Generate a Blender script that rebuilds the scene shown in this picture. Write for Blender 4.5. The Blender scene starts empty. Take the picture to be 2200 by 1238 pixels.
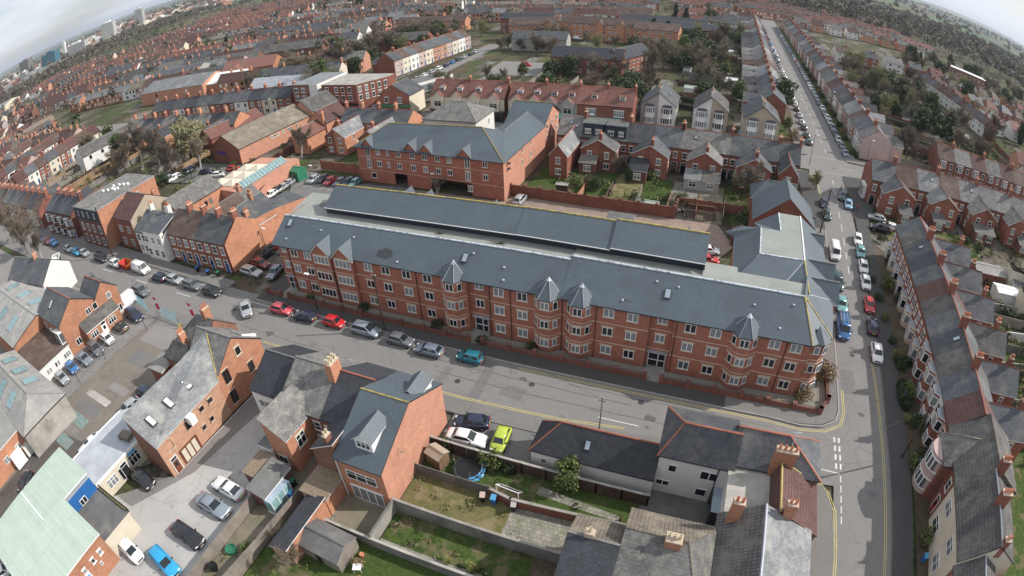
import bpy, bmesh, math, random
from mathutils import Matrix, Vector
R_ = random.Random(7)
C = bpy.context.scene.collection
SC = bpy.context.scene
rad, sin, cos, PI = math.radians, math.sin, math.cos, math.pi

# ---------------------------------------------------------------- camera
# world: x runs along the main street, y away from the viewer, z up, metres. A wide-angle lens with
# barrel distortion hangs 46 m above the ground.
LENS = (0.81754237, 0.16816414, -0.38763169, 0.22747504)
PITCH, ROLL, YAW, HC = 0.59703671, -0.03917717, 0.38444209, 46.0
cam = bpy.data.cameras.new('camera'); CAM = bpy.data.objects.new('camera', cam); C.objects.link(CAM)
SC.camera = CAM
SC.render.engine = 'CYCLES'
cam.type = 'PANO'; cam.panorama_type = 'FISHEYE_LENS_POLYNOMIAL'
cam.sensor_width = 36.0; cam.sensor_fit = 'HORIZONTAL'; cam.sensor_height = 36.0*576/1024
for i, c in enumerate(LENS): setattr(cam, 'fisheye_polynomial_k%d' % (i+1), -c*(2.2/36.0)**(i+1))
cam.fisheye_polynomial_k0 = 0.0; cam.fisheye_fov = PI; cam.clip_end = 60000; cam.clip_start = 0.5
cp_, sp_ = cos(PITCH), sin(PITCH)
CR = Matrix.Rotation(YAW, 3, 'Z') @ Matrix(((1,0,0),(0,sp_,-cp_),(0,cp_,sp_))) @ Matrix.Rotation(ROLL, 3, 'Z')
CAM.matrix_world = Matrix.Translation((0,0,HC)) @ CR.to_4x4()

def G(px, py, z=0.0):
    """surveying: the point of the plane at height z that the photograph shows at px, py"""
    x, y = (px-1100)/1000, -(py-619)/1000
    r = math.hypot(x, y)+1e-9
    th = sum(c*r**(i+1) for i, c in enumerate(LENS))
    d = CR @ Vector((x/r*sin(th), y/r*sin(th), -cos(th)))
    t = (z-HC)/d.z
    return (d.x*t, d.y*t)
def G3(px, py, z=0.0):
    a = G(px, py, z); return (a[0], a[1], z)

# ---------------------------------------------------------------- light
SUN_AZ, SUN_EL = rad(24), rad(36)          # from +x towards +y
W = bpy.data.worlds.new('World'); SC.world = W; W.use_nodes = True
nt = W.node_tree; bg = nt.nodes['Background']
sky = nt.nodes.new('ShaderNodeTexSky'); sky.sky_type = 'NISHITA'; sky.sun_disc = False
sky.sun_elevation = SUN_EL; sky.sun_rotation = PI/2 - SUN_AZ
sky.air_density = 1.0; sky.dust_density = 1.5; sky.altitude = 100
bg.inputs[1].default_value = 0.11
# thin bright cloud over the blue
tc = nt.nodes.new('ShaderNodeTexCoord'); mp = nt.nodes.new('ShaderNodeMapping'); mp.inputs['Scale'].default_value = (1.2, 1.2, 6.0)
nz = nt.nodes.new('ShaderNodeTexNoise'); nz.inputs['Scale'].default_value = 2.2; nz.inputs['Detail'].default_value = 7; nz.inputs['Roughness'].default_value = .55
cr = nt.nodes.new('ShaderNodeValToRGB'); cr.color_ramp.elements[0].position = .18; cr.color_ramp.elements[1].position = .60
mx = nt.nodes.new('ShaderNodeMix'); mx.data_type = 'RGBA'; mx.inputs['B'].default_value = (7.9, 8.3, 8.9, 1)
nt.links.new(tc.outputs['Generated'], mp.inputs[0]); nt.links.new(mp.outputs[0], nz.inputs['Vector'])
nt.links.new(nz.outputs['Fac'], cr.inputs[0]); nt.links.new(cr.outputs[0], mx.inputs['Factor'])
nt.links.new(sky.outputs[0], mx.inputs['A']); nt.links.new(mx.outputs['Result'], bg.inputs[0])
sd = bpy.data.lights.new('sun', 'SUN'); sd.energy = 4.6; sd.angle = rad(0.5); sd.color = (1, .955, .89)
SUN = bpy.data.objects.new('sun', sd); C.objects.link(SUN)
sdir = Vector((cos(SUN_EL)*cos(SUN_AZ), cos(SUN_EL)*sin(SUN_AZ), sin(SUN_EL)))
SUN.rotation_euler = sdir.to_track_quat('Z', 'Y').to_euler(); SUN.location = (0, 0, 200)
SC.view_settings.view_transform = 'Standard'; SC.view_settings.look = 'None'
SC.view_settings.exposure = 0.02; SC.view_settings.gamma = 1
SC.cycles.max_bounces = 5; SC.cycles.diffuse_bounces = 2; SC.cycles.glossy_bounces = 2; SC.cycles.transparent_max_bounces = 6

# ---------------------------------------------------------------- materials
MATS = {}
def _new(name):
    m = bpy.data.materials.new(name); m.use_nodes = True
    return m, m.node_tree, m.node_tree.nodes['Principled BSDF']
def N(nt, t, **k):
    n = nt.nodes.new(t)
    for a, v in k.items(): setattr(n, a, v)
    return n
def setin(n, **k):
    for a, v in k.items(): n.inputs[a.replace('_', ' ')].default_value = v
def mul(c, f): return (min(1, c[0]*f), min(1, c[1]*f), min(1, c[2]*f), 1)
def mixc(nt, fac, a, b, blend='MIX'):
    m = N(nt, 'ShaderNodeMix', data_type='RGBA', blend_type=blend)
    for s, v in (('Factor', fac), ('A', a), ('B', b)):
        if hasattr(v, 'is_output') or isinstance(v, bpy.types.NodeSocket): nt.links.new(v, m.inputs[s])
        else: m.inputs[s].default_value = v
    return m.outputs['Result']
def noise(nt, vec, scale, detail=3, rough=.6):
    n = N(nt, 'ShaderNodeTexNoise'); setin(n, Scale=scale, Detail=detail, Roughness=rough)
    if vec is not None: nt.links.new(vec, n.inputs['Vector'])
    return n.outputs['Fac']
def ramp(nt, fac, stops):
    r = N(nt, 'ShaderNodeValToRGB'); e = r.color_ramp.elements
    while len(e) < len(stops): e.new(.5)
    for i, (p, c) in enumerate(stops):
        e[i].position = p; e[i].color = (c, c, c, 1) if isinstance(c, (int, float)) else (c[0], c[1], c[2], 1)
    nt.links.new(fac, r.inputs[0]); return r.outputs[0]
def posn(nt): return N(nt, 'ShaderNodeNewGeometry').outputs['Position']
def rnd(nt): return N(nt, 'ShaderNodeObjectInfo').outputs['Random']

def mat(name, col, rough=.8, var=.25, scale=.6, kind='plain', col2=None, rv=.18, spec=.3, metal=0, fine=None):
    """kind: plain, brick, slate, tile"""
    if name in MATS: return MATS[name]
    m, nt, b = _new(name)
    pos = posn(nt)
    n1 = noise(nt, pos, scale, 4)
    lo, hi = mul(col, 1-var), mul(col, 1+var)
    base = mixc(nt, ramp(nt, n1, [(.3, 0), (.7, 1)]), lo, hi)
    if kind in ('brick', 'slate', 'slatef', 'tile', 'rib', 'block'):
        uv = N(nt, 'ShaderNodeTexCoord').outputs['UV']
        bt = N(nt, 'ShaderNodeTexBrick')
        P = {'slatef': (.3, .22, .02, .5), 'brick': (.45, .15, .012, .5), 'slate': (.4, .30, .03, .5), 'tile': (.33, .42, .05, 0), 'rib': (.3, 9, .03, 0), 'block': (.45, .45, .03, .5)}[kind]
        setin(bt, Scale=1.0, Mortar_Size=P[2], Mortar_Smooth=.3, Bias=0.0, Brick_Width=P[0], Row_Height=P[1])
        bt.offset = P[3]; bt.squash = 1
        v = {'slatef': .09, 'brick': .14, 'slate': .17, 'tile': .16, 'rib': .05, 'block': .2}[kind]
        bt.inputs['Color1'].default_value = (1-v, 1-v, 1-v, 1); bt.inputs['Color2'].default_value = (1+v, 1+v, 1+v, 1)
        mk = {'slatef': .8, 'brick': 1.1, 'slate': .7, 'tile': .55, 'rib': .75, 'block': .6}[kind]
        bt.inputs['Mortar'].default_value = (mk, mk, mk, 1)
        nt.links.new(uv, bt.inputs['Vector'])
        base = mixc(nt, 1.0, base, bt.outputs['Color'], 'MULTIPLY')
    if col2 is not None:   # lichen, weathering, stains in large irregular patches
        n2 = noise(nt, pos, .35 if fine is None else fine, 6, .7)
        base = mixc(nt, ramp(nt, n2, [(.5, 0), (.66, 1)]), base, (col2[0], col2[1], col2[2], 1))
    if rv:
        mm = N(nt, 'ShaderNodeMapRange'); setin(mm, To_Min=1-rv, To_Max=1+rv); nt.links.new(rnd(nt), mm.inputs['Value'])
        base = mixc(nt, 1.0, base, mm.outputs[0], 'MULTIPLY')
    nt.links.new(base, b.inputs['Base Color'])
    b.inputs['Roughness'].default_value = rough; b.inputs['Specular IOR Level'].default_value = spec; b.inputs['Metallic'].default_value = metal
    MATS[name] = m; return m
def paint(name, col, rough=.25, metal=0.0, coat=.6):
    if name in MATS: return MATS[name]
    m, nt, b = _new(name)
    n1 = noise(nt, posn(nt), 3.0, 3)
    nt.links.new(mixc(nt, n1, mul(col, .9), mul(col, 1.08)), b.inputs['Base Color'])
    b.inputs['Roughness'].default_value = rough; b.inputs['Metallic'].default_value = metal
    b.inputs['Coat Weight'].default_value = coat; b.inputs['Coat Roughness'].default_value = .08
    MATS[name] = m; return m
def glass(name='glass', lo=(.015,.02,.025), hi=(.27,.29,.30), thr=.5, rough=.12):
    if name in MATS: return MATS[name]
    m, nt, b = _new(name)
    r = ramp(nt, rnd(nt), [(thr-.05, 0), (thr+.05, 1)])
    n1 = noise(nt, posn(nt), 1.4, 2)
    c = mixc(nt, r, (*lo, 1), (*hi, 1)); c = mixc(nt, n1, mixc(nt, 1.0, c, (.5,.5,.5,1), 'MULTIPLY'), c)
    nt.links.new(c, b.inputs['Base Color']); b.inputs['Roughness'].default_value = rough; b.inputs['Specular IOR Level'].default_value = .6
    MATS[name] = m; return m

# bricks
mat('brick_red', (.25,.098,.068), kind='brick', var=.16, col2=(.19,.078,.056))
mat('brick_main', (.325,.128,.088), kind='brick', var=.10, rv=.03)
mat('brick_orange', (.43,.205,.125), kind='brick', var=.14)
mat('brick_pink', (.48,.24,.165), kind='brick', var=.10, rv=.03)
mat('brick_buff', (.50,.29,.19), kind='brick', var=.14)
mat('brick_brown', (.20,.10,.07), kind='brick', var=.18)
mat('brick_dark', (.155,.072,.057), kind='brick', var=.16)
mat('render_white', (.68,.67,.64), var=.07, scale=.8, rv=.05)
mat('render_cream', (.60,.54,.43), var=.08, scale=.8, rv=.08)
mat('render_grey', (.36,.34,.32), var=.08, rv=.1)
mat('render_tan', (.42,.35,.27), var=.08, rv=.1)
mat('render_pink', (.46,.34,.31), var=.08, rv=.1)
mat('stone', (.52,.42,.32), var=.10, rv=.04)
mat('concrete', (.34,.32,.29), var=.2, col2=(.22,.21,.18))
mat('concrete_dark', (.18,.17,.155), var=.25, col2=(.11,.11,.10))
# roofs
mat('slate_main', (.092,.115,.134), kind='slatef', col2=(.078,.096,.108), fine=.22, var=.09, rv=.02, rough=.55, spec=.4, scale=.12)
mat('slate', (.084,.089,.098), kind='slate', var=.18, col2=(.135,.132,.125), rough=.65, rv=.22)
mat('slate_light', (.18,.185,.19), kind='slate', var=.2, col2=(.28,.28,.26), rough=.7)
mat('slate_old', (.155,.15,.145), kind='slate', var=.25, col2=(.24,.225,.19), rough=.75, fine=1.1)
mat('slate_dark', (.05,.053,.062), kind='slate', var=.15, rough=.6)
mat('tile_brown', (.125,.085,.07), kind='tile', var=.2, col2=(.16,.12,.10))
mat('tile_red', (.22,.10,.08), kind='tile', var=.2, col2=(.16,.10,.085))
mat('tile_maroon', (.115,.062,.055), kind='tile', var=.18)
mat('tile_grey', (.105,.10,.097), kind='tile', var=.2, col2=(.15,.14,.125))
mat('tile_buff', (.22,.185,.15), kind='tile', var=.2, col2=(.28,.25,.19))
mat('felt', (.27,.285,.26), var=.08, scale=.25, col2=(.23,.24,.22), rv=.03)
mat('felt_dark', (.12,.12,.118), var=.2, col2=(.18,.175,.16))
mat('felt_gravel', (.2,.155,.11), var=.5, scale=9)
mat('sheet_green', (.42,.50,.43), var=.05, kind='rib', rv=.02)
mat('sheet_grey', (.30,.295,.28), var=.12, kind='rib', col2=(.24,.23,.22))
mat('asbestos', (.28,.27,.255), var=.15, kind='rib', col2=(.35,.34,.31))
mat('lead', (.36,.38,.41), rough=.5, var=.15)
mat('ridge_red', (.36,.13,.085), var=.2)
mat('ridge_lichen', (.40,.31,.10), var=.3, scale=2, col2=(.14,.14,.13), fine=1.5)
mat('ridge_grey', (.22,.22,.21), var=.25, scale=2)
mat('lead_white', (.52,.56,.60), var=.25, scale=2.5, rough=.5, col2=(.13,.15,.18), fine=1.7)
# trim
mat('white', (.78,.78,.77), rough=.45, var=.03, rv=.03)
mat('cream_trim', (.66,.60,.48), var=.06)
mat('black_trim', (.02,.02,.022), rough=.5, var=.2)
mat('brown_trim', (.07,.035,.025), rough=.6)
mat('pot', (.55,.21,.12), var=.2, scale=3)
mat('pot_cream', (.62,.54,.38), var=.2, scale=3)
mat('clad_dark', (.035,.042,.055), var=.1, rough=.6)
mat('wood', (.30,.20,.12), var=.25, kind='tile')
mat('wood_grey', (.24,.21,.18), var=.2, kind='rib', col2=(.17,.15,.13))
mat('wood_dark', (.075,.05,.038), var=.25, kind='rib')
mat('wood_orange', (.50,.28,.12), var=.2, kind='rib')
mat('plastic_blue', (.03,.16,.45), rough=.4); mat('plastic_green', (.03,.16,.09), rough=.5); mat('plastic_black', (.015,.015,.017), rough=.5)
mat('plastic_sky', (.10,.36,.62), rough=.4)
mat('door_blue', (.02,.10,.30), rough=.4); mat('door_red', (.30,.03,.03), rough=.4); mat('door_black', (.02,.02,.02), rough=.4); mat('door_brown', (.16,.055,.03), rough=.5)
mat('blue_clad', (.03,.15,.42), rough=.45, var=.05)
mat('metal_grey', (.32,.33,.34), rough=.45, metal=.5); mat('metal_dark', (.05,.05,.055), rough=.5)
mat('rubber', (.018,.018,.02), rough=.85, var=.2)
mat('skylight', (.30,.36,.42), rough=.15, var=.15, spec=.7)
mat('glass_green', (.20,.32,.33), rough=.25, var=.3, scale=2)
glass(); glass('glass_dark', (.012,.014,.018), (.03,.035,.04)); glass('car_glass', (.02,.026,.03), (.04,.05,.055), rough=.06)
mat('soil', (.10,.075,.05), var=.4, scale=1.5, col2=(.15,.12,.08))
mat('skin', (.55,.33,.24), rough=.6)
def M(n): return MATS[n]

# ---------------------------------------------------------------- mesh builder
class MB:
    def __init__(s): s.v = []; s.f = []; s.m = []; s.names = []
    def mi(s, name):
        if name not in s.names: s.names.append(name)
        return s.names.index(name)
    def poly(s, pts, m):
        i = len(s.v); s.v += [tuple(p) for p in pts]; s.f.append(tuple(range(i, i+len(pts)))); s.m.append(s.mi(m))
    def box(s, x0, x1, y0, y1, z0, z1, m, top=None, bottom=True):
        a = [(x0,y0),(x1,y0),(x1,y1),(x0,y1)]
        s.prism(a, z0, z1, m, top, bottom)
    def prism(s, a, z0, z1, m, top=None, bottom=True):
        """vertical prism on a counter-clockwise outline"""
        n = len(a)
        for i in range(n):
            p, q = a[i], a[(i+1) % n]
            s.poly([(p[0],p[1],z0),(q[0],q[1],z0),(q[0],q[1],z1),(p[0],p[1],z1)], m)
        s.poly([(p[0],p[1],z1) for p in a], top or m)
        if bottom: s.poly([(p[0],p[1],z0) for p in reversed(a)], m)
    def obox(s, c, ux, hx, hy, z0, z1, m, top=None):
        """box centred at c with half sizes along direction ux and its normal"""
        ux = Vector((ux[0], ux[1])).normalized(); uy = Vector((-ux.y, ux.x)); c = Vector((c[0], c[1]))
        s.prism([tuple(c+ux*a*hx+uy*b*hy) for a, b in ((-1,-1),(1,-1),(1,1),(-1,1))], z0, z1, m, top)
    def slab(s, pts, t, m, edge=None):
        """a sheet of thickness t below the polygon pts"""
        if len(pts) == 4:
            a, b, c, d = [Vector(p) for p in pts]; n = (b-a).cross(c-a)
            if n.length > 1e-6 and abs((d-a).dot(n.normalized())) > .02:
                s.slab([pts[0], pts[1], pts[2]], t, m, edge); s.slab([pts[0], pts[2], pts[3]], t, m, edge); return
        s.poly(pts, m); n = len(pts)
        lo = [(p[0],p[1],p[2]-t) for p in pts]
        s.poly(list(reversed(lo)), edge or m)
        for i in range(n):
            j = (i+1) % n; s.poly([lo[i], lo[j], pts[j], pts[i]], edge or m)
    def bar(s, a, b, w, m, n=4, w2=None):
        a, b = Vector(a), Vector(b); d = b-a
        if d.length < 1e-6: return
        d.normalize(); u = d.cross(Vector((0,0,1)))
        if u.length < .01: u = Vector((1,0,0))
        u.normalize(); v = d.cross(u); w2 = w if w2 is None else w2
        r0 = [a+(u*cos(t)+v*sin(t))*w for t in [2*PI*(k+.5)/n for k in range(n)]]
        r1 = [b+(u*cos(t)+v*sin(t))*w2 for t in [2*PI*(k+.5)/n for k in range(n)]]
        for k in range(n): s.poly([r0[k], r1[k], r1[(k+1)%n], r0[(k+1)%n]], m)
        s.poly(r0, m); s.poly(list(reversed(r1)), m)
    def lathe(s, c, prof, m, n=10):
        """prof: list of (radius, z)"""
        for (r0, z0), (r1, z1) in zip(prof, prof[1:]):
            for k in range(n):
                a, b = 2*PI*k/n, 2*PI*(k+1)/n
                q = [(c[0]+r0*cos(a), c[1]+r0*sin(a), c[2]+z0), (c[0]+r0*cos(b), c[1]+r0*sin(b), c[2]+z0),
                     (c[0]+r1*cos(b), c[1]+r1*sin(b), c[2]+z1), (c[0]+r1*cos(a), c[1]+r1*sin(a), c[2]+z1)]
                if r0 < 1e-4: q = [q[0], q[2], q[3]]
                elif r1 < 1e-4: q = [q[0], q[1], q[2]]
                s.poly(q, m)
    def mesh(s, name, smooth=False, uv=True, merge=False):
        me = bpy.data.meshes.new(name); me.from_pydata(s.v, [], s.f)
        for n in s.names: me.materials.append(M(n))
        me.polygons.foreach_set('material_index', s.m)
        if uv:
            l = me.uv_layers.new(name='UVMap'); d = [0.0]*(2*len(me.loops)); k = 0
            for f in s.f:
                p0, p1, p2 = (Vector(s.v[f[0]]), Vector(s.v[f[1]]), Vector(s.v[f[2]]))
                n = (p1-p0).cross(p2-p0)
                if len(f) > 3:
                    p3 = Vector(s.v[f[3]]); n += (p2-p0).cross(p3-p0)
                if n.length < 1e-9: n = Vector((0,0,1))
                n.normalize()
                if abs(n.z) > .999: h = Vector((1,0,0)); w = Vector((0,1,0))
                else:
                    h = Vector((0,0,1)).cross(n).normalized(); w = n.cross(h)
                for vi in f:
                    v = Vector(s.v[vi]); d[k] = v.dot(h); d[k+1] = v.dot(w); k += 2
            l.data.foreach_set('uv', d)
        if merge:
            bm = bmesh.new(); bm.from_mesh(me); bmesh.ops.remove_doubles(bm, verts=bm.verts, dist=.0005); bmesh.ops.recalc_face_normals(bm, faces=bm.faces); bm.to_mesh(me); bm.free()
        if smooth: me.polygons.foreach_set('use_smooth', [True]*len(me.polygons))
        me.update(); return me

def link(name, me, parent=None, loc=(0,0,0), rot=0, label=None):
    o = bpy.data.objects.new(name, me); C.objects.link(o)
    if parent: o.parent = parent
    o.location = loc
    if rot: o.rotation_euler = (0, 0, rot)
    if label: o['label'] = label
    return o
def tag(o, label, cat, group=None):
    o['label'] = label; o['category'] = cat
    if group: o['group'] = group
    return o
def structure(name, mb, kind='structure', smooth=False):
    o = link(name, mb.mesh(name, smooth=smooth)); o['kind'] = kind; return o
def thing(name, label, cat, loc=(0,0,0), rot=0, group=None):
    o = bpy.data.objects.new(name, None); C.objects.link(o); o.empty_display_size = .5
    o.location = loc; o.rotation_euler = (0, 0, rot)
    return tag(o, label, cat, group)
def kids(o): return [c for c in o.children]
def copy_tree(o, loc, rot, label, group=None, paintmap=None):
    """copies a thing, its parts and sub-parts"""
    def cp(a, par):
        b = a.copy(); C.objects.link(b); b.parent = par
        if paintmap and b.data is not None and b.name.split('.')[0] in ('body',):
            b.material_slots[0].link = 'OBJECT'; b.material_slots[0].material = paintmap
        for ch in a.children: cp(ch, b)
        return b
    r = cp(o, None); r.location = loc; r.rotation_euler = (0, 0, rot); r['label'] = label
    if group: r['group'] = group
    return r
MESHC = {}
def cached(key, fn):
    if key not in MESHC: MESHC[key] = fn()
    return MESHC[key]
ORD = 'first second third fourth fifth sixth seventh eighth ninth tenth eleventh twelfth thirteenth fourteenth fifteenth sixteenth seventeenth eighteenth nineteenth twentieth'.split()
TENS = {2: 'twenty', 3: 'thirty', 4: 'forty', 5: 'fifty', 6: 'sixty', 7: 'seventy', 8: 'eighty', 9: 'ninety'}
def nth(i):
    """0 -> first"""
    i += 1
    if i <= 20: return ORD[i-1]
    t, u = divmod(i, 10)
    return (TENS[t]+'-'+ORD[u-1]) if u else TENS[t].replace('y', 'ieth')
# ---------------------------------------------------------------- windows, doors, chimneys (meshes face -y, origin at the middle of the bottom edge)
def win_mesh(w, h, style, fr='white', st='stone'):
    key = ('win', round(w,2), round(h,2), style, fr, st)
    def f():
        b = MB(); t = .07 if w > .6 else .05
        b.box(-w/2+t, w/2-t, -.03, .01, t, h-t, 'glass' if style[0] != 'X' else 'glass_dark', bottom=False)
        for a in ((-w/2, -w/2+t, 0, h), (w/2-t, w/2, 0, h), (-w/2+t, w/2-t, 0, t), (-w/2+t, w/2-t, h-t, h)):
            b.box(a[0], a[1], -.06, .01, a[2], a[3], fr)
        n = {'A': 2, 'A1': 1, 'A4': 4, 'C': 2, 'C3': 3, 'C4': 4, 'S': 1, 'S2': 2, 'Q': 2, 'F': 1, 'X': 1, 'X2': 2, 'FD': 2, 'FD4': 4, 'SH': 3}.get(style, 1)
        for i in range(1, n):
            x = -w/2 + w*i/n; b.box(x-.045, x+.045, -.058, .01, t, h-t, fr)
        if style in ('S', 'S2'): b.box(-w/2+t, w/2-t, -.055, .01, h*.5-.03, h*.5+.03, fr)
        if style in ('Q', 'C3', 'C4'): b.box(-w/2+t, w/2-t, -.055, .01, h*.66-.03, h*.66+.03, fr)
        if st and style[0] in 'ASCQFX' and style not in ('SH',):
            e = .12
            b.box(-w/2-e, w/2+e, -.05, .01, h+.002, h+.17, st)
            if style[0] == 'A':
                b.box(-w/2-e-.05, w/2+e+.05, -.09, .01, h+.17, h+.23, st)
            b.box(-w/2-e, w/2+e, -.11, .01, -.12, -.002, st)
        if style[:2] == 'FD':
            b.box(-w/2-.1, w/2+.1, -.07, .01, h+.002, h+.16, st or fr)
        return b.mesh('window')
    return cached(key, f)
def door_mesh(w, h, m, fr='white'):
    def f():
        b = MB()
        b.box(-w/2, w/2, -.03, .01, 0, h*.8, m, bottom=False)
        b.box(-w/2, w/2, -.03, .01, h*.82, h, 'glass_dark', bottom=False)
        b.box(-w/2-.09, -w/2, -.06, .01, 0, h+.09, fr); b.box(w/2, w/2+.09, -.06, .01, 0, h+.09, fr)
        b.box(-w/2, w/2, -.06, .01, h, h+.09, fr); b.box(-w/2, w/2, -.05, .01, h*.8, h*.82, fr)
        b.box(-w/4, w/4, -.04, .01, h*.42, h*.7, 'glass_dark', bottom=False)
        return b.mesh('door')
    return cached(('door', w, h, m, fr), f)
def chimney_mesh(w, d, h, npots, mb, potm='pot', rows=1, below=1.0):
    """w across x, d across y, h above the origin"""
    def f():
        b = MB()
        b.box(-w/2, w/2, -d/2, d/2, -below, h-.22, mb, bottom=False)
        b.box(-w/2-.06, w/2+.06, -d/2-.06, d/2+.06, h-.22, h-.1, mb); b.box(-w/2-.02, w/2+.02, -d/2-.02, d/2+.02, h-.1, h, 'stone')
        n = npots
        for r in range(rows):
            for i in range(n):
                if w >= d: c = (-w/2+w*(i+.5)/n, (r-(rows-1)/2)*.36, h)
                else: c = ((r-(rows-1)/2)*.36, -d/2+d*(i+.5)/n, h)
                b.lathe(c, [(.13, 0), (.11, .3), (.145, .42), (.145, .5), (.09, .5), (.08, .35), (0, .35)], potm, 8)
        return b.mesh('chimney')
    return cached(('ch', round(w,2), round(d,2), round(h,2), npots, mb, potm, rows, round(below, 1)), f)

FACE = {'f': 0.0, 'r': PI/2, 'b': PI, 'l': -PI/2}
class Bld:
    """a building: an Empty at its base with a wall mesh, a roof mesh and loose parts; local x along the front, y to the back"""
    def __init__(s, name, label, cat, loc, rot=0.0, group=None, wall='brick_red', roof='slate', trim='white', st='cream_trim'):
        s.o = thing(name, label, cat, (loc[0], loc[1], loc[2] if len(loc) > 2 else 0), rot, group)
        s.w = MB(); s.r = MB(); s.wm = wall; s.rm = roof; s.trim = trim; s.st = st; s.ch = []; s.roofkids = []
        s.inv = (Matrix.Translation(s.o.location) @ Matrix.Rotation(rot, 4, 'Z')).inverted(); s.rot = rot
    def L(s, p):
        """a world point in the building's own frame"""
        v = s.inv @ Vector((p[0], p[1], p[2] if len(p) > 2 else 0)); return (v.x, v.y, v.z)
    def PX(s, px, py, z): return s.L(G3(px, py, z))
    def walls(s, pts, z0, z1, m=None):
        s.w.prism([(p[0], p[1]) for p in pts], z0, z1, m or s.wm, bottom=False)
    def gable(s, x0, x1, y0, y1, ze, zr, axis='x', hip0=0, hip1=0, m=None, wm=None, oh=.25, ohe=.12, ridge='ridge_grey', z0=0, rp=.5, t=.14, cut0=False, cut1=False, zeb=None, gut='black_trim', noridge=False):
        """pitched block; the ridge runs along axis; hip0/hip1 inset the ridge ends; rp is the ridge's place across; zeb: eave height at the far side"""
        m = m or s.rm; wm = wm or s.wm; zeb = ze if zeb is None else zeb
        T = (lambda a, b, z: (a, b, z)) if axis == 'x' else (lambda a, b, z: (b, a, z))
        if axis == 'x': a0, a1, b0, b1 = x0, x1, y0, y1
        else: a0, a1, b0, b1 = y0, y1, x0, x1
        rb = b0+(b1-b0)*rp
        def wp(pts):
            pts = [T(*p) for p in pts]
            s.w.poly(pts if axis == 'x' else pts[::-1], wm)
        wp([(a0,b0,z0),(a1,b0,z0),(a1,b0,ze),(a0,b0,ze)])
        wp([(a1,b1,z0),(a0,b1,z0),(a0,b1,zeb),(a1,b1,zeb)])
        if not cut0:
            wp([(a0,b1,z0),(a0,b0,z0),(a0,b0,ze)] + ([(a0,rb,zr-.02)] if not hip0 else []) + [(a0,b1,zeb)])
        if not cut1:
            wp([(a1,b0,z0),(a1,b1,z0),(a1,b1,zeb)] + ([(a1,rb,zr-.02)] if not hip1 else []) + [(a1,b0,ze)])
        # roof sheets with eaves overhang oh and verge overhang ohe
        sf = (zr-ze)/(rb-b0); sb = (zr-zeb)/(b1-rb)
        A0 = a0-(oh if hip0 else (0 if cut0 else ohe)); A1 = a1+(oh if hip1 else (0 if cut1 else ohe))
        B0 = b0-oh; B1 = b1+oh; z_f = ze-oh*sf+.1; z_b = zeb-oh*sb+.1; zt = zr+.1
        r0 = a0+hip0 if hip0 else A0; r1 = a1-hip1 if hip1 else A1
        def rp_(pts):
            pts = [T(*p) for p in pts]
            s.r.slab(pts if axis == 'x' else pts[::-1], t, m, gut)
        rp_([(A0,B0,z_f),(A1,B0,z_f),(r1,rb,zt),(r0,rb,zt)])
        rp_([(A1,B1,z_b),(A0,B1,z_b),(r0,rb,zt),(r1,rb,zt)])
        if hip0: rp_([(A0,B1,z_b),(A0,B0,z_f),(r0,rb,zt)])
        if hip1: rp_([(A1,B0,z_f),(A1,B1,z_b),(r1,rb,zt)])
        if noridge: return
        rw = .11
        s.r.bar(T(r0,rb,zt), T(r1,rb,zt), rw, ridge, 5)
        if hip0: s.r.bar(T(A0,B0,z_f), T(r0,rb,zt), .08, ridge, 4); s.r.bar(T(A0,B1,z_b), T(r0,rb,zt), .08, ridge, 4)
        if hip1: s.r.bar(T(A1,B0,z_f), T(r1,rb,zt), .08, ridge, 4); s.r.bar(T(A1,B1,z_b), T(r1,rb,zt), .08, ridge, 4)
    def mono(s, x0, x1, y0, y1, zs, m=None, wm=None, z0=0, oh=.15, t=.12, edge='white'):
        """block under one sloping or flat sheet; zs = heights at (x0,y0),(x1,y0),(x1,y1),(x0,y1)"""
        m = m or s.rm; wm = wm or s.wm
        c = [(x0,y0),(x1,y0),(x1,y1),(x0,y1)]
        for i in range(4):
            j = (i+1) % 4; s.w.poly([(*c[i],z0),(*c[j],z0),(*c[j],zs[j]),(*c[i],zs[i])], wm)
        gx = (zs[1]-zs[0])/(x1-x0); gy = (zs[3]-zs[0])/(y1-y0)
        f = lambda x, y: zs[0]+gx*(x-x0)+gy*(y-y0)+t
        q = [(x0-oh,y0-oh),(x1+oh,y0-oh),(x1+oh,y1+oh),(x0-oh,y1+oh)]
        s.r.slab([(x,y,f(x,y)) for x, y in q], t, m, edge)
    def flat(s, pts, z, wm=None, m='felt', z0=0, par=.0, edge='stone', pw=.2):
        """flat-roofed block on an outline (ccw), optional parapet"""
        s.w.prism(pts, z0, z, wm or s.wm, bottom=False)
        s.r.slab([(p[0], p[1], z+.03) for p in pts], .02, m)
        if par:
            n = len(pts)
            for i in range(n):
                p, q = Vector(pts[i]), Vector(pts[(i+1) % n]); d = (q-p); L_ = d.length; d.normalize(); nn = Vector((-d.y, d.x))
                c = (p+q)/2+nn*pw*.45
                s.w.obox(c, d, L_/2, pw/2, z, z+par, wm or s.wm); s.w.obox(c, d, L_/2+.03, pw/2+.03, z+par, z+par+.06, edge)
    def roof_faces(s, V, faces, m=None, t=.1, edge='black_trim', bars=(), ridge='ridge_grey', rw=.08):
        for f in faces:
            fm = m
            if isinstance(f, tuple): f, fm = f
            s.r.slab([V[c] for c in f], t, fm or s.rm, edge)
        for b in bars: s.r.bar(V[b[0]], V[b[1]], rw, b[2:] and ridge or ridge, 4)
    def wall_faces(s, faces, m=None):
        for f in faces: s.w.poly(f, m or s.wm)
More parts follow.
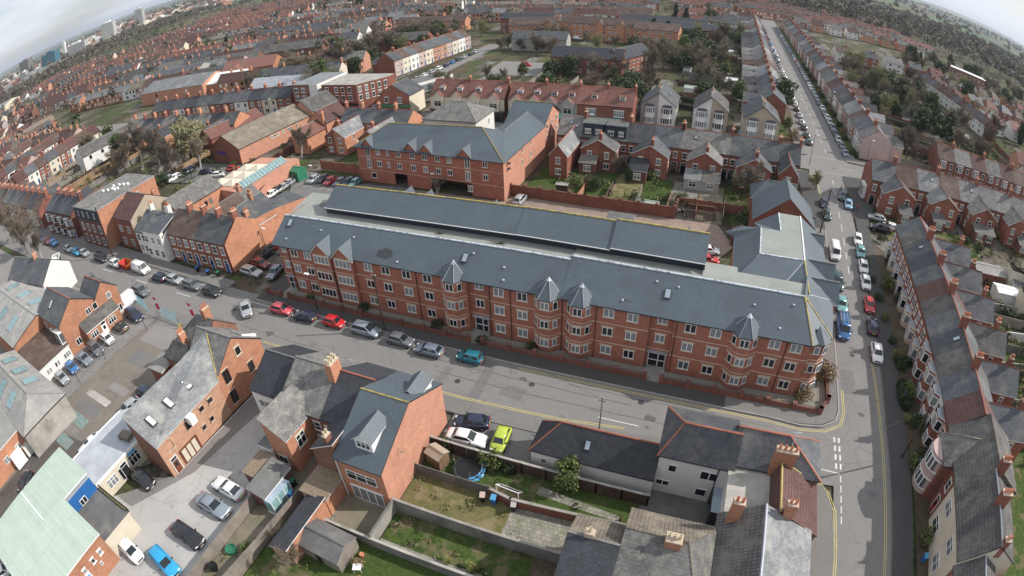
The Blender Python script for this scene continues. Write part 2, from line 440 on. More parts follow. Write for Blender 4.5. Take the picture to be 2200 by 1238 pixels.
    def win(s, face, a, z, w=1.1, h=1.25, style='C', at=0.0, fr=None, st=0, label=None):
        """face f/b/l/r; a: place along x (f, b) or y (l, r); at: the other coordinate"""
        me = win_mesh(w, h, style, fr or s.trim, s.st if st == 0 else st)
        p = (a, at, z) if face in 'fb' else (at, a, z)
        return link('window', me, s.o, p, FACE[face], label)
    def wins(s, face, as_, zs, at=0.0, **k):
        for z in zs:
            for a in as_: s.win(face, a, z, at=at, **k)
    def winang(s, p, ang, w, h, style, fr=None, st=0):
        return link('window', win_mesh(w, h, style, fr or s.trim, s.st if st == 0 else st), s.o, p, ang)
    def door(s, face, a, m='door_blue', at=0.0, w=.9, h=2.3, fr=None, z=0, name='door'):
        p = (a, at, z) if face in 'fb' else (at, a, z)
        return link(name, door_mesh(w, h, m, fr or s.trim), s.o, p, FACE[face])
    def chim(s, x, y, z, w=.65, d=1.1, h=1.5, n=3, m=None, pot='pot', rows=1, below=1.2):
        """chimney standing at the roof height z, rising h"""
        s.roofkids.append(('chimney', chimney_mesh(w, d, h, n, m or s.wm, pot, rows, below), (x, y, z), 0, None))
    def rl(s, p, ax, slope, w=.7, h=1.1, m='skylight', fr='metal_dark'):
        """roof light lying on a slope; p its middle, ax: direction (radians) down the slope, slope = rise/run"""
        def f():
            b = MB(); k = 1/math.sqrt(1+slope*slope)
            q = [(-h/2*k, -w/2), (h/2*k, -w/2), (h/2*k, w/2), (-h/2*k, w/2)]
            b.slab([(x, y, -x*slope+.12) for x, y in q], .12, fr)
            q = [(x*.82, y*.78) for x, y in q]
            b.slab([(x, y, -x*slope+.135) for x, y in q], .02, m)
            return b.mesh('skylight')
        me = cached(('rl', round(slope,2), w, h, m, fr), f)
        s.roofkids.append(('skylight', me, p, ax, None))
    def dormer(s, x, y, z, w, dep, h, rh, rot=0.0, wm='render_white', rm=None, style='C3', flat=False, ww=None, wh=None):
        """dormer facing local -y at rot 0, front bottom middle at (x,y,z), depth dep into the roof"""
        e = bpy.data.objects.new('dormer', None)
        b = MB(); r = MB(); rm = rm or s.rm
        b.box(-w/2, w/2, 0, dep, -.4, h, wm, bottom=False)
        if not flat:
            b.poly([(-w/2,0,h),(w/2,0,h),(0,0,h+rh)], wm)
            b.poly([(w/2,0.0,h),(w/2,dep,h),(0,dep,h+rh),(0,0,h+rh)], wm)
            for sg in (-1, 1):
                q = [(sg*(w/2+.15),-.2,h-.08),(0,-.2,h+rh+.08),(0,dep,h+rh+.08),(sg*(w/2+.15),dep,h-.08)]
                r.slab(q if sg < 0 else q[::-1], .08, rm, 'white') if False else r.slab(q[::-1] if sg < 0 else q, .08, rm, 'white')
        else: r.box(-w/2-.15, w/2+.15, -.2, dep, h, h+.14, rm, rm)
        o = bpy.data.objects.new('dormer', b.mesh('dormer')); C.objects.link(o); o.parent = s.o; o.location = (x, y, z); o.rotation_euler = (0, 0, rot)
        link('dormer_roof', r.mesh('dormer_roof'), o)
        link('window', win_mesh(ww or w*.8, wh or h*.72, style, s.trim, None), o, (0, -.005, h*.15))
        return o
    def part(s, name, mb, loc=(0,0,0), rot=0, smooth=False, label=None):
        return link(name, mb.mesh(name, smooth=smooth), s.o, loc, rot, label)
    def done(s, wall_name='wall'):
        if s.w.f: s.wall = link(wall_name, s.w.mesh(wall_name), s.o)
        if s.r.f:
            s.roof = link('roof', s.r.mesh('roof'), s.o)
            for n, me, p, a, l in s.roofkids: link(n, me, s.roof, p, a, l)
        return s.o

def strip(mb, a, b, w, z, m):
    """flat line of width w between ground points"""
    a, b = Vector(a[:2]), Vector(b[:2]); d = (b-a).normalized(); n = Vector((-d.y, d.x))*w/2
    mb.poly([(*(a-n), z), (*(b-n), z), (*(b+n), z), (*(a+n), z)], m)
def polyline(mb, pts, w, z, m):
    for a, b in zip(pts, pts[1:]): strip(mb, a, b, w, z, m)
def wallrun(name, label, cat, pts, h, t, m, cap=None, pier=0, pierw=.36, ph=.2, group=None, capw=.05):
    """free-standing wall or fence along a polyline; piers every `pier` metres"""
    o = thing(name, label, cat, (pts[0][0], pts[0][1], 0), 0, group)
    b = MB(); c = MB(); x0, y0 = pts[0][:2]
    Q = [(p[0]-x0, p[1]-y0) for p in pts]
    for a, q in zip(Q, Q[1:]):
        a, q = Vector(a), Vector(q); d = q-a; L_ = d.length
        if L_ < .01: continue
        mid = (a+q)/2
        b.obox(mid, d, L_/2+t/2, t/2, 0, h, m)
        if cap: c.obox(mid, d, L_/2+t/2, t/2+capw, h, h+.07, cap)
        if pier:
            n = max(1, round(L_/pier))
            for i in range(n+1):
                p = a+d*(i/n)
                b.obox(p, d, pierw/2, pierw/2, 0, h+ph, m)
                if cap: c.obox(p, d, pierw/2+.04, pierw/2+.04, h+ph, h+ph+.08, cap)
    nm = 'panel' if 'fence' in name else 'brickwork' if 'brick' in m else 'body'
    link(nm, b.mesh(nm), o)
    if c.f: link('coping', c.mesh('coping'), o)
    return o
# ---------------------------------------------------------------- terraced houses
def tbay_mesh(w, h, m, zs, roof, wh=1.25):
    """canted bay on a terrace front, glazed all round at the heights zs"""
    def f():
        b = MB(); c = .55; d = .75
        o = [(-w/2,0.02),(-w/2+c,-d),(w/2-c,-d),(w/2,0.02)]
        b.prism(o, 0, h, m)
        fs = [(o[0],o[1]),(o[1],o[2]),(o[2],o[3])]
        for z in zs:
            for p, q in fs:
                p, q = Vector(p), Vector(q); dd = (q-p).normalized(); L_ = (q-p).length; nn = Vector((dd.y, -dd.x))
                mid = (p+q)/2+nn*.02
                b.obox(mid, dd, L_/2-.08, .03, z, z+wh, 'glass')
                b.obox(mid, dd, L_/2-.02, .05, z-.12, z, 'white'); b.obox(mid, dd, L_/2-.02, .05, z+wh, z+wh+.12, 'white')
                for t in ([-1, 1] if L_ < 1.2 else [-1, -.33, .33, 1]): b.obox(mid+dd*t*(L_/2-.06), dd, .05, .06, z, z+wh, 'white')
        e = .12; q = [(-w/2-e,.02,h),(-w/2+c-e*.4,-d-e,h),(w/2-c+e*.4,-d-e,h),(w/2+e,.02,h)]
        if roof == 'flat': b.prism([(x,y) for x, y, z in q], h, h+.14, 'white', 'lead')
        else:
            t0, t1 = (-w/2+.5,.02,h+.6), (w/2-.5,.02,h+.6)
            b.poly([q[0],q[1],t0], roof); b.poly([q[1],q[2],t1,t0], roof); b.poly([q[2],q[3],t1], roof)
        return b.mesh('bay_window')
    return cached(('tb', w, h, m, tuple(zs), roof, wh), f)

def terr(loc, rot, w, d, label, ze=5.6, zr=8.4, wall='brick_red', roof='slate', wing=None, ch=(), front='plain', group=None, lod=0, rearm=None,
         frontm=None, doorm='door_blue', rl=(), flip=False, name='terraced_house', cat='house', lean=None, eL=0, eR=0, st='cream_trim', gablet=False, back='', rdorm=None, zb=0, trim='white', ridge='ridge_red', pot='pot'):
    """one house of a terrace: front along local x at y=0 facing -y, depth d; the wing runs out at the back"""
    B = Bld(name, label, cat, (loc[0], loc[1], zb), rot, group, wall, roof, st=st, trim=trim)
    x0, x1 = .006, w-.006
    B.gable(x0, x1, 0, d, ze, zr, 'x', ohe=0, oh=.22, ridge=ridge, hip0=eL, hip1=eR)
    if frontm: B.w.poly([(x0,-.012,0),(x1,-.012,0),(x1,-.012,ze-.05),(x0,-.012,ze-.05)], frontm)
    if rearm: B.w.poly([(x1,d+.012,0),(x0,d+.012,0),(x0,d+.012,ze-.05),(x1,d+.012,ze-.05)], rearm)
    s = -1 if flip else 1; cx = w/2; xd = cx+s*w*.30; xw = cx-s*w*.20
    L = lod
    if L == 0:
        if front == 'plain':
            B.win('f', xw, 3.45, 1.15, 1.4, 'S', at=-.012); B.win('f', xw, .85, 1.3, 1.45, 'S', at=-.012); B.win('f', xd, 3.45, .95, 1.4, 'S', at=-.012)
        elif front == 'bay':
            link('bay_window', tbay_mesh(2.3, 2.75, 'stone', (.9,), 'flat'), B.o, (xw, 0, 0)); B.win('f', xw, 3.4, 1.3, 1.45, 'S2', at=-.012); B.win('f', xd, 3.4, .9, 1.4, 'S', at=-.012)
        elif front == 'bay2':
            link('bay_window', tbay_mesh(2.3, 5.2, wall, (.8, 3.45), 'flat'), B.o, (xw, 0, 0)); B.win('f', xd, 3.45, .9, 1.4, 'S', at=-.012)
        B.door('f', xd, doorm, at=-.012)
    elif L == 1:
        B.win('f', xw, 3.45, 1.3, 1.4, 'C', at=-.012); B.win('f', xw, .85, 1.5, 1.45, 'C', at=-.012); B.win('f', xd, 3.45, .9, 1.4, 'F', at=-.012); B.door('f', xd, doorm, at=-.012)
    else:
        for (wx, wz, ww) in ((xw,3.4,1.3),(xw,.9,1.6),(xd,3.4,.8)):
            B.w.box(wx-ww/2, wx+ww/2, -.05, -.013, wz, wz+1.4, 'white', bottom=False); B.w.box(wx-ww/2+.15, wx+ww/2-.15, -.07, -.05, wz+.12, wz+1.25, 'glass', bottom=False)
    if gablet:      # small front gable over the bay
        gw = 1.5
        B.w.poly([(xw-gw,-.3,ze-.3),(xw+gw,-.3,ze-.3),(xw,-.3,ze+1.35)], frontm or wall)
        B.w.box(xw-gw, xw+gw, -.3, 0, 2.7, ze-.3, frontm or wall)
        for sg in (-1, 1):
            q = [(xw+sg*(gw+.15),-.5,ze-.35),(xw,-.5,ze+1.45),(xw,1.6,ze+1.45),(xw+sg*(gw+.15),.1,ze)]
            B.r.slab(q if sg > 0 else q[::-1], .08, roof, 'white')
    if wing:
        ww, wl, we, wr = wing.get('w', 3.6), wing.get('l', 5.5), wing.get('e', 5.0), wing.get('r', 7.2)
        sd = wing.get('s', 1)*s; wm = wing.get('m', wall); wrm = wing.get('roof', roof)
        if sd > 0: a0, a1 = w-ww, w-.006
        else: a0, a1 = .006, ww
        half = wing.get('half', True)
        Bw = d+wl
        if half:      # lean-to half of a paired wing, ridge on the party line
            hi0, hi1 = (we, wr) if sd > 0 else (wr, we)
            for pts in ([(a0,d,0),(a0,Bw,0),(a0,Bw,hi0),(a0,d,hi0)][::-1], [(a1,d,0),(a1,Bw,0),(a1,Bw,hi1),(a1,d,hi1)], [(a1,Bw,0),(a0,Bw,0),(a0,Bw,hi0),(a1,Bw,hi1)]): B.w.poly(pts, wm)
            zrl = lambda x: hi0+(hi1-hi0)*(x-a0)/(a1-a0)+.12
            b0, b1 = (a0-.2, a1) if sd > 0 else (a0, a1+.2)
            slope = (zr-ze)/(d/2)
            def yi(z): return max(d/2, d-(z-ze)/slope)
            B.r.slab([(b0,yi(zrl(b0)),zrl(b0)),(b1,yi(zrl(b1)),zrl(b1)),(b1,Bw+.2,zrl(b1)),(b0,Bw+.2,zrl(b0))], .12, wrm, 'white')
            xr = a1 if sd > 0 else a0; B.r.bar((xr,yi(wr),wr+.13),(xr,Bw+.2,wr+.13), .08, ridge, 4)
        else:
            yi = d-max(0, (wr-ze)/((zr-ze)/(d/2)))
            # plain gabled wing: ridge along y into the main slope
            xm = (a0+a1)/2
            for pts in ([(a0,d,0),(a0,Bw,0),(a0,Bw,we),(a0,d,we)][::-1], [(a1,d,0),(a1,Bw,0),(a1,Bw,we),(a1,d,we)], [(a1,Bw,0),(a0,Bw,0),(a0,Bw,we),(xm,Bw,wr),(a1,Bw,we)]): B.w.poly(pts, wm)
            for sg, xe in ((-1,a0-.18),(1,a1+.18)):
                q = [(xe,Bw+.18,we-.05),(xe,d-.2,we-.05),(xm,yi,wr+.1),(xm,Bw+.18,wr+.1)]
                B.r.slab(q if sg < 0 else q[::-1], .12, wrm, 'white')
            B.r.bar((xm,yi,wr+.12),(xm,Bw+.18,wr+.12), .09, ridge, 4)
        xc = (a0+a1)/2
        if L <= 1:
            B.win('b', xc, 3.15, .95, 1.35, 'S', at=Bw+.01)
            if not wing.get('ext'): B.win('b', xc, .8, 1.2, 1.2, 'C', at=Bw+.01)
            xs = a0 if sd > 0 else a1; fc = 'l' if sd > 0 else 'r'
            if L == 0:
                B.win(fc, d+wl*.6, 3.2, .8, 1.2, 'S', at=xs+(-.01 if sd > 0 else .01)); B.win(fc, d+wl*.45, .9, 1.0, 1.2, 'C', at=xs+(-.01 if sd > 0 else .01))
        elif L == 2: B.w.box(xc-.5, xc+.5, Bw+.01, Bw+.05, 3.1, 4.4, 'white'); B.w.box(xc-.38, xc+.38, Bw+.05, Bw+.07, 3.2, 4.3, 'glass')
        ext = wing.get('ext')
        if ext:      # single-storey extension: (length, width, low z, high z, roof, wall, windows)
            el, ew, z0_, z1_, er, em = ext
            e0 = a0 if sd < 0 else a1-ew
            B.w.box(e0, e0+ew, Bw+.01, Bw+el, 0, z0_, em, bottom=False)
            for xx in (e0, e0+ew): B.w.poly([(xx,Bw+.01,z0_),(xx,Bw+el,z0_),(xx,Bw+.01,z1_)], em)
            B.r.slab([(e0-.15,Bw+.01,z1_+.1),(e0+ew+.15,Bw+.01,z1_+.1),(e0+ew+.15,Bw+el+.15,z0_+.06),(e0-.15,Bw+el+.15,z0_+.06)], .1, er, 'white')
            B.win('b', e0+ew/2, .75, 1.5, 1.25, 'Q', at=Bw+el+.01)
        xo = (w-ww)/2 if sd > 0 else (ww+w)/2
        if L <= 1:
            B.win('b', xo, 3.3, .9, 1.35, 'S', at=d+.015); B.door('b', xo, 'glass_dark', at=d+.015, w=1.2)
        for (cy, n, hh) in wing.get('ch', ()):
            xr = (a1-.3 if sd > 0 else a0+.3) if half else xm
            B.chim(xr, d+cy, wr, .6, .8, hh, n, below=1.4)
    elif L <= 1:
        B.wins('b', (w*.28, w*.72), (3.3,), at=d+.015, w=1.1, h=1.3, style='C'); B.win('b', w*.3, .8, 1.7, 1.3, 'C3', at=d+.015); B.door('b', w*.75, 'glass_dark', at=d+.015)
    for (fx, n, hh) in ch:
        B.chim(fx*w, d/2+.0, zr, .62, 1.15, hh, n, below=1.6, pot=pot)
    for (x, y, ww, hh) in rl:
        sl = (zr-ze)/(d/2); z = ze+min(y, d-y)*sl+.1
        B.rl((x, y, z), -PI/2 if y < d/2 else PI/2, sl, ww, hh)
    if rdorm:
        x, ww, m_ = rdorm
        B.w.box(x-ww/2, x+ww/2, d/2+.1, d-.35, ze, zr-.05, m_); B.r.box(x-ww/2-.12, x+ww/2+.12, d/2, d-.2, zr-.05, zr+.12, 'lead', 'felt_dark')
        B.win('b', x-ww*.25, ze+.85, 1.1, .95, 'Q', at=d-.34); B.win('b', x+ww*.25, ze+.85, 1.3, .95, 'Q', at=d-.34)
    B.done(); return B
def row_dir(p0, p1):
    a, b = Vector(p0), Vector(p1); d = b-a; return d.length, math.atan2(d.y, d.x), d.normalized()
# ================================================================ ground, roads
def ground_mat():
    m, nt, b = _new('ground')
    pos = posn(nt)
    n1 = noise(nt, pos, .09, 6, .65); n2 = noise(nt, pos, .6, 5, .7); n3 = noise(nt, pos, .0035, 6, .6); n4 = noise(nt, pos, .03, 4, .6)
    # a patchwork of garden plots: lawn, weeds, soil, paving
    wp = N(nt, 'ShaderNodeVectorMath', operation='MULTIPLY'); nt.links.new(pos, wp.inputs[0]); wp.inputs[1].default_value = (1/5.4, 1/13.0, 0)
    fl = N(nt, 'ShaderNodeVectorMath', operation='FLOOR'); nt.links.new(wp.outputs[0], fl.inputs[0])
    wn = N(nt, 'ShaderNodeTexWhiteNoise', noise_dimensions='3D'); nt.links.new(fl.outputs[0], wn.inputs['Vector'])
    plot = ramp(nt, wn.outputs['Value'], [(0,(.065,.095,.03)),(.24,(.10,.105,.05)),(.42,(.12,.09,.06)),(.60,(.17,.15,.13)),(.74,(.055,.06,.03)),(.88,(.21,.20,.18))])
    plot.node.color_ramp.interpolation = 'CONSTANT'
    c = mixc(nt, ramp(nt, n1, [(.46,0),(.60,1)]), plot, (.10,.085,.06,1))
    c = mixc(nt, ramp(nt, n2, [(.50,0),(.62,1)]), c, (.045,.045,.028,1))
    # open country farther out: fields and dark woods
    far = mixc(nt, ramp(nt, n3, [(.40,0),(.50,1)]), (.045,.055,.032,1), (.13,.135,.075,1))
    vo = N(nt, 'ShaderNodeTexVoronoi'); setin(vo, Scale=.0045); nt.links.new(pos, vo.inputs['Vector'])
    far = mixc(nt, .35, far, vo.outputs['Color'], 'OVERLAY')
    d = N(nt, 'ShaderNodeVectorMath', operation='LENGTH'); nt.links.new(pos, d.inputs[0])
    mr = N(nt, 'ShaderNodeMapRange'); setin(mr, From_Min=700, From_Max=1500); nt.links.new(d.outputs['Value'], mr.inputs['Value'])
    c = mixc(nt, mr.outputs[0], c, far)
    nt.links.new(c, b.inputs['Base Color']); b.inputs['Roughness'].default_value = .95; b.inputs['Specular IOR Level'].default_value = .1
    MATS['ground'] = m
ground_mat()
def asphalt(name, col, var, patch):
    m, nt, b = _new(name); pos = posn(nt)
    n1 = noise(nt, pos, .22, 5, .6); n2 = noise(nt, pos, 5, 3, .7); n3 = noise(nt, pos, .9, 6, .75)
    c = mixc(nt, ramp(nt, n1, [(.3,0),(.7,1)]), mul(col, 1-var), mul(col, 1+var))
    c = mixc(nt, ramp(nt, n2, [(.35,0),(.7,1)]), c, mul(col, 1.08)); c = mixc(nt, ramp(nt, n3, [(.58,0),(.70,1)]), c, patch)
    # fine cracks
    vo = N(nt, 'ShaderNodeTexVoronoi', feature='DISTANCE_TO_EDGE'); setin(vo, Scale=.33)
    wv = N(nt, 'ShaderNodeVectorMath', operation='ADD'); nt.links.new(pos, wv.inputs[0])
    nn = N(nt, 'ShaderNodeTexNoise'); setin(nn, Scale=.8, Detail=4); nt.links.new(pos, nn.inputs['Vector']); nt.links.new(nn.outputs['Color'], wv.inputs[1])
    nt.links.new(wv.outputs[0], vo.inputs['Vector'])
    ck = ramp(nt, vo.outputs['Distance'], [(0,.72),(.022,1)])
    c = mixc(nt, ramp(nt, noise(nt, pos, .07, 2), [(.45,0),(.6,1)]), c, mixc(nt, 1.0, c, ck, 'MULTIPLY'))
    nt.links.new(c, b.inputs['Base Color']); b.inputs['Roughness'].default_value = .85; b.inputs['Specular IOR Level'].default_value = .25
    MATS[name] = m
asphalt('asphalt', (.205,.195,.186), .08, (.165,.157,.148,1))
asphalt('asphalt_patch', (.165,.16,.155), .1, (.13,.125,.12,1))
asphalt('asphalt_dark', (.075,.073,.072), .12, (.10,.095,.09,1))
asphalt('pavement', (.185,.175,.165), .1, (.155,.15,.14,1))
asphalt('yard', (.40,.385,.37), .16, (.30,.285,.265,1))
asphalt('yard_grey', (.235,.22,.21), .12, (.19,.175,.16,1))
asphalt('yard_dark', (.10,.09,.082), .4, (.15,.13,.11,1))
asphalt('yard_brown', (.19,.165,.14), .25, (.13,.11,.09,1))
mat('kerb', (.36,.34,.32), var=.12, scale=1.5)
mat('line_white', (.62,.62,.60), var=.12, scale=2.5, rv=0); mat('line_yellow', (.56,.47,.17), var=.15, scale=2.5, rv=0, col2=(.40,.36,.20), fine=1.2)
mat('paving_brick', (.27,.20,.165), kind='brick', var=.12, col2=(.30,.235,.19))
mat('slabs', (.28,.265,.22), kind='block', var=.2, col2=(.15,.16,.09), fine=.8)
mat('patio', (.20,.175,.13), var=.22, col2=(.14,.14,.08))
mat('gravel_bed', (.26,.24,.20), var=.35, scale=6)
def grass_mat(name, c1, c2, c3, s=2.2, th=.55):
    m, nt, b = _new(name); pos = posn(nt)
    n1 = noise(nt, pos, s, 6, .7); n2 = noise(nt, pos, .5, 4, .6); n3 = noise(nt, pos, 9, 3, .7)
    c = mixc(nt, ramp(nt, n1, [(.35,0),(.65,1)]), (*c1,1), (*c2,1)); c = mixc(nt, ramp(nt, n2, [(th,0),(th+.1,1)]), c, (*c3,1))
    c = mixc(nt, ramp(nt, n3, [(.3,0),(.7,1)]), mixc(nt, 1.0, c, (.62,.62,.62,1), 'MULTIPLY'), c)
    nt.links.new(c, b.inputs['Base Color']); b.inputs['Roughness'].default_value = .95; b.inputs['Specular IOR Level'].default_value = .1
    MATS[name] = m
grass_mat('lawn', (.05,.08,.02), (.085,.125,.035), (.10,.115,.05))
grass_mat('rough_grass', (.22,.18,.095), (.13,.15,.05), (.27,.225,.13), 1.3, .5)
grass_mat('weeds', (.045,.075,.02), (.10,.145,.04), (.175,.15,.085), 1.6, .50)

b = MB(); RG = 26000
b.poly([(-RG,-RG,-.25),(RG,-RG,-.25),(RG,RG,-.25),(-RG,RG,-.25)], 'ground'); structure('ground', b)

def sheet(name, polys, z=0, kind='structure'):
    """polys: list of (points, material[, dz])"""
    b = MB()
    for p in polys: b.poly([(q[0], q[1], z+(p[2] if len(p) > 2 else 0)) for q in p[0]], p[1])
    return structure(name, b, kind)
def band(c, w0, w1):
    """outline between two parallel offsets of the polyline c: left side w0, right side w1"""
    L_, R = [], []
    for i, p in enumerate(c):
        a = Vector(c[max(0, i-1)]); q = Vector(c[min(len(c)-1, i+1)]); d = (q-a).normalized(); n = Vector((d.y, -d.x))
        L_.append(tuple(Vector(p)+n*w0)); R.append(tuple(Vector(p)+n*w1))
    return L_, R
def road(name, c, w0, w1, m='asphalt', z=0):
    L_, R = band(c, w0, w1); b = MB()
    for i in range(len(c)-1): b.poly([(*L_[i],z),(*R[i],z),(*R[i+1],z),(*L_[i+1],z)], m)
    return structure(name, b)
def pavement(name, outline, m='pavement', h=.12, kerb=None):
    """raised footway with its kerb step"""
    b = MB(); b.prism(outline, -.2, h, 'kerb', m); 
    if kerb:
        for a, q in zip(kerb, kerb[1:]): b_strip(b, a, q, .14, h+.004, 'kerb')
    return structure(name, b)
def b_strip(b, a, q, w, z, m): strip(b, a, q, w, z, m)

# main street, the long straight street to the right, the cross street far behind
road('main_street', [(-330,43.2),(-200,43.4),(-130,44.2),(-60,43.4),(24,44.0)], -5.2, 4.9, z=-.1)
road('long_street', [(21.5,-20),(22.6,28),(23.7,50),(25.3,80),(27.2,108),(28.8,128)], -3.6, 3.5, z=-.096)
road('long_street_beyond', [(29.4,128),(29.6,150),(30.4,190),(30.8,300),(31.5,430),(33,560)], -5.6, 5.9, z=-.096)
road('cross_street', [(-420,112),(-260,120),(-160,128),(-80,134.8),(0,136.4),(30,136.6),(60,134.8),(100,133.4),(220,128),(420,118)], -5.0, 5.0, z=-.092)
sheet('road_patch', [([(8.6,47),(22,47.6),(20.6,54),(23,96),(29,98),(27,54),(26,28),(18.9,26),(19.3,40),(7.5,39.8)],'asphalt')], -.09)
# footways: outlines run counter-clockwise
pavement('footway', [(-62.5,47.25),(11.6,47.25),(15.5,46.9),(18.2,47.3),(20.0,48.6),(20.6,50.5),(20.9,57),(22.2,80),(23.7,99),(24.4,112),(24.4,125),(23,129.5),(18,131.4),(12,131.6),(12,128.4),(19,127.5),(20.5,124),(20.6,104),(19.3,84),(18.6,60),(-62.5,60)], 'asphalt_dark', kerb=[(-62.5,47.32),(11.6,47.32),(15.5,46.97),(18.15,47.37),(19.94,48.65),(20.53,50.5),(20.83,57),(22.13,80),(23.63,99)])
sheet('footway_overlay', [([(6.5,47.5),(15.5,47.2),(18.0,47.6),(19.8,48.8),(20.3,50.6),(22.0,80),(23.4,99),(20.4,99),(18.9,60),(19.0,51.6),(17.9,49.3),(6.5,49.3)],'pavement')], .126)
pavement('footway_near_side', [(-140,36.5),(-17,36.9),(8,36.9),(13.2,37.4),(17.0,36.6),(18.2,34.5),(18.6,31.5),(18.0,8),(15.9,8),(16.1,34.2),(15,35),(15.2,39.0),(13,39.7),(-22,39.5),(-50,39.2),(-140,39.9)][::1], 'pavement') if False else None
pavement('footway_near_side', [(-140,37.2),(-50,37.0),(-22,37.2),(8.5,38.1),(8.5,41.6),(-11,39.7),(-22,39.35),(-50,39.1),(-70,39.7),(-140,40.2)], 'pavement', .1)
pavement('footway_corner', [(15.8,30),(15.8,-5),(17.5,-5),(18.7,20),(19.2,30),(19.0,36.0),(18.2,38.3),(16.6,39.7),(15.6,40.1)], 'pavement', .1)
pavement('footway_right_side', [(25.2,10),(27.9,10),(28.6,30),(29.6,50),(31.4,75),(33.0,100),(34,107),(38,118),(38,124),(36.5,130.9),(32.2,130.6),(31.9,125),(31.6,112),(30.2,98),(28.7,74),(26.8,50),(25.9,30)], 'asphalt_dark')
pavement('footway_far_corner', [(24.6,142.2),(24.2,150),(24.9,190),(25.2,300),(26,430),(23,430),(22.5,300),(22,190),(21.5,146),(-20,143.8),(-85,139.8),(-85,142.5+.0)][::-1] if False else [(24.6,142.0),(24.2,150),(24.9,190),(25.2,300),(26,430),(23.5,430),(22.8,300),(22.4,190),(21.6,145.6),(-20,144.2),(-84,142.4),(-84,139.9),(0,141.5)], 'pavement')
pavement('footway_far_right', [(35.0,142.0),(60,139.9),(100,138.5),(200,133.5),(200,136),(100,141),(61,142.6),(38,145),(37.6,190),(38.3,300),(39,430),(36.9,430),(36.5,300),(36,190),(34.9,150)], 'pavement')
pavement('footway_shops', [(-84,126.3),(12,128.4),(12,131.6),(-84,129.7)], 'pavement')
pavement('footway_left', [(-330,48.6),(-135,49.2),(-104,48.6),(-74,48.0),(-70,47.6),(-70,50.2),(-104,51.5),(-135,52.5),(-330,53)], 'pavement', .11)
# markings
b = MB(); z = -.084
for dy in (0, .24):
    polyline(b, [(-18.5,46.95-dy),(11.6,46.95-dy),(15.6,46.55-dy),(18.6-.1*dy,46.95-dy),(20.5+dy,48.3-dy*.4),(21.1+dy,50.5),(21.25+dy,54.5)], .085, z, 'line_yellow')
    polyline(b, [(26.6-dy,61),(26.1-dy,48),(25.15-dy,28),(24.6-dy,10)], .085, z, 'line_yellow')
    polyline(b, [(-54,39.45+dy),(-22,39.75+dy),(-11,40.2+dy),(-4,41+dy)], .085, z, 'line_yellow')
    polyline(b, [(16,40.0+dy),(17.4,39.4+dy),(18.5+dy,37.9),(19.2+dy,35.8),(19.3+dy,30),(18.95+dy,20),(18.4+dy,8)], .085, z, 'line_yellow')
    polyline(b, [(24.3+dy,103),(24.75+dy,112),(24.8+dy,124),(23.6+dy,129)], .085, z, 'line_yellow')
polyline(b, [(-66,46.7),(-57,46.6),(-30,46.4)], .1, z, 'line_white')
polyline(b, [(-33,44.9),(-33,44.9)], .1, z, 'line_white') if False else None
strip(b, (-7.2,41.9), (-2.6,41.9), .12, z, 'line_white')
for x in (-75,-88,-101): strip(b, (x,44.0), (x-4,44.0), .12, z, 'line_white')
for i in range(4):     # give way dashes at the corner, two rows
    for dx in (0, .55): strip(b, (19.7+dx,46.2-i*1.3), (19.67+dx,45.4-i*1.3), .22, z, 'line_white')
for i in range(5): strip(b, (20.15-.02*i,40.6-i*1.35), (20.13-.02*i,39.7-i*1.35), .12, z, 'line_white')
strip(b, (16.2,41.2), (20.1,40.9), .12, z, 'line_white')
for i, (y0, y1) in enumerate(((84,86.6),(89,91.4),(94,97),(100,103),(106,109),(112,115),(118,121),(124,127))):
    f = lambda y: 25.3+(y-80)*.068; strip(b, (f(y0)+.6,y0), (f(y1)+.6,y1), .12, z, 'line_white')
for i in range(12): strip(b, (25.6+i*.95,131.3), (26.1+i*.95,131.3), .14, z+.004, 'line_white'); strip(b, (25.2+i*.95,142.2), (25.7+i*.95,142.2), .14, z+.004, 'line_white')
for y in range(146, 420, 9): strip(b, (30.2,y), (30.2,y+3.5), .12, z, 'line_white')
for x in (-70,-58,-46,-34,-22,-10,2,14,32,41,50,60,72,84): strip(b, (x,136.6-(max(0,x-30)*.055)), (x+4,136.5-(max(0,x-26)*.055)), .12, z+.01, 'line_white')
structure('road_markings', b)
mat('seam', (.115,.108,.10), var=.25, scale=2, rv=0)
b = MB()
b.poly([(-19.3,41.8,z-.003),(-16.4,41.6,z-.003),(-16.2,43.5,z-.003),(-18.6,43.7,z-.003)], 'asphalt_patch')
b.poly([(-27.3,41.4,z-.003),(-26.2,41.4,z-.003),(-26.0,44.1,z-.003),(-27.0,44.2,z-.003)], 'asphalt_patch')
b.poly([(21.2,54,z-.003),(23.2,54,z-.003),(23.4,58.6,z-.003),(21.5,58.6,z-.003)], 'asphalt_patch')
b.poly([(-22.4,39.6,z-.003),(-21.0,39.6,z-.003),(-21.3,47,z-.003),(-22.4,47,z-.003)], 'asphalt_patch')
for x, y in ((-24.6,42.2),(-16.0,44.6),(-64,44.0),(23.6,62),(-3.0,45.6)):
    b.prism([(x+.38*cos(a*PI/6), y+.38*sin(a*PI/6)) for a in range(12)], z-.003, z+.004, 'metal_dark')
rp = random.Random(77)
for x0,x1,y in ((-66,-38,45.0),(-36,-4,44.9),(-28,6,43.0),(-60,-30,41.2),(-12,12,46.0)):      # long trench seams
    polyline(b, [(x0+(x1-x0)*k/9, y+rp.uniform(-.12,.12)) for k in range(10)], rp.uniform(.05,.09), z-.002, 'seam')
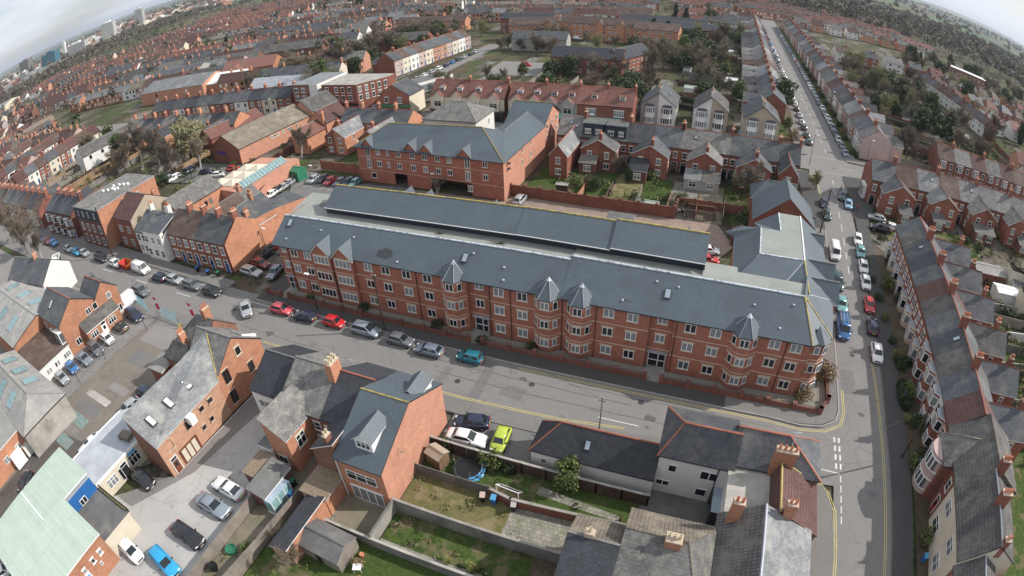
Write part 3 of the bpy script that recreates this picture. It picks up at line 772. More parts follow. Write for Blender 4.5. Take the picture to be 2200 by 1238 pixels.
for k in range(34):      # small repairs, seams and oil marks
    x, y = (rp.uniform(-100,12), rp.uniform(40.2,46.6)) if k < 24 else (rp.uniform(22.5,26.5)+rp.uniform(0,1), rp.uniform(35,125)); s_ = rp.uniform(.25,.9)
    q = [(x+s_*rp.uniform(.6,1.3)*cos(t), y+s_*.7*rp.uniform(.6,1.3)*sin(t), z-.0025) for t in [2*PI*j/9 for j in range(9)]]; b.poly(q, 'asphalt_patch' if k % 3 else 'seam')
for a_ in (44.7,41.9): polyline(b, [(-100+k*6, a_+rp.uniform(-.15,.15)) for k in range(19)], .5, z-.0035, 'worn') if False else None
structure('road_repairs', b)
# courtyard paving, car park, strip of soil in front of the apartments
sheet('courtyard_paving', [([(-58,66),(5.2,59),(5.2,74),(2.2,78),(6.2,86),(1.0,99),(-5.2,93.6),(-37,93),(-38,90),(-60,90.5)],'paving_brick'), ([(-100,60),(-58,60),(-58,66),(-56,90.5),(-76,90.5),(-92,94.8),(-92,92),(-70.2,60)],'asphalt_patch',.004)], -.04)
sheet('planting_bed', [([(-56.9,49.6),(17.7,49.6),(18.9,51.8),(19.1,59),(17.3,59),(16.6,54),(14,51.4),(-56.9,51.4)],'gravel_bed')], .135)
sheet('entrance_path', [([(-26.8,49.2),(-24.2,49.2),(-24.2,52.1),(-26.8,52.1)],'concrete'), ([(-3.6,49.2),(-1.2,49.2),(-1.2,52.1),(-3.6,52.1)],'concrete'), ([(-59,49.2),(-57,49.2),(-57,52.1),(-59,52.1)],'concrete')], .141)
# ================================================================ the long brick apartment building
FY0 = 51.5
def bay_mesh(w, h3, dep=.95, wall='brick_main', z0s=(1.05, 3.9, 6.65)):
    """three-storey canted bay; origin at the facade, centre, facing -y"""
    def f():
        b = MB(); c = .95
        o = [(-w/2,0.02),(-w/2+c,-dep),(w/2-c,-dep),(w/2,0.02)]
        b.prism(o, 0, h3, wall)
        def band(z, t, e, m):
            q = [(-w/2-e,0.02),(-w/2+c-e*.4,-dep-e),(w/2-c+e*.4,-dep-e),(w/2+e,0.02)]; b.prism(q, z, z+t, m)
        for z in z0s:
            band(z-.13, .11, .08, 'stone'); band(z+1.17, .16, .05, 'stone'); band(z+1.34, .05, .09, 'stone')
        for z in (2.75, 5.65): band(z, .09, .04, 'stone')
        return b.mesh('bay')
    return cached(('bay', w, h3), f)
def add_bay(B, x, y, w=3.3, dep=.95):
    h3 = 8.12
    o = link('bay', bay_mesh(w, h3, dep), B.o, (x, y, 0))
    c = .95; a = math.atan2(dep, c)
    for z in (1.06, 3.91, 6.66):
        link('window', win_mesh(1.1, 1.1, 'C', 'white', None), o, (0, -dep-.005, z))
        for s in (-1, 1):
            link('window', win_mesh(.6, 1.1, 'F', 'white', None), o, (s*(w/2-c/2), -dep/2-.01, z), s*a)
    r = MB(); ap = (0, .85, 10.15); e = .22
    q = [(-w/2-e,0.25,8.1),(-w/2+c-e*.5,-dep-e,8.1),(w/2-c+e*.5,-dep-e,8.1),(w/2+e,.25,8.1)]
    ft = [(-w/2-e*.2,1.1,8.9),(w/2+e*.2,1.1,8.9)]
    for i in range(3): r.slab([q[i], q[i+1], ap], .1, 'slate_main', 'black_trim')
    r.poly([q[3], (w/2+.1,.9,8.9), ap], 'slate_main'); r.poly([(-w/2-.1,.9,8.9), q[0], ap], 'slate_main')
    for p in q: r.bar(p, ap, .05, 'lead', 4)
    v = lambda k: tuple(ap[i]+(q[k][i]-ap[i])*.2 for i in range(3))
    for i in range(3): a1, b1 = v(i), v(i+1); r.poly([(a1[0],a1[1]-.02,a1[2]+.06),(b1[0],b1[1]-.02,b1[2]+.06),(ap[0],ap[1],ap[2]+.1)], 'lead_white')
    link('bay_roof', r.mesh('bay_roof'), o)

mat('slate_stain',(.055,.06,.065),var=.3,scale=3,rv=0); mat('leaf_moss',(.08,.08,.04),rv=0)
A = Bld('apartment_building', 'long three-storey red brick apartment block with slate roofs, bays and gables along the main street', 'apartment building', (0,0,0), wall='brick_main', roof='slate_main', st='stone')
SM = 'slate_main'
# front range walls, stepped back at the entrances
def front_wall(xs):
    for x0, x1, y in xs:
        A.w.poly([(x0,y,0),(x1,y,0),(x1,y,8.15),(x0,y,8.15)], 'brick_main')
    for (a, b) in zip(xs, xs[1:]):
        x = a[1]; A.w.poly([(x,a[2],0),(x,b[2],0),(x,b[2],8.15),(x,a[2],8.15)], 'brick_main')
SEG = [(-59.3,-57.0,52.1),(-57.0,-51.5,FY0),(-51.5,-48.15,51.0),(-48.15,-47.75,51.4),(-47.75,-44.3,51.0),(-44.3,-26.9,FY0),(-26.9,-24.0,52.15),(-24.0,-3.9,FY0),(-3.9,-1.0,52.15),(-1.0,14.6,FY0)]
front_wall(SEG)
# end and back walls of the whole block
A.w.poly([(-59.3,66.5,0),(-59.3,52.1,0),(-59.3,52.1,8.15),(-59.3,55.6,10.9),(-59.3,64,10.7),(-59.3,66.5,9)], 'brick_main')
A.w.poly([(1.2,66.5,0),(-59.3,66.5,0),(-59.3,66.5,8.6),(1.2,66.5,8.6)], 'brick_main')
A.w.poly([(1.2,57,0),(1.2,66.5,0),(1.2,66.5,8.6),(1.2,61.9,13.8),(1.2,58.3,11.9),(1.2,57,10.7)], 'render_white')
A.w.poly([(14.6,51.5,0),(17.0,53.9,0),(17.0,53.9,8.2),(14.6,51.5,8.2)], 'brick_main')
A.w.poly([(17.0,53.9,0),(17.6,61,0),(17.6,61,8.3),(17.0,53.9,8.3)], 'brick_main')
# string courses
ST = MB()
for z in (2.75, 5.65):
    for x0, x1, y in SEG: ST.box(x0-.03, x1+.03, y-.04, y+.02, z, z+.1, 'stone')
    ST.obox((15.8, 52.7), (1,1), 1.75, .05, z, z+.1, 'stone')
A.part('string_course', ST)
for x in (-56.7, -34.3, -23.85, -21.1, -14.5, -10.3, -.7, 12.0):
    DP = MB(); DP.box(-.05, .05, -.1, -.005, .05, 8.1, 'brown_trim'); A.part('downpipe', DP, (x, FY0, 0))
DP = MB(); DP.box(-48.0,-47.9, 50.95, 51.05, 0, 8, 'brown_trim'); A.part('downpipe', DP)
# roofs of the front range
V = {'a':(-59.65,51.15,8.22),'b':(-14.75,51.15,8.22),'c':(-14.75,55.6,11.05),'d':(-59.65,55.6,11.05),
     'e':(-14.75,51.15,8.24),'f':(14.75,51.1,8.24),'g':(13.3,56.0,11.35),'h':(-14.75,56.0,11.35),
     'i':(17.35,53.45,8.1),'j':(18.1,61.2,8.5),'k':(14.0,61.2,11.25)}
A.roof_faces(V, ['abcd','efgh','fig','ijkg'], SM, .16)
A.r.bar(V['d'], V['c'], .13, 'lead_white', 5); A.r.bar(V['h'], V['g'], .13, 'lead_white', 5)
A.r.bar(V['f'], V['g'], .09, 'ridge_lichen', 4); A.r.bar(V['i'], V['g'], .09, 'ridge_lichen', 4)
A.r.poly([(-14.75,50.95,8.0),(-14.75,56.0,11.35),(-14.75,56.0,10.7)], 'lead')
# flat deck behind the ridge
DZ = 10.72
A.r.slab([(-59.65,55.7,DZ),(-14.75,55.7,DZ),(-14.75,58.6,DZ),(-53.5,58.6,DZ),(-54.3,64.3,DZ),(-61.3,64.3,DZ)], .3, 'felt', 'ridge_red')
A.r.slab([(-14.7,56.1,DZ+.22),(14.0,56.1,DZ+.22),(14.0,59.5,DZ+.22),(-14.7,59.5,DZ+.22)], .3, 'felt', 'lead')
A.r.poly([(-56.6,60.2,DZ+.02),(-53.4,58.6,DZ+.02),(-53.4,63.5,DZ+.04),(-57.3,62.2,DZ+.02)], 'felt_dark')
A.r.poly([(-14.75,55.8,DZ),(-14.75,58.5,DZ),(-14.75,58.5,DZ+.3),(-14.75,55.8,DZ+.3)], 'lead')
# back range: clerestory wall and pitched roof in three lengths
for x0, x1, dz in ((-53.6,-22.8,0),(-22.8,-10.4,.05),(-10.4,1.35,.3)):
    A.w.poly([(x0,58.5,DZ),(x1,58.5,DZ),(x1,58.5,12.0+dz),(x0,58.5,12.0+dz)], 'clad_dark')
    A.r.slab([(x0,57.95,11.85+dz),(x1,57.95,11.85+dz),(x1,61.8,13.95+dz),(x0,61.8,13.95+dz)], .14, SM, 'lead')
    A.r.slab([(x1,67.1,8.4),(x0,67.1,8.4),(x0,61.8,13.95+dz),(x1,61.8,13.95+dz)], .14, SM, 'black_trim')
    A.r.bar((x0,61.8,13.97+dz),(x1,61.8,13.97+dz), .12, 'ridge_lichen', 5)
    A.r.box(x0, x1, 57.88, 57.95, 11.78+dz, 11.86+dz, 'white')
A.w.poly([(-53.6,58.5,DZ),(-53.6,61.8,13.8),(-53.6,66.8,8.8),(-53.6,66.8,8)], 'clad_dark')
for gx, gz in ((-43.2,12.5),(-39.7,12.3),(-29.0,11.9),(-17.9,11.6),(-1.4,12.1)):
    A.w.poly([(gx+1.5,66.9,8.4),(gx-1.5,66.9,8.4),(gx,66.9,gz-.2)], 'brick_main')
    for s in (-1, 1):
        q = [(gx+s*1.7,67.2,8.4),(gx,67.2,gz),(gx,64.2,gz)]
        A.r.slab(q if s > 0 else q[::-1], .08, SM, 'white')
for (x, y, w_, h_) in ((-39.6,52.6,1.5,.8),(-6.2,52.9,1.9,.9),(.9,53.0,1.2,.6)):
    q = [(x+w_*cos(t)*R_.uniform(.7,1.1), y+h_*sin(t)*R_.uniform(.7,1.1)) for t in [2*PI*k/14 for k in range(14)]]
    A.r.poly([(a_, b_, 8.24+(b_-51.15)*.625+.02) for a_, b_ in q], 'slate_stain')
for (x, y, w_) in ((-33.4,57.2,.7),(-24.6,57.0,1.0)):
    for k in range(40):
        a_, r__ = R_.uniform(0,6.28), R_.uniform(0,w_); A.r.bar((x,y,DZ+.02),(x+r__*cos(a_)*1.5,y+r__*.6*sin(a_),DZ+.1+R_.random()*.25),.02,'leaf_moss',3)
# vents on the slate
for x, y in ((-57.2,52.3),(-51.6,54.2),(-45.5,54.0),(-37.2,51.9),(-27.0,54.4),(-22.5,53.4),(-22.1,52.0),(-3.9,54.8),(-1.3,54.6),(-7.4,52.2),(7.6,54.2),(10.8,52.3),(12.1,54.9)):
    zz = 8.05+(y-50.95)*.645; A.r.box(x-.13, x+.13, y-.16, y+.1, zz, zz+.14, 'lead')
# inner roofs of the corner wing
Z = 10.95
V = {n: (x, y, z) for n, x, y, z in (
  ('A',8.2,65.0,Z),('B',14.1,65.2,Z),('C',8.5,72.6,Z),('D',5.0,59.7,8.7),('E',5.0,73.4,8.5),('F',11.0,59.7,DZ+.25),('G',14.0,57.1,DZ+.25),
  ('H',11.3,72.6,Z),('I',11.3,78.6,Z),('J',14.6,78.6,Z),('K',8.0,78.6,8.7),('M',8.0,73.4,8.7),('N',18.3,78.2,8.5),('P',18.1,60.9,8.5),('Q',14.0,61.0,Z),('T',6.3,75.2,8.3),('U',3.6,74.8,8.2))}
V['Dd'] = (5.0,59.7,DZ+.2)
A.r.slab([V[c] for c in 'ABJIHC'], .2, 'felt', 'lead')
A.r.slab([(5.0,59.6,9.6),(11.0,59.6,9.8),V['B'],V['A']], .1, SM, 'black_trim')
A.r.slab([(10.9,59.6,9.75),(14.0,57.15,DZ+.3),V['B']], .1, SM, 'black_trim')
A.r.slab([V['E'],(5.0,59.6,9.0),V['A'],V['C']], .1, SM, 'white')
A.r.slab([V['U'],V['E'],V['C'],(6.2,76.2,9.0)], .1, SM, 'black_trim')
A.r.slab([V['M'],(8.0,78.6,8.7),V['I'],V['H'],(8.6,72.6,Z-.1)], .1, SM, 'black_trim')
A.r.slab([V['P'],V['N'],V['J'],V['B'],(14.0,57.2,Z+.1)], .14, SM, 'white')
A.r.bar((14.0,57.2,Z+.15), V['B'], .1, 'ridge_lichen', 4); A.r.bar(V['B'], V['J'], .12, 'white', 4); A.r.bar(V['A'], V['B'], .13, 'lead_white', 4)
A.r.bar(V['A'], V['C'], .1, 'lead_white', 4); A.r.bar(V['A'], (5.0,59.6,9.1), .07, 'ridge_grey', 4); A.r.bar(V['H'], V['I'], .1, 'lead_white', 4); A.r.bar((11,59.6,9.8), V['B'], .06, 'lead', 4)
A.walls([(5.2,59.0),(17.7,59.0),(17.9,78.3),(8.3,78.3),(8.3,74.0),(5.2,73.2)], 0, 8.5)
A.w.poly([(17.9,78.3,8.4),(8.3,78.3,8.4),(11.3,78.4,Z-.1),(14.6,78.4,Z-.1)], 'brick_main')
A.w.poly([(5.2,59.0,8.4),(5.2,59.0,DZ),(5.2,57,DZ),(5.2,57,8.4)], 'brick_main')
A.flat([(1.2,57.2),(5.4,57.2),(5.4,61.0),(1.2,61.0)], DZ-.03, m='felt')
for y, w_, pr in ((75.8,2.4,.2),(66.4,3.6,.45),(61.9,3.6,.45)):
    xf = 17.9+pr; zt = 10.6 if w_ > 3 else 9.9; xi = 14.6 if w_ > 3 else 15.7
    A.w.prism([(16.5,y-w_/2),(xf,y-w_/2),(xf,y+w_/2),(16.5,y+w_/2)], 0, 8.5, 'brick_main')
    A.w.poly([(xf,y-w_/2,8.5),(xf,y+w_/2,8.5),(xf,y,zt-.1)], 'brick_main')
    for s in (-1, 1):
        q = [(xf+.25,y+s*(w_/2+.2),8.4),(xf+.25,y,zt),(xi,y,zt),(16.6,y+s*(w_/2+.2),8.75)]
        A.r.slab(q if s < 0 else q[::-1], .1, SM, 'white')
    A.r.bar((xf+.25,y,zt+.02),(xi,y,zt+.02), .07, 'ridge_grey', 4)
    for z in (1.0, 3.9, 6.6): A.win('r', y, z, 1.1, 1.2, 'A', at=xf+.005)
for y in (55.8, 58.6, 64.1, 69.3, 71.6, 73.6):
    for z in (1.05, 3.9, 6.65): A.win('r', y, z, 1.1, 1.15, 'A', at=17.62+(y-61)*.018 if y > 61 else 17.05+(y-53.9)*.085+.01)
# front gables
for x in (-49.85, -46.0):
    g = MB(); g.poly([(x-1.75,50.99,8.0),(x+1.75,50.99,8.0),(x,50.99,9.75)], 'brick_main'); A.w.poly(g.v[:3], 'brick_main')
    for s in (-1, 1):
        q = [(x+s*1.95,50.75,7.98),(x,50.75,9.95),(x,54.0,9.97),(x+s*1.95,50.96,8.1)]
        A.r.slab(q if s < 0 else q[::-1], .1, SM, 'cream_trim')
    for z in (1.05, 3.9, 6.65): A.win('f', x, z, 2.7, 1.25, 'A4', at=50.99)
# plain windows, three floors
top = [-55.5,-52.9,-42.0,-39.1,-35.8,-32.6,-22.6,-19.6,-8.8,-5.9,.9,3.8,10.6,13.1]
for x in top:
    for z in (1.05, 3.9, 6.65): A.win('f', x, z, 1.3, 1.2, 'A', at=FY0-.005)
for x in (-25.5, -2.45):
    for z in (3.9, 6.65): A.win('f', x, z, 1.15, 1.15, 'A', at=52.145)
for z in (3.9, 6.65): A.win('f', -58.1, z, 1.0, 1.15, 'A', at=52.095)
for x, w_ in ((-58.0,1.5),(-25.45,1.9),(-2.45,2.2)):
    b = MB(); b.box(-w_/2, w_/2, -.05, .01, 0, 2.3, 'glass_dark')
    for q in (-w_/2, w_/2*.1, w_/2-.1): b.box(q, q+.1, -.09, .01, 0, 2.3, 'white')
    for z in (0, 1.05, 2.2): b.box(-w_/2, w_/2, -.09, .01, z, z+.1, 'white')
    b.box(-w_/2-.2, w_/2+.2, -.5, .01, 2.42, 2.5, 'lead')
    A.part('entrance_door', b, (x, 52.1 if x < -50 else 52.14, 0))
for x in (-28.9, -16.45, -12.4, 7.15): add_bay(A, x, FY0)
# corner bay on the chamfer
cb = link('bay', bay_mesh(2.9, 8.12, .7), A.o, (15.9, 52.85, 0), rad(45))
for z in (1.06, 3.91, 6.66):
    link('window', win_mesh(.95, 1.1, 'C', 'white', None), cb, (0, -.955, z))
    for s in (-1, 1): link('window', win_mesh(.7, 1.1, 'F', 'white', None), cb, (s*.98, -.5, z), s*PI/4)
b = MB(); ap = (0,.7,9.6)
q = [(-1.6,.1,8.15),(-.6,-1.1,8.13),(.6,-1.1,8.13),(1.6,.1,8.15)]
for i in range(3): b.slab([q[i], q[i+1], ap], .1, 'slate_main', 'black_trim')
link('bay_roof', b.mesh('bay_roof'), cb)
# roof lights and the stair housings that stand on the deck
for x, y in ((-59.0+1.2,54.4),(-27.9,53.6),(-6.0+3.6,53.6)):
    A.rl((x, y, 8.1+(y-50.95)*.645+.08), -PI/2, .645, .75, 1.3)
A.done()
for (x, y, lab) in ((-47.5,66.9,'dark clad lift housing with grey flat top beside the rear apartment block'),(-11.6,71.4,'dark clad flat-topped plant room behind the long slate ridge')):
    B = Bld('plant_room', lab, 'plant room', (x, y, 0), wall='clad_dark', roof='felt_dark')
    h = 9.3 if x > -20 else 8.6
    B.w.box(-1.9, 1.9, -1.7, 1.7, 0, h, 'clad_dark'); B.w.box(1.9, 1.93, -1.68, 1.68, 0, h-.05, 'brick_pink')
    B.r.slab([(-2.0,-1.8,h+.1),(2.1,-1.8,h+.1),(2.1,1.8,h+.25),(-2.0,1.8,h+.25)], .15, 'felt_dark', 'lead'); B.done()

# boundary wall with piers, planting behind it
yw = 49.4
for i, (x0, x1, lab) in enumerate(((-61.5,-58.7,'short brick garden wall left of the first apartment entrance'),(-56.9,-26.3,'low red brick front wall with piers under the gables and the first bay'),(-24.3,-3.4,'low red brick front wall with piers between the two glazed entrances'),(-1.3,17.9,'low red brick front wall with piers ending at the street corner'))):
    pts = [(x0,yw),(x1,yw)]
    if i == 3: pts += [(19.0,51.6),(19.3,58.0)]
    o = wallrun('garden_wall', lab, 'wall', pts, .7, .24, 'brick_red', 'brick_dark', pier=3.4, ph=.35, pierw=.5)
    r = MB()
    for a, q in zip(pts, pts[1:]):
        a = Vector((a[0]-pts[0][0], a[1]-pts[0][1])); q = Vector((q[0]-pts[0][0], q[1]-pts[0][1])); n = int((q-a).length/.35)
        for k in range(n):
            p = a+(q-a)*(k/n); r.bar((p.x,p.y,.76),(p.x,p.y,1.02+.12*abs(sin(k*.32))), .014, 'black_trim', 4)
        r.bar((a.x,a.y,1.05),(q.x,q.y,1.05), .02, 'black_trim', 4)
    link('railing', r.mesh('railing'), o)
# ================================================================ houses and yards on the near side of the street
# --- tall new brick house with two dormers
B = Bld('detached_house', 'tall new orange-brick house with blank side wall and two gabled dormers beside the gardens', 'house', (-28.0,23.2), wall='brick_orange', roof='slate_main', st=None)
B.gable(0, 5.2, 0, 12.4, 6.0, 9.2, 'x', ridge='ridge_lichen', ohe=.1)
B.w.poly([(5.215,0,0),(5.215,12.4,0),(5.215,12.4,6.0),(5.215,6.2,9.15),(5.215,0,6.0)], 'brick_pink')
B.dormer(2.9, 1.3, 6.9, 1.9, 3.2, 1.25, .85, style='C3', wm='white')
B.dormer(4.0, 11.0, 6.85, 1.9, 3.0, 1.0, .8, rot=PI, style='C3', wm='white')
B.win('f', 2.6, 3.3, 3.4, 1.3, 'C3', at=-.01); B.win('f', 2.7, .05, 3.6, 2.1, 'FD4', at=-.01, st=None)
B.wins('b', (1.3, 3.9), (.9, 3.5), at=12.41, w=1.3, h=1.3, style='C')
b = MB(); b.bar((.1,-.12,0),(.1,-.12,5.9), .06, 'white', 6); B.part('downpipe', b)
b = MB(); b.bar((5.3,3.2,5.6),(5.9,3.0,5.9), .03, 'metal_grey'); b.bar((5.7,2.8,5.9),(5.9,3.4,6.0), .02, 'metal_grey'); b.bar((5.5,3.1,5.2),(5.3,3.1,6.3),.02,'metal_grey'); B.part('aerial', b)
B.done()
# --- middle pair with the big pot chimney
B = Bld('terraced_house', 'old slate-roofed house with cream chimney pots and a grey lean-to wing', 'house', (-38.4,27.2), wall='brick_brown', roof='slate_old')
B.gable(0, 5.7, 0, 8.9, 5.5, 8.35, 'x', ohe=.02, ridge='ridge_grey')
B.mono(1.2, 4.0, -3.9, 0, (7.2,5.2,5.2,7.2), m='slate_old', wm='brick_orange', edge='lead_white')
B.r.slab([(1.15,-.1,7.3),(4.15,-.1,5.28),(2.2,2.9,7.35),(1.15,2.6,7.3)], .1, 'slate_old', 'lead')
B.win('r', -2.0, 2.7, 1.3, 1.7, 'Q', at=4.01); B.win('f', 2.4, .9, 1.2, 1.2, 'C', at=-3.91)
B.door('f', 4.9, 'door_brown', at=-.01); B.win('f', 4.9, 3.2, .9, 1.3, 'S', at=-.01); B.win('b', 1.4, 3.3, 1.1, 1.4, 'S', at=8.91); B.win('b', 4.0, 3.3, 1.1, 1.4, 'S', at=8.91); B.win('b', 1.6, .9, 1.5, 1.4, 'C', at=8.91)
B.chim(5.65, 3.9, 7.9, .85, 1.5, 2.1, 3, m='brick_orange', pot='pot_cream', rows=2, below=1.6)
b = MB(); b.bar((5.7,4.2,9.9),(5.9,4.6,11.6), .025, 'metal_grey'); b.bar((5.4,4.4,11.5),(6.4,4.7,11.4), .02, 'metal_grey'); b.bar((5.3,3.6,9.9),(5.2,3.7,11.2),.02,'metal_grey'); b.bar((4.9,3.5,11.1),(5.5,3.9,11.1),.02,'metal_grey'); B.part('aerial', b)
# yard buildings behind it
B.mono(2.1, 4.2, -9.2, -5.0, (2.7,2.2,2.2,2.7), m='felt_dark', wm='brick_dark', edge='white')
B.mono(-.4, 1.2, -4.2, -1.4, (2.9,2.9,2.9,2.9), m='felt_dark', wm='render_white')
B.mono(-.1, 2.0, -7.6, -4.6, (2.3,2.3,2.3,2.3), m='felt_gravel', wm='brick_dark', edge='black_trim')
g = MB(); g.box(4.0, 5.1, -9.4, -6.3, 0, 2.1, 'glass_green', 'skylight')
for i in range(4): g.box(5.1, 5.14, -9.4+i*1.0, -9.32+i*1.0, 0, 2.1, 'white')
g.box(4.0, 5.15, -9.43, -9.38, 0, .3, 'white'); B.part('lean_to', g)
B.done()
B = Bld('terraced_house', 'dark slate-roofed brick house with red ridge tiles between chimney pots and new house', 'house', (-32.7,27.2), wall='brick_brown', roof='slate_dark')
B.gable(0, 4.66, 0, 8.9, 5.5, 8.3, 'x', ohe=.01, ridge='ridge_red')
B.mono(1.5, 4.5, -3.6, 0, (5.3,7.1,7.1,5.3), m='slate_dark', wm='brick_brown', edge='white')
B.chim(3.5, -3.0, 6.4, .5, .8, 1.2, 2, pot='pot_cream')
B.mono(1.6, 4.6, -6.9, -3.65, (2.6,2.6,2.6,2.6), m='felt_gravel', wm='brick_orange', edge='lead')
B.mono(2.4, 4.5, -13.2, -6.95, (2.2,2.9,2.9,2.2), m='slate_dark', wm='brick_orange', edge='white')
B.win('b', 2.3, 3.3, 1.1, 1.4, 'S', at=8.91); B.win('b', 2.3, .9, 1.5, 1.4, 'C', at=8.91); B.win('f', .7, 3.0, .9, 1.3, 'S', at=-.01); B.done()
# --- dark roofed white house by the alley
B = Bld('white_house', 'white rendered house with plain dark slate roof beside the alley', 'house', (-43.5,27.9), wall='render_white', roof='slate_dark')
B.gable(0, 5.05, 0, 8.2, 5.0, 7.55, 'x', ohe=.1, oh=.15)
B.win('f', 1.6, 2.6, 1.8, 1.2, 'C', at=-.01); B.win('f', 1.4, .6, 1.2, 1.2, 'C', at=-.01); B.wins('b', (1.2,3.6), (.9,3.1), at=8.21, w=1.1, h=1.2, style='S'); B.done()
# --- converted workshop: long slate lean-to against a gabled street range
B = Bld('converted_workshop', 'long brick workshop with pale slate roof, skylights and tall gable to the alley', 'workshop', (-52.4,16.1), wall='brick_buff', roof='slate_light', st='stone')
B.w.prism([(0,0),(4.6,0),(4.3,10.9),(0,10.9)], 0, 5.1, 'brick_buff', bottom=False)
B.w.poly([(4.6,0,5.1),(0,0,5.1),(0,0,7.6)][::-1], 'brick_brown'); B.w.poly([(0,0,5.1),(0,10.9,5.1),(0,10.9,7.7),(0,0,7.6)], 'brick_orange')
B.w.poly([(0,-.01,0),(4.6,-.01,0),(4.6,-.01,5.1),(0,-.01,7.55)], 'brick_brown')
B.r.slab([(-.15,-.12,7.72),(4.8,-.12,5.08),(4.7,10.9,5.5),(.6,14.3,8.6),(-.3,14.9,8.5),(-.15,10,7.8)], .12, 'slate_light', 'lead')
B.gable(-1.6, 4.3, 10.9, 18.9, 5.6, 8.75, 'x', ohe=.08, m='slate_old', wm='brick_orange', ridge='ridge_grey')
B.r.bar((4.6,10.9,5.6),(.6,14.4,8.75), .08, 'ridge_lichen', 4)
for i, y in enumerate((1.9, 4.9, 8.0)): B.rl((2.7, y, 6.45+.03*y), 0, .53, .75, 1.5, m='white')
for y, z, w_, h_ in ((1.6,3.2,.9,1.3),(5.0,3.4,.8,1.1),(7.4,3.9,.6,.6),(8.9,3.9,.6,.6),(6.6,1.6,.5,.6),(8.0,1.7,.5,.6)): B.win('r', y, z, w_, h_, 'X', at=4.5, fr='brown_trim')
b = MB(); b.box(-.03,.03,-1.5,1.5,0,2.2,'door_brown'); 
for i in range(3): b.box(.02,.06,-1.2+i*.85,-.55+i*.85,.2,2.0,'render_cream')
B.part('double_door', b, (4.6,3.6,0)); B.door('r', 1.1, 'door_brown', at=4.62)
B.win('r', 12.4, 3.9, 1.0, 1.9, 'X2', at=4.31, fr='brown_trim'); B.win('r', 12.2, .8, 1.0, 1.9, 'X2', at=4.31, fr='brown_trim'); B.win('r', 15.2, 6.0, .9, 1.2, 'X', at=4.31, fr='cream_trim'); B.win('r', 16.2, 2.6, .9, 1.5, 'X', at=4.31, fr='brown_trim')
b = MB(); b.box(-.5,.5,0,.9,0,1.1,'white'); B.part('oriel', b, (5.0,4.9,4.1), 0)
B.r.slab([(1.4,17.2,7.3),(3.4,17.2,7.3),(3.4,19.2,6.0),(1.4,19.2,6.0)], .5, 'slate_old', 'white')
B.wins('b', (0,2.6), (.9,3.4), at=18.91, w=1.2, h=1.3, style='C'); B.done()
B = Bld('corner_house', 'small hip-roofed brick house with two chimneys next to the fenced yard', 'house', (-60.2,28.2), wall='brick_brown', roof='slate_old')
B.gable(0, 6.1, 2.3, 8.3, 5.2, 8.0, 'x', hip0=2.8, oh=.15, ohe=0)
B.gable(.3, 4.8, -.2, 2.6, 4.6, 6.6, 'x', hip0=1.5, hip1=.01, oh=.12, ohe=0)
B.chim(4.6, 5.6, 7.7, .75, 1.1, 1.7, 3, m='brick_orange', pot='pot'); B.chim(3.6, 1.6, 6.3, .6, .9, 1.8, 3, m='brick_orange')
B.mono(-2.5, .5, -1.8, 1.6, (3.0,3.1,3.4,3.3), m='asbestos', wm='brick_red'); B.win('r', .3, 1.2, 1.2, 1.0, 'C', at=.52)
B.wins('b', (1.6,4.4), (.9,3.2), at=8.31, w=1.1, h=1.3, style='S'); B.done()
# --- brick offices with two gables
B = Bld('brick_office', 'double-gabled orange brick office with white windows and dark slate roofs facing the car park', 'office', (-94.5,23.5), wall='brick_orange', roof='slate', st=None)
B.gable(0, 10.1, 0, 7.9, 5.8, 8.4, 'x', ohe=.1, ridge='ridge_red')
B.gable(4.2, 10.1, 7.9, 12.9, 5.2, 7.4, 'x', ohe=.08, ridge='ridge_red')
B.mono(10.11, 11.9, 3.6, 10.9, (3.7,2.5,2.5,3.7), m='tile_grey', wm='brick_orange')
B.win('r', 6.2, 4.0, 1.0, 1.1, 'C', at=10.12); B.win('r', 7.7, 4.0, 1.0, 1.1, 'F', at=10.12); B.win('r', 10.9, 4.0, .9, 1.1, 'F', at=10.12)
B.win('r', 4.9, .9, 1.5, 1.1, 'C3', at=11.91); B.win('r', 8.9, .9, 1.6, 1.1, 'C3', at=11.91); B.door('r', 7.0, 'white', at=11.91, w=1.0); B.win('r', 2.2, .8, 1.1, 1.2, 'C', at=10.12); B.win('r', 11.9, .8, 1.1, 1.2, 'C', at=10.12)
b = MB(); b.box(-1.1,1.1,-.85,.1,2.8,4.9,'white'); b.box(-.95,.95,-.88,-.8,3.0,3.8,'glass'); b.box(-.95,.95,-.88,-.8,3.95,4.75,'glass'); b.box(-.05,.05,-.9,-.8,2.8,4.9,'white'); b.box(1.08,1.13,-.7,0,3.0,4.7,'glass'); B.part('oriel_window', b, (9.0,-.02,0))
b = MB(); b.box(-.5,.5,-.35,0,0,.6,'white'); 
for x in (7.0, 5.2): B.part('air_conditioner', b, (x,-.02,3.6))
B.win('f', 2.5, 3.4, 1.0, 1.2, 'C', at=-.02)
B.rl((4.5,2.0,7.25), -PI/2, .66, .5, 1.6, m='white'); B.wins('l', (2,5), (.9,3.4), at=-.01, w=1.0, h=1.2, style='C'); B.done()
B = Bld('white_cottage', 'single-storey white building with brown felt roof, low windows facing parked cars', 'cottage', (-93.2,16.3), wall='render_white', roof='felt_dark', st=None)
B.mono(0, 9.6, 0, 7.0, (3.3,2.6,2.7,3.3), m='tile_brown', wm='render_white')
for y in (1.4, 2.0, 3.4, 4.0, 5.6, 6.1, 6.6): B.win('r', y, 1.0, .42, .9, 'F', at=9.62, st=None)
B.done()
def shed(name, label, loc, x1, y1, ze, zr, axis='x', wall='concrete', roof='asbestos', **k):
    B = Bld(name, label, 'warehouse', loc, wall=wall, roof=roof, st=None); B.gable(0, x1, 0, y1, ze, zr, axis, **k); return B
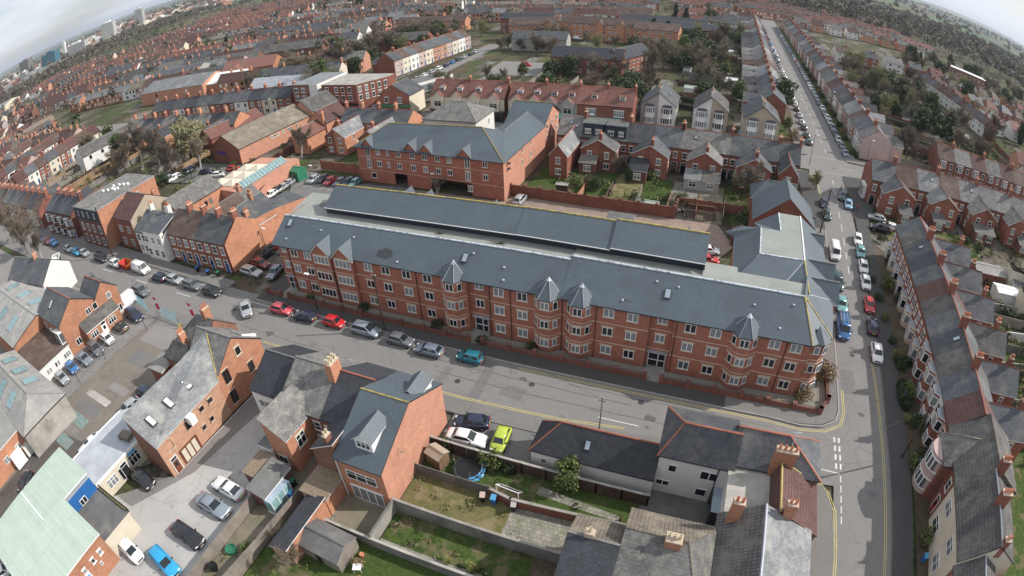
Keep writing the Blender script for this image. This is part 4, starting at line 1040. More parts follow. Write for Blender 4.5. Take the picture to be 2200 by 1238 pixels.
B = shed('warehouse', 'wide grey asbestos-roofed warehouse behind the brick office, with rooflight strips', (-120,15.8), 26.5, 13.8, 4.4, 6.0, wall='brick_orange', ohe=.1)
for x in (5, 13, 20):
    for y in (3.2, 9.8): B.rl((x, y, 4.5+(1.6/6.9)*min(y,13.8-y)), -PI/2 if y < 7 else PI/2, .23, 2.6, 3.6, m='glass_green', fr='metal_grey')
B.done()
B = shed('warehouse', 'low hipped warehouse of weathered grey sheeting with rooflights beside the blue barrels', (-93,6.2), 22.4, 9.2, 4.2, 6.1, hip1=4.0, ohe=.1, wall='concrete')
for x in (4, 9.5, 14.5):
    for y in (2.3, 6.9): B.rl((x, y, 4.35+.413*min(y,9.2-y)), -PI/2 if y < 4.6 else PI/2, .41, 2.2, 3.0, m='glass_green', fr='metal_grey')
B.done()
B = Bld('brick_workshop', 'orange brick workshop with small windows at the left edge beside two parked cars', 'workshop', (-92,-6), wall='brick_orange', roof='sheet_grey', st=None)
B.mono(0, 18.6, 0, 13.0, (4.6,4.0,4.0,4.6), m='sheet_grey', wm='brick_orange'); B.wins('r', (7.5, 10.5), (1.6,), at=18.62, w=1.1, h=1.0, style='C')
b = MB(); b.box(0,1.3,-1.2,1.2,0,2.0,'white'); b.box(0,1.1,1.6,3.2,0,1.6,'render_white'); B.part('cladding_box', b, (18.65,9.4,.2)); B.done()
B = Bld('gable_house', 'off-white rendered gable house by the street corner at the left edge', 'house', (-121,23.5), rad(12), wall='render_white', roof='slate', st=None)
B.gable(0, 16.5, 3.2, 11.6, 5.0, 7.9, 'x', ohe=.1, m='slate', wm='render_white'); B.chim(10, 7.4, 7.8, .6, 1, 1.2, 2, m='brick_orange')
B.wins('b', (2,6,10,14), (.9,3.2), at=11.61, w=1.1, h=1.3, style='S'); B.done()
# --- flat office, green-roofed works
B = Bld('flat_office', 'cream single-storey office with grey flat roof, dark door and stacked pallets on top', 'office', (-60,8.6), wall='render_cream', roof='felt', st=None)
B.flat([(0,0),(6.5,0),(6.5,12.4),(2.0,12.4),(0,10)], 3.0, m='lead', wm='render_cream')
b = MB(); b.box(6.5,6.6,0,12.4,2.75,3.12,'white'); B.part('fascia', b); b = MB(); b.box(-.1,.05,0,10,2.8,3.12,'white'); B.part('fascia', b)
B.win('r', 2.2, .9, 1.7, 1.3, 'C3', at=6.52, st=None); B.win('r', 6.3, .8, 1.7, 1.5, 'C3', at=6.52, st=None); B.door('r', 4.5, 'door_black', at=6.52, w=1.0); B.win('r', 3.7, .3, .5, 1.8, 'F', at=6.52, st=None)
b = MB(); b.box(-.02,.03,-.6,.6,0,.35,'plastic_sky'); B.part('name_board', b, (6.62,6.3,2.35)); B.done()
o = thing('pallet_stack', 'stack of weathered timber pallets on the flat office roof', 'pallet stack', (-55.2,16.0,3.05), .2)
b = MB()
for k in range(4):
    for i in range(7): b.box(-.9, .9, -.6+i*.19, -.46+i*.19, k*.16+.1, k*.16+.125, 'wood_grey')
    for x in (-.9,-.05,.8): b.box(x, x+.1, -.6, .7, k*.16, k*.16+.1, 'wood_grey')
link('timber', b.mesh('timber'), o)
B = Bld('green_roof_works', 'works building with large pale green sheet roofs and a bright blue clad wall', 'works', (-60.1,-8), wall='brick_orange', roof='sheet_green', st=None)
B.mono(0, 6.6, 8.0, 16.5, (5.5,5.15,5.15,5.5), m='sheet_green', wm='render_white'); B.mono(0, 6.6, -1, 8.0, (5.55,5.2,5.2,5.55), m='sheet_green', wm='render_white')
B.mono(6.6, 14.0, -1, 12.0, (5.35,4.6,4.6,5.35), m='sheet_green', wm='brick_orange')
B.w.box(6.65, 7.3, 12.0, 16.4, 0, 5.0, 'blue_clad', 'lead'); B.r.slab([(0,7.93,5.75),(6.7,7.93,5.4),(6.7,8.12,5.4),(0,8.12,5.75)], .1, 'white', 'white')
B.win('r', 14.0, 3.0, 1.1, .9, 'C', at=7.32, st=None)
B.mono(7.35, 13.6, 12.05, 16.6, (2.9,2.95,2.95,2.9), m='felt_dark', wm='render_cream', edge='render_cream')
b = MB()
for i in range(13): b.box(.3+i*.45, .5+i*.45, 0, .12, 0, .5, 'line_yellow')
b.box(0,6.2,.1,.25,0,.6,'black_trim'); B.part('striped_parapet', b, (7.4,16.55,2.95))
for y, z in ((10.7,2.7),(9.3,2.7),(7.6,2.7)): B.win('r', y, z, .55, .6, 'F', at=14.02, st='white')
B.win('r', 9.9, 1.6, .4, .5, 'F', at=14.02, st=None)
b = MB(); b.box(0,.08,-1.3,1.3,0,2.7,'white'); b.box(.06,.12,-1.15,1.15,0,2.4,'plastic_sky'); B.part('roller_door', b, (14.0,6.6,0)); B.done()

# --- white buildings by the corner
B = Bld('long_white_outbuilding', 'low white rendered building with black slate roof and orange ridge tiles', 'outbuilding', (-12.0,33.0), wall='render_white', roof='slate_dark', st=None)
B.gable(0, 12.3, 0, 3.9, 2.9, 5.1, 'x', hip0=2.4, oh=.2, ohe=.05, ridge='ridge_red', rp=.62)
B.rl((5.4,1.1,4.05), -PI/2, .9, .55, 1.0); B.win('f', 1.3, 1.1, .6, .8, 'F', at=-.01); B.done()
B = Bld('white_house', 'two-storey white rendered house with brown-grey slates and orange hip tiles', 'house', (.35,33.9), wall='render_white', roof='tile_grey', st=None)
B.gable(0, 7.0, 0, 5.9, 5.9, 8.5, 'x', hip0=1.6, oh=.25, ohe=0, ridge='ridge_red', m='slate', rp=.3)
B.gable(.0, 6.9, -1.6, .02, 5.6, 5.9, 'x', ohe=0, noridge=True, m='slate') if False else None
B.win('f', 1.4, 3.5, .8, 1.0, 'F', at=-.01); B.win('f', 4.9, 3.4, 1.7, 1.2, 'C', at=-.01); B.win('f', .8, 1.2, 1.3, .8, 'C', at=-.01); B.win('f', 4.6, .8, 1.1, 1.1, 'F', at=-.01)
b = MB(); b.bar((5.6,-.1,0),(5.6,-.1,5.8), .06, 'black_trim', 6); B.part('downpipe', b)
B.w.box(5.7, 6.9, -2.9, 0, 0, 2.6, 'glass_dark', 'skylight'); B.wins('b', (1.5,5.2), (.9,3.5), at=5.91, w=1.1, h=1.3, style='S'); B.done()
B = Bld('corner_building', 'slate-roofed corner building with a big brick chimney stack and red clay hips', 'corner shop', (6.9,28.4), wall='brick_brown', roof='slate', st=None)
B.gable(0, 8.4, 5.9, 10.6, 6.1, 8.5, 'x', hip1=3.6, oh=.2, ohe=0, ridge='ridge_red', m='slate')
B.mono(0, 3.6, 0.9, 5.9, (5.55,5.55,5.55,5.55), m='concrete', wm='render_white', edge='concrete_dark')
B.gable(3.6, 8.4, .4, 5.95, 5.0, 7.6, 'y', hip1=.01, ohe=.05, oh=.15, m='tile_maroon', wm='brick_brown', ridge='ridge_lichen', rp=.14, zeb=5.0)
B.chim(4.4, 6.0, 7.6, 2.0, .7, 1.5, 4, m='brick_orange', pot='pot', below=2); B.chim(5.0, .5, 7.0, .9, .6, 1.9, 2, m='brick_orange', pot='pot')
B.wins('b', (1.6,4.4,7), (.9,3.6), at=10.61, w=1.2, h=1.4, style='S'); B.wins('r', (1.5,4.5,8), (.9,3.6), at=8.41, w=1.1, h=1.4, style='S')
b = MB(); b.bar((4.6,6.1,8.8),(4.6,6.1,11.4), .03, 'white'); b.bar((4.3,6.1,11.2),(5.0,6.2,11.3), .02, 'white'); b.bar((7.2,4.6,6.2),(7.2,4.6,8.2), .03, 'metal_grey'); B.part('aerial', b); B.done()
B = Bld('terraced_house', 'house with pale fish-scale roof and tall two-pot chimney in the lower corner', 'house', (6.4,17.0), wall='brick_brown', roof='tile_grey', st=None)
B.gable(0, 8.2, 0, 11.9, 5.5, 8.0, 'y', ohe=.05, oh=.15, m='slate_light', ridge='lead', rp=.42)
B.r.poly([(-.15,.0,5.55),(3.4,.0,8.15),(3.4,11.9,8.15),(-.15,11.9,5.55)], 'tile_grey')
B.chim(1.0, 11.0, 6.6, .95, .6, 2.4, 2, m='brick_orange', pot='pot', below=1.6)
for x, y in ((2.0,3.3),): B.rl((x,y,7.1), PI, .74, .35, .35, m='white')
B.wins('b', (2,6), (3.2,), at=11.91, w=1.0, h=1.3, style='S'); B.wins('r', (3,8), (.9,3.2), at=8.21, w=1.0, h=1.3, style='S'); B.done()
B = Bld('terraced_house', 'slate-backed house with buff pantiled front slope and a squat square chimney', 'house', (-1.0,17.0), wall='brick_brown', roof='slate_old')
B.gable(0, 7.4, 0, 10.4, 5.4, 8.0, 'x', ohe=.02, ridge='tile_buff', rp=.66, hip1=2.4)
B.r.poly([(-.02,10.65,5.36),(-.02,6.9,8.14),(5.0,6.9,8.14),(7.6,10.65,5.36)][::-1], 'tile_buff')
B.chim(3.8, 6.5, 7.9, 1.25, .9, .9, 3, m='brick_orange', pot='pot_cream', rows=1, below=.9); B.rl((1.9,2.6,6.6), -PI/2, .38, .4, .4, m='white'); B.done()
B = Bld('terraced_house', 'lower dark slate-roofed house with one plain stub chimney in the bottom row', 'house', (-5.2,15.0), wall='brick_brown', roof='slate_dark')
B.gable(0, 4.15, 0, 10.6, 5.2, 7.5, 'x', ohe=.02, rp=.7); B.r.poly([(-.02,10.85,5.2),(-.02,7.4,7.66),(4.1,7.4,7.66),(4.1,10.85,5.2)][::-1], 'tile_buff')
B.chim(1.7, 7.6, 7.5, .7, .55, .7, 1, m='stone', pot='pot_cream'); B.done()

# ---------------------------------------------------------------- ground of the near yards and gardens
mat('slab_teal',(.16,.22,.21),var=.3,scale=2,col2=(.20,.19,.17))
def gsheet(name, px, m, z, kind='structure'):
    return sheet(name, [([G(*p) for p in px], m)], z, kind)
sheet('street_end_yard', [([(-170,12),(-90,12),(-90,37.2),(-170,37.2)], 'yard_grey')], -.03)
sheet('office_yard', [([(-90,14),(-76,14),(-76.4,40),(-90,40)], 'yard_grey')], -.02)
sheet('workshop_yard', [([(-76,-14),(-60,-14),(-58,8),(-52.4,16),(-52.4,30),(-58,37.2),(-76.4,38),(-76,14)], 'yard_brown')], -.012)
sheet('oily_yard', [([(-73,-8),(-60.2,-8),(-59.9,9),(-64.5,13),(-69.5,12),(-72.5,8)], 'yard_dark')], -.004)
sheet('alley', [([(-54,-12),(-36.5,-12),(-36.4,22.5),(-38.4,24),(-38.4,38),(-47.8,38),(-47.8,16),(-54,9)], 'yard')], -.006)
sheet('yard_patches', [([(-72.5,27.5),(-68,27.5),(-68,30.5),(-72.5,30.5)],'asphalt_patch'),([(-74.5,32),(-64,32),(-62.5,37),(-75.6,37.5)],'yard_grey'),([(-72.6,14.2),(-67.6,14.2),(-67.6,16.0),(-72.6,16.0)],'slab_teal'),([(-73,16.6),(-67.4,16.6),(-67.4,18.6),(-73,18.6)],'asphalt_patch'),([(-73.4,19.2),(-67.2,19.2),(-67.2,20.4),(-73.4,20.4)],'concrete'),([(-70.4,10.2),(-66.8,10.2),(-66.8,12),(-70.4,12)],'slab_teal'),([(-71.6,12.4),(-67,12.4),(-67,13.8),(-71.6,13.8)],'concrete_dark'),([(-70.5,22),(-66,22),(-66,23.4),(-70.5,23.4)],'yard_grey'),([(-58,10),(-50,10),(-46,18),(-44,36),(-47.6,36),(-47.6,17),(-53,10)],'asphalt')], .004)
sheet('parking_forecourt', [([(-22.6,31.9),(-12.2,31.9),(-12.2,38.6),(-22.6,38.6)], 'asphalt_patch')], -.008)
gd = [('rough_garden',[(-22.7,23.5),(-12.0,23.5),(-12.0,28.2),(-22.7,28.2)],'rough_grass'),('slab_terrace',[(-12.0,23.5),(-3.2,23.5),(-1.6,27.0),(-1.6,28.2),(-12.0,28.2)],'slabs'),
 ('upper_garden',[(-22.7,28.3),(-10.4,28.3),(-10.4,31.8),(-22.7,31.8)],'weeds'),('side_lawn',[(-10.4,28.3),(-.6,28.3),(-.6,31.8),(-10.4,31.8)],'lawn'),
 ('weedy_garden',[(-22.3,19.1),(-8.2,19.1),(-8.2,23.3),(-22.3,23.3)],'weeds'),('bottom_lawn',[(-24,10),(-6,10),(-6,19),(-24,19)],'lawn'),
 ('back_patio',[(-31.8,19.1),(-22.5,19.1),(-22.5,23.2),(-31.8,27)],'patio'),('shed_garden',[(-32.2,8),(-24,8),(-24,19),(-32.2,19)],'weeds'),
 ('narrow_garden',[(-36.2,6),(-32.3,6),(-32.3,27),(-36.2,27)],'patio'),('corner_yard',[(-.5,24),(7,27.6),(7,33.9),(-.5,33.9)],'concrete_dark'),('lower_garden',[(-8.2,12),(-5.2,12),(-5.2,23.3),(-8.2,23.3)],'soil')]
for n, p, m in gd: sheet(n, [(p, m)], .03)
sheet('garden_path', [([(-10.4,29.9),(-2,29.2),(-2,29.9),(-10.4,30.9)],'slabs'),([(-22.3,19.2),(-10,19.2),(-10,20.0),(-22.3,20.0)],'concrete'),([(-30,21.5),(-27.6,21.5),(-27.6,18.9),(-30,18.9)],'slabs')], .036)
mat('brick_garden', (.22,.085,.06), kind='brick', var=.2)
wallrun('garden_wall','dark brick garden wall between the forecourt and the trampoline garden','wall',[(-22.8,31.85),(.2,31.85)],1.75,.16,'wood_dark' ,'concrete',pier=2.6,pierw=.16,ph=.05)
wallrun('garden_fence','grey concrete panel fence along the rough garden','fence',[(-22.7,28.25),(-14.6,28.25)],1.5,.08,'concrete_dark',pier=1.8,pierw=.14,ph=.05)
wallrun('garden_wall','brick garden wall behind the blue bin and the slab terrace','wall',[(-14.6,28.25),(-12.3,27.8),(-.6,28.4)],1.2,.2,'brick_garden','concrete')
wallrun('garden_wall','long grey rendered wall between the rough garden and the weedy garden','wall',[(-22.4,23.4),(-4.2,23.4)],1.9,.14,'concrete_dark','concrete',pier=3.0,pierw=.2,ph=.03)
wallrun('garden_wall','grey wall running down from the new brick house to the shed','wall',[(-22.45,23.3),(-22.5,19.1)],1.9,.14,'concrete','concrete_dark')
wallrun('garden_wall','low coped wall along the bottom lawn','wall',[(-27.6,19.0),(-8.2,19.0),(-4.8,18.2)],1.4,.16,'concrete_dark','concrete')
wallrun('garden_fence','long pale timber fence beside the narrow garden','fence',[(-31.9,22.5),(-32.4,14),(-33.2,6)],1.8,.07,'wood_grey',pier=2.0,pierw=.12,ph=.06)
wallrun('garden_fence','weathered board fence behind the parked cars','fence',[(-36.3,22.0),(-36.3,6)],1.7,.08,'wood_grey',pier=1.8,pierw=.12,ph=.06)
wallrun('garden_wall','brick passage wall below the gravel-topped roofs','wall',[(-31.9,27.2),(-31.9,22.6)],1.9,.22,'brick_orange','brick_dark')
wallrun('garden_wall','short orange boundary wall beside the corner house bins','wall',[(15.9,28.6),(16.3,22),(16.2,12)],1.3,.2,'brick_orange','brick_dark')
# see-through mesh fences: posts, rails and many thin wires
def mesh_fence(label, pts, h=2.4, m='metal_grey'):
    o = thing('wire_fence', label, 'fence', (pts[0][0], pts[0][1], 0)); b = MB(); w = MB()
    for a, q in zip(pts, pts[1:]):
        a = Vector((a[0]-pts[0][0], a[1]-pts[0][1], 0)); q = Vector((q[0]-pts[0][0], q[1]-pts[0][1], 0)); L_ = (q-a).length; n = max(1, round(L_/2.8))
        for i in range(n+1): p = a+(q-a)*(i/n); b.bar((p.x,p.y,0),(p.x,p.y,h), .045, m, 5)
        for z in (.08, h*.5, h-.03): b.bar((a.x,a.y,z),(q.x,q.y,z), .022, m, 4)
        k = int(L_/.16)
        for i in range(k): p = a+(q-a)*(i/k); w.bar((p.x,p.y,.05),(p.x,p.y,h), .009, m, 3)
    link('post', b.mesh('post'), o); link('mesh_panel', w.mesh('mesh_panel'), o)
mat('gate_blue', (.16,.42,.52), rough=.5)
mesh_fence('tall see-through grey fence between the office car park and the yard', [(-73.8,14.8),(-76.2,20),(-76.7,26),(-75.2,34.2),(-75.8,37.6)])
mesh_fence('pale blue steel gate standing open at the yard entrance', [(-75.8,37.8),(-70.2,37.4)], 2.4, 'gate_blue')
mesh_fence('pale blue steel gate folded back behind the white van', [(-85.0,38.9),(-79.6,37.9)], 2.2, 'gate_blue')
# ================================================================ rear L-shaped apartments, terraces, shops
B = Bld('rear_apartment_building', 'L-shaped red brick apartment block with grey slate roof behind the courtyard', 'apartment building', (0,0,0), wall='brick_main', roof='slate_main', st='stone')
pts = [(-72.3,92.2),(-37.4,90.2),(-34.2,105),(-37.5,105.6)]
bw = B.w
def wl(a, b, z0, z1, m): bw.poly([(*a,z0),(*b,z0),(*b,z1),(*a,z1)], m)
a0, a1 = (-72.3,92.3), (-37.3,90.2)
fx = lambda t: (a0[0]+(a1[0]-a0[0])*t, a0[1]+(a1[1]-a0[1])*t)
wl(a0, a1, 2.75, 8.2, 'brick_main')
for t0, t1 in ((0,.27),(.36,.53),(.80,1.0)): wl(fx(t0), fx(t1), 0, 2.75, 'brick_main')
bw.poly([(*fx(0),0),(fx(0)[0],102,0),(fx(1)[0],100,0),(*fx(1),0)], 'asphalt_dark') if False else None
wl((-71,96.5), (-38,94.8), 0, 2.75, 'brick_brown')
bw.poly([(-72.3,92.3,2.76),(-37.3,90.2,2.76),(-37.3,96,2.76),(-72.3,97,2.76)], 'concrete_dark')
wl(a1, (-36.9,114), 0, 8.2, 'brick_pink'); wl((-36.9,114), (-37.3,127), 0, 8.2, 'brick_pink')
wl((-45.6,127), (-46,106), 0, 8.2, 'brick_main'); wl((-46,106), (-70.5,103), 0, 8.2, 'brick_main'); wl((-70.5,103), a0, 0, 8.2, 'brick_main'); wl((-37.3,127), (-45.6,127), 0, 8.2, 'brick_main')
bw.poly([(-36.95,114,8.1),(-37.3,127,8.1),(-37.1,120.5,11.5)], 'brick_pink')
V = {'a':(-72.9,91.7,8.1),'b':(-36.9,89.8,8.1),'c':(-45.0,98.6,11.9),'d':(-66.5,97.4,11.9),'e':(-71.2,103.6,8.1),'f':(-46.4,106.6,8.1),
     'k':(-41.3,101.2,10.6),'m':(-41.3,116.0,10.6),'g':(-36.5,114.2,8.1),'p':(-46.2,114,8.1)}
B.roof_faces(V, ['abcd','dae','dcfe','bkc','bgmk','ckf'], 'slate_main', .14)
B.r.slab([V['k'],V['m'],V['p'],V['f']], .14, 'slate_main', 'black_trim')
B.r.slab([(-46.3,113.6,8.1),(-36.6,113.6,8.1),(-36.6,120.5,11.7),(-46.3,120.5,11.7)], .14, 'slate_main', 'black_trim'); B.r.slab([(-36.8,127.3,8.1),(-46.3,127.3,8.1),(-46.3,120.5,11.7),(-36.8,120.5,11.7)], .14, 'slate_main', 'black_trim')
B.r.bar((-46.3,120.5,11.75),(-36.6,120.5,11.75),.11,'ridge_lichen',5)
for p, q, m_ in (('c','b','ridge_lichen'),('d','c','ridge_lichen'),('d','a','ridge_lichen'),('k','m','ridge_grey')): B.r.bar(V[p], V[q], .12, m_, 5)
ang = math.atan2(a1[1]-a0[1], a1[0]-a0[0])
for t in (.055,.37+.0,.5-.02,.73):
    c = fx(t+.03)
    w_ = 1.75; dx, dy = cos(ang), sin(ang)
    bw.poly([(c[0]-dx*w_,c[1]-dy*w_-.02,8.0),(c[0]+dx*w_,c[1]+dy*w_-.02,8.0),(c[0],c[1]-.02,9.9)], 'brick_main')
    for s in (-1, 1):
        q = [(c[0]+s*dx*2,c[1]+s*dy*2-.3,7.95),(c[0],c[1]-.3,10.05),(c[0],c[1]+3.3,10.05),(c[0]+s*dx*2,c[1]+s*dy*2+.1,8.3)]
        B.r.slab(q if s > 0 else q[::-1], .1, 'slate_main', 'cream_trim')
def bwn(t, z, w_, h_, st, s=None): c = fx(t); B.winang((c[0]-sin(-ang)*0, c[1]-.01, z), ang, w_, h_, st, st=0 if s is None else s)
for t in (.165,.235,.315,.415,.50,.587,.665,.89):
    n = t == .235
    for z in (3.9, 6.6): bwn(t, z, .6 if n else 1.1, 1.15, 'F' if n else 'A')
for t in (.085,.78):
    for z in (3.3, 6.0): bwn(t, z, 1.15, 2.0, 'FD')
bwn(.11, 1.0, 1.4, 1.2, 'X'); bwn(.79, 1.0, 1.1, 1.15, 'A')
for s_, z in ((5,5.4),(5,7.0)): pass
b = MB()
for z in (6.0, 7.1): b = MB(); b.lathe((-36.9,92.2,z), [(.3,0),(.42,.15),(.3,.3),(0,.32)], 'metal_dark', 8); B.part('wall_vent', b)
for y_, z in ((100,3.9),(100,6.6),(105,3.9),(105,6.6)): B.win('r', y_, z, .55, 1.2, 'F', at=-37.3+(y_-90)*.017+.02)
for y_ in (116.5, 120.5, 124.5):
    for z in (3.9, 6.6): B.win('r', y_, z, .9, 1.2, 'F', at=-36.9-(y_-114)*.03+.02)
b = MB(); 
for z in (2.9, 5.8): b.bar((*fx(0),z), (*fx(1),z), .06, 'stone', 4); b.bar((a1[0],a1[1],z),(-36.9,114,z), .05, 'brick_pink', 4)
B.part('string_course', b)
b = MB(); b.box(-.45,.45,-.08,0,.1,2.2,'white'); c = fx(.56); B.part('notice_board', b, (c[0], c[1]+.5, 0), ang)
B.done()
B = Bld('white_pavilion', 'square white rendered building with hipped grey slate roof behind the rear apartments', 'office', (-69.2,117.2), wall='render_white', roof='slate_old', st=None)
B.gable(0, 14.0, 0, 11.5, 6.8, 9.8, 'x', hip0=4.6, hip1=5.0, oh=.5, ridge='ridge_grey'); B.wins('f', (2.3,8.9,5.6), (3.9,), at=-.01, w=1.1, h=1.5, style='Q'); B.win('r', 8, 3.8, .8, 1.4, 'S', at=14.01); B.done()

# ---- courtyard walls and bits
wallrun('courtyard_wall','tall brick courtyard wall with piers below the terrace back gardens','wall',[(-37.2,93.3),(-22,92.9),(-5.1,93.4)],2.2,.26,'brick_red','brick_dark',pier=3.3,pierw=.45,ph=.3)
wallrun('courtyard_wall','short brick wall turning from the courtyard into the paved entry','wall',[(-5.1,93.4),(-4.9,99.2),(7.5,99.5)],1.7,.24,'brick_red','brick_dark',pier=3.3,pierw=.4,ph=.2)
wallrun('courtyard_wall','brick wall behind the parked cars left of the rear apartments','wall',[(-86.5,96),(-72.6,95)],2.1,.26,'brick_red','brick_dark',pier=3.2,pierw=.45,ph=.3)
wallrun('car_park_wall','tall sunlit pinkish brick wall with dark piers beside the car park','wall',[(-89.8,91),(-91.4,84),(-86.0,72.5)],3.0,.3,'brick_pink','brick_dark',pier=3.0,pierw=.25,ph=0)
wallrun('garden_wall','low brick wall beside the small clipped lawn and slate shed','wall',[(5.6,86.5),(5.8,91.0),(8.2,91.2)],1.6,.22,'brick_red','brick_dark')
o = thing('bin_store', 'slatted timber bin store in the corner of the paved entry', 'bin store', (-.6,95.6,0), .05); b = MB()
for i in range(22): b.box(-2.9+i*.27, -2.78+i*.27, -1.2, -1.14, 0, 1.7, 'brown_trim'); b.box(-2.9+i*.27, -2.78+i*.27, 1.5, 1.56, 0, 1.7, 'brown_trim')
for x in (-2.95, 3.0): b.box(x, x+.06, -1.2, 1.5, 0, 1.7, 'brown_trim')
b.box(-2.95,3.05,-1.23,-1.2,1.62,1.74,'wood'); b.box(-2.95,3.05,1.5,1.6,1.62,1.74,'wood'); link('slatted_screen', b.mesh('slatted_screen'), o)
def mini(name, label, cat, loc, rot, w, d, ze, zr, wm, rm, axis='x', door=None):
    B = Bld(name, label, cat, loc, rot, wall=wm, roof=rm, st=None); B.gable(-w/2, w/2, -d/2, d/2, ze, zr, axis, oh=.12, ohe=.1, ridge=rm, t=.06, gut=wm)
    if door: B.door('f', 0, door, at=-d/2-.01, w=.7, h=min(1.8, ze*.9), fr=wm)
    return B.done()
mini('garden_shed','small shed with grey felt roof beside the round lawn','shed',(7.3,88.9),.1,2.6,2.0,1.7,2.5,'wood_grey','felt_dark','y','wood_dark')
mini('garden_shed','dark slate-roofed outhouse beside the low brick wall','shed',(11.4,89.3),0,4.0,2.2,2.2,3.4,'brick_red','slate_dark')
mini('substation','dark green metal substation cabinet beside the silver cars','substation',(-88.9,89.6),-.12,3.9,2.9,2.4,2.9,'plastic_green','plastic_green','x')
mini('garden_shed','weathered timber shed with curved felt roof at the bottom garden edge','shed',(-26.0,16.9),-.05,4.6,3.0,1.8,2.7,'wood_grey','felt_dark','x','glass_dark')
mini('garden_shed','small beige plastic shed beside the trampoline','shed',(-21.2,30.2),-.3,1.9,1.5,1.7,2.1,'wood','render_tan','x')
mini('garden_shed','pale green-roofed shed against the courtyard wall','shed',(-10.2,95.2),0,3.8,1.6,1.5,1.9,'wood_grey','sheet_green')
mini('garden_shed','grey felt-roofed shed beside the narrow house','shed',(-27.9,97.6),.1,2.4,1.4,1.8,2.0,'wood_dark','concrete')
mini('garden_shed','green-roofed timber shed behind the shed with pots','shed',(-24.6,96.1),0,2.0,1.4,1.5,1.8,'wood_dark','wood_grey') if False else None
mini('gabled_annex','brick gabled annex with slate roof next to the corner apartments','annex',(13.9,91.7),0,10.6,9.2,5.2,9.9,'brick_red','slate_main','y')
B = Bld('corner_annex','low hipped slate annex joined to the gabled brick annex','annex',(8.6,97.5),wall='brick_red',roof='slate_main',st=None); B.gable(0,8.0,0,6.5,4.6,7.2,'x',hip0=2.5); B.gable(7.0,11.0,-8,-4,3.2,5.4,'x'); B.done()

# ---- terraces
YR = ORD
def victorian_row():
    W_ = [4.8,5.2,5.2,5.1,5.5,6.0,5.9,5.2,5.2,5.8]   # from the junction end westwards
    x = 19.2; specs = [
     dict(wing=dict(s=1,w=4.0,l=5.2,half=False,e=5.0,r=7.4), roof='slate', ch=((.04,3,1.3),(.97,2,1.2)), rlab='end house next to the junction, narrow gabled wing'),
     dict(wing=dict(s=1,w=3.6,l=5.0,ch=((3.2,3,1.2),)), roof='slate', rlab='brick house behind the bare brown tree'),
     dict(wing=dict(s=-1,w=3.6,l=5.0), roof='slate', ch=((.98,4,1.4),), rlab='brick house with square satellite dish by the tree'),
     dict(wing=dict(s=1,w=3.6,l=5.4,ext=(3.4,3.6,2.4,3.4,'tile_grey','render_grey'),ch=((4.2,3,1.1),)), roof='slate_old', rlab='right half of the pair with twin grey extensions'),
     dict(wing=dict(s=-1,w=3.6,l=5.4,ext=(3.4,3.6,2.4,3.4,'slate_light','render_grey')), roof='slate_old', ch=((.98,3,1.4),), rl=((2.6,5.9,.8,1.0),), rlab='left half of the pair with twin grey extensions and a roof light'),
     dict(wing=dict(s=1,w=3.85,l=5.4,m='brick_red',ch=((4.6,4,1.3),)), roof='slate', ch=((.02,2,1.3),), rlab='brick house with white-painted ground floor at the back'),
     dict(wing=dict(s=-1,w=3.85,l=5.4,ext=(3.6,3.8,2.6,4.2,'slate_dark','brick_dark')), roof='slate', ch=((.98,3,1.5),), rlab='brick house with steep dark extension roof'),
     dict(wing=dict(s=1,w=3.8,l=5.6,ch=((4.8,4,1.4),)), roof='felt_dark', rdorm=(2.6,4.6,'clad_dark'), rlab='house with dark box dormer holding a round window'),
     dict(wing=dict(s=-1,w=3.8,l=5.6,ext=(2.4,3.6,2.6,3.6,'slate_old','brick_dark')), roof='felt_dark', rdorm=(2.6,4.6,'clad_dark'), ch=((.99,3,1.6),), rlab='house with dark box dormer and mossy extension'),
     dict(wing=dict(s=-1,w=3.9,l=11.8,half=False,e=5.0,r=7.4,roof='slate_light'), roof='slate_old', rl=((1.5,6.3,.7,.9),(3.0,5.6,.7,.9)), rlab='end house with the long narrow wing and roof lights')]
    for i, s in enumerate(specs):
        w = W_[i]; lab = s.pop('rlab')
        terr((x, 124.7), PI, w, 8.3, lab, ze=5.7, zr=8.9, wall='brick_red', front='bay', group='houses of the slate terrace backing onto the courtyard', **s)
        x -= w
victorian_row()
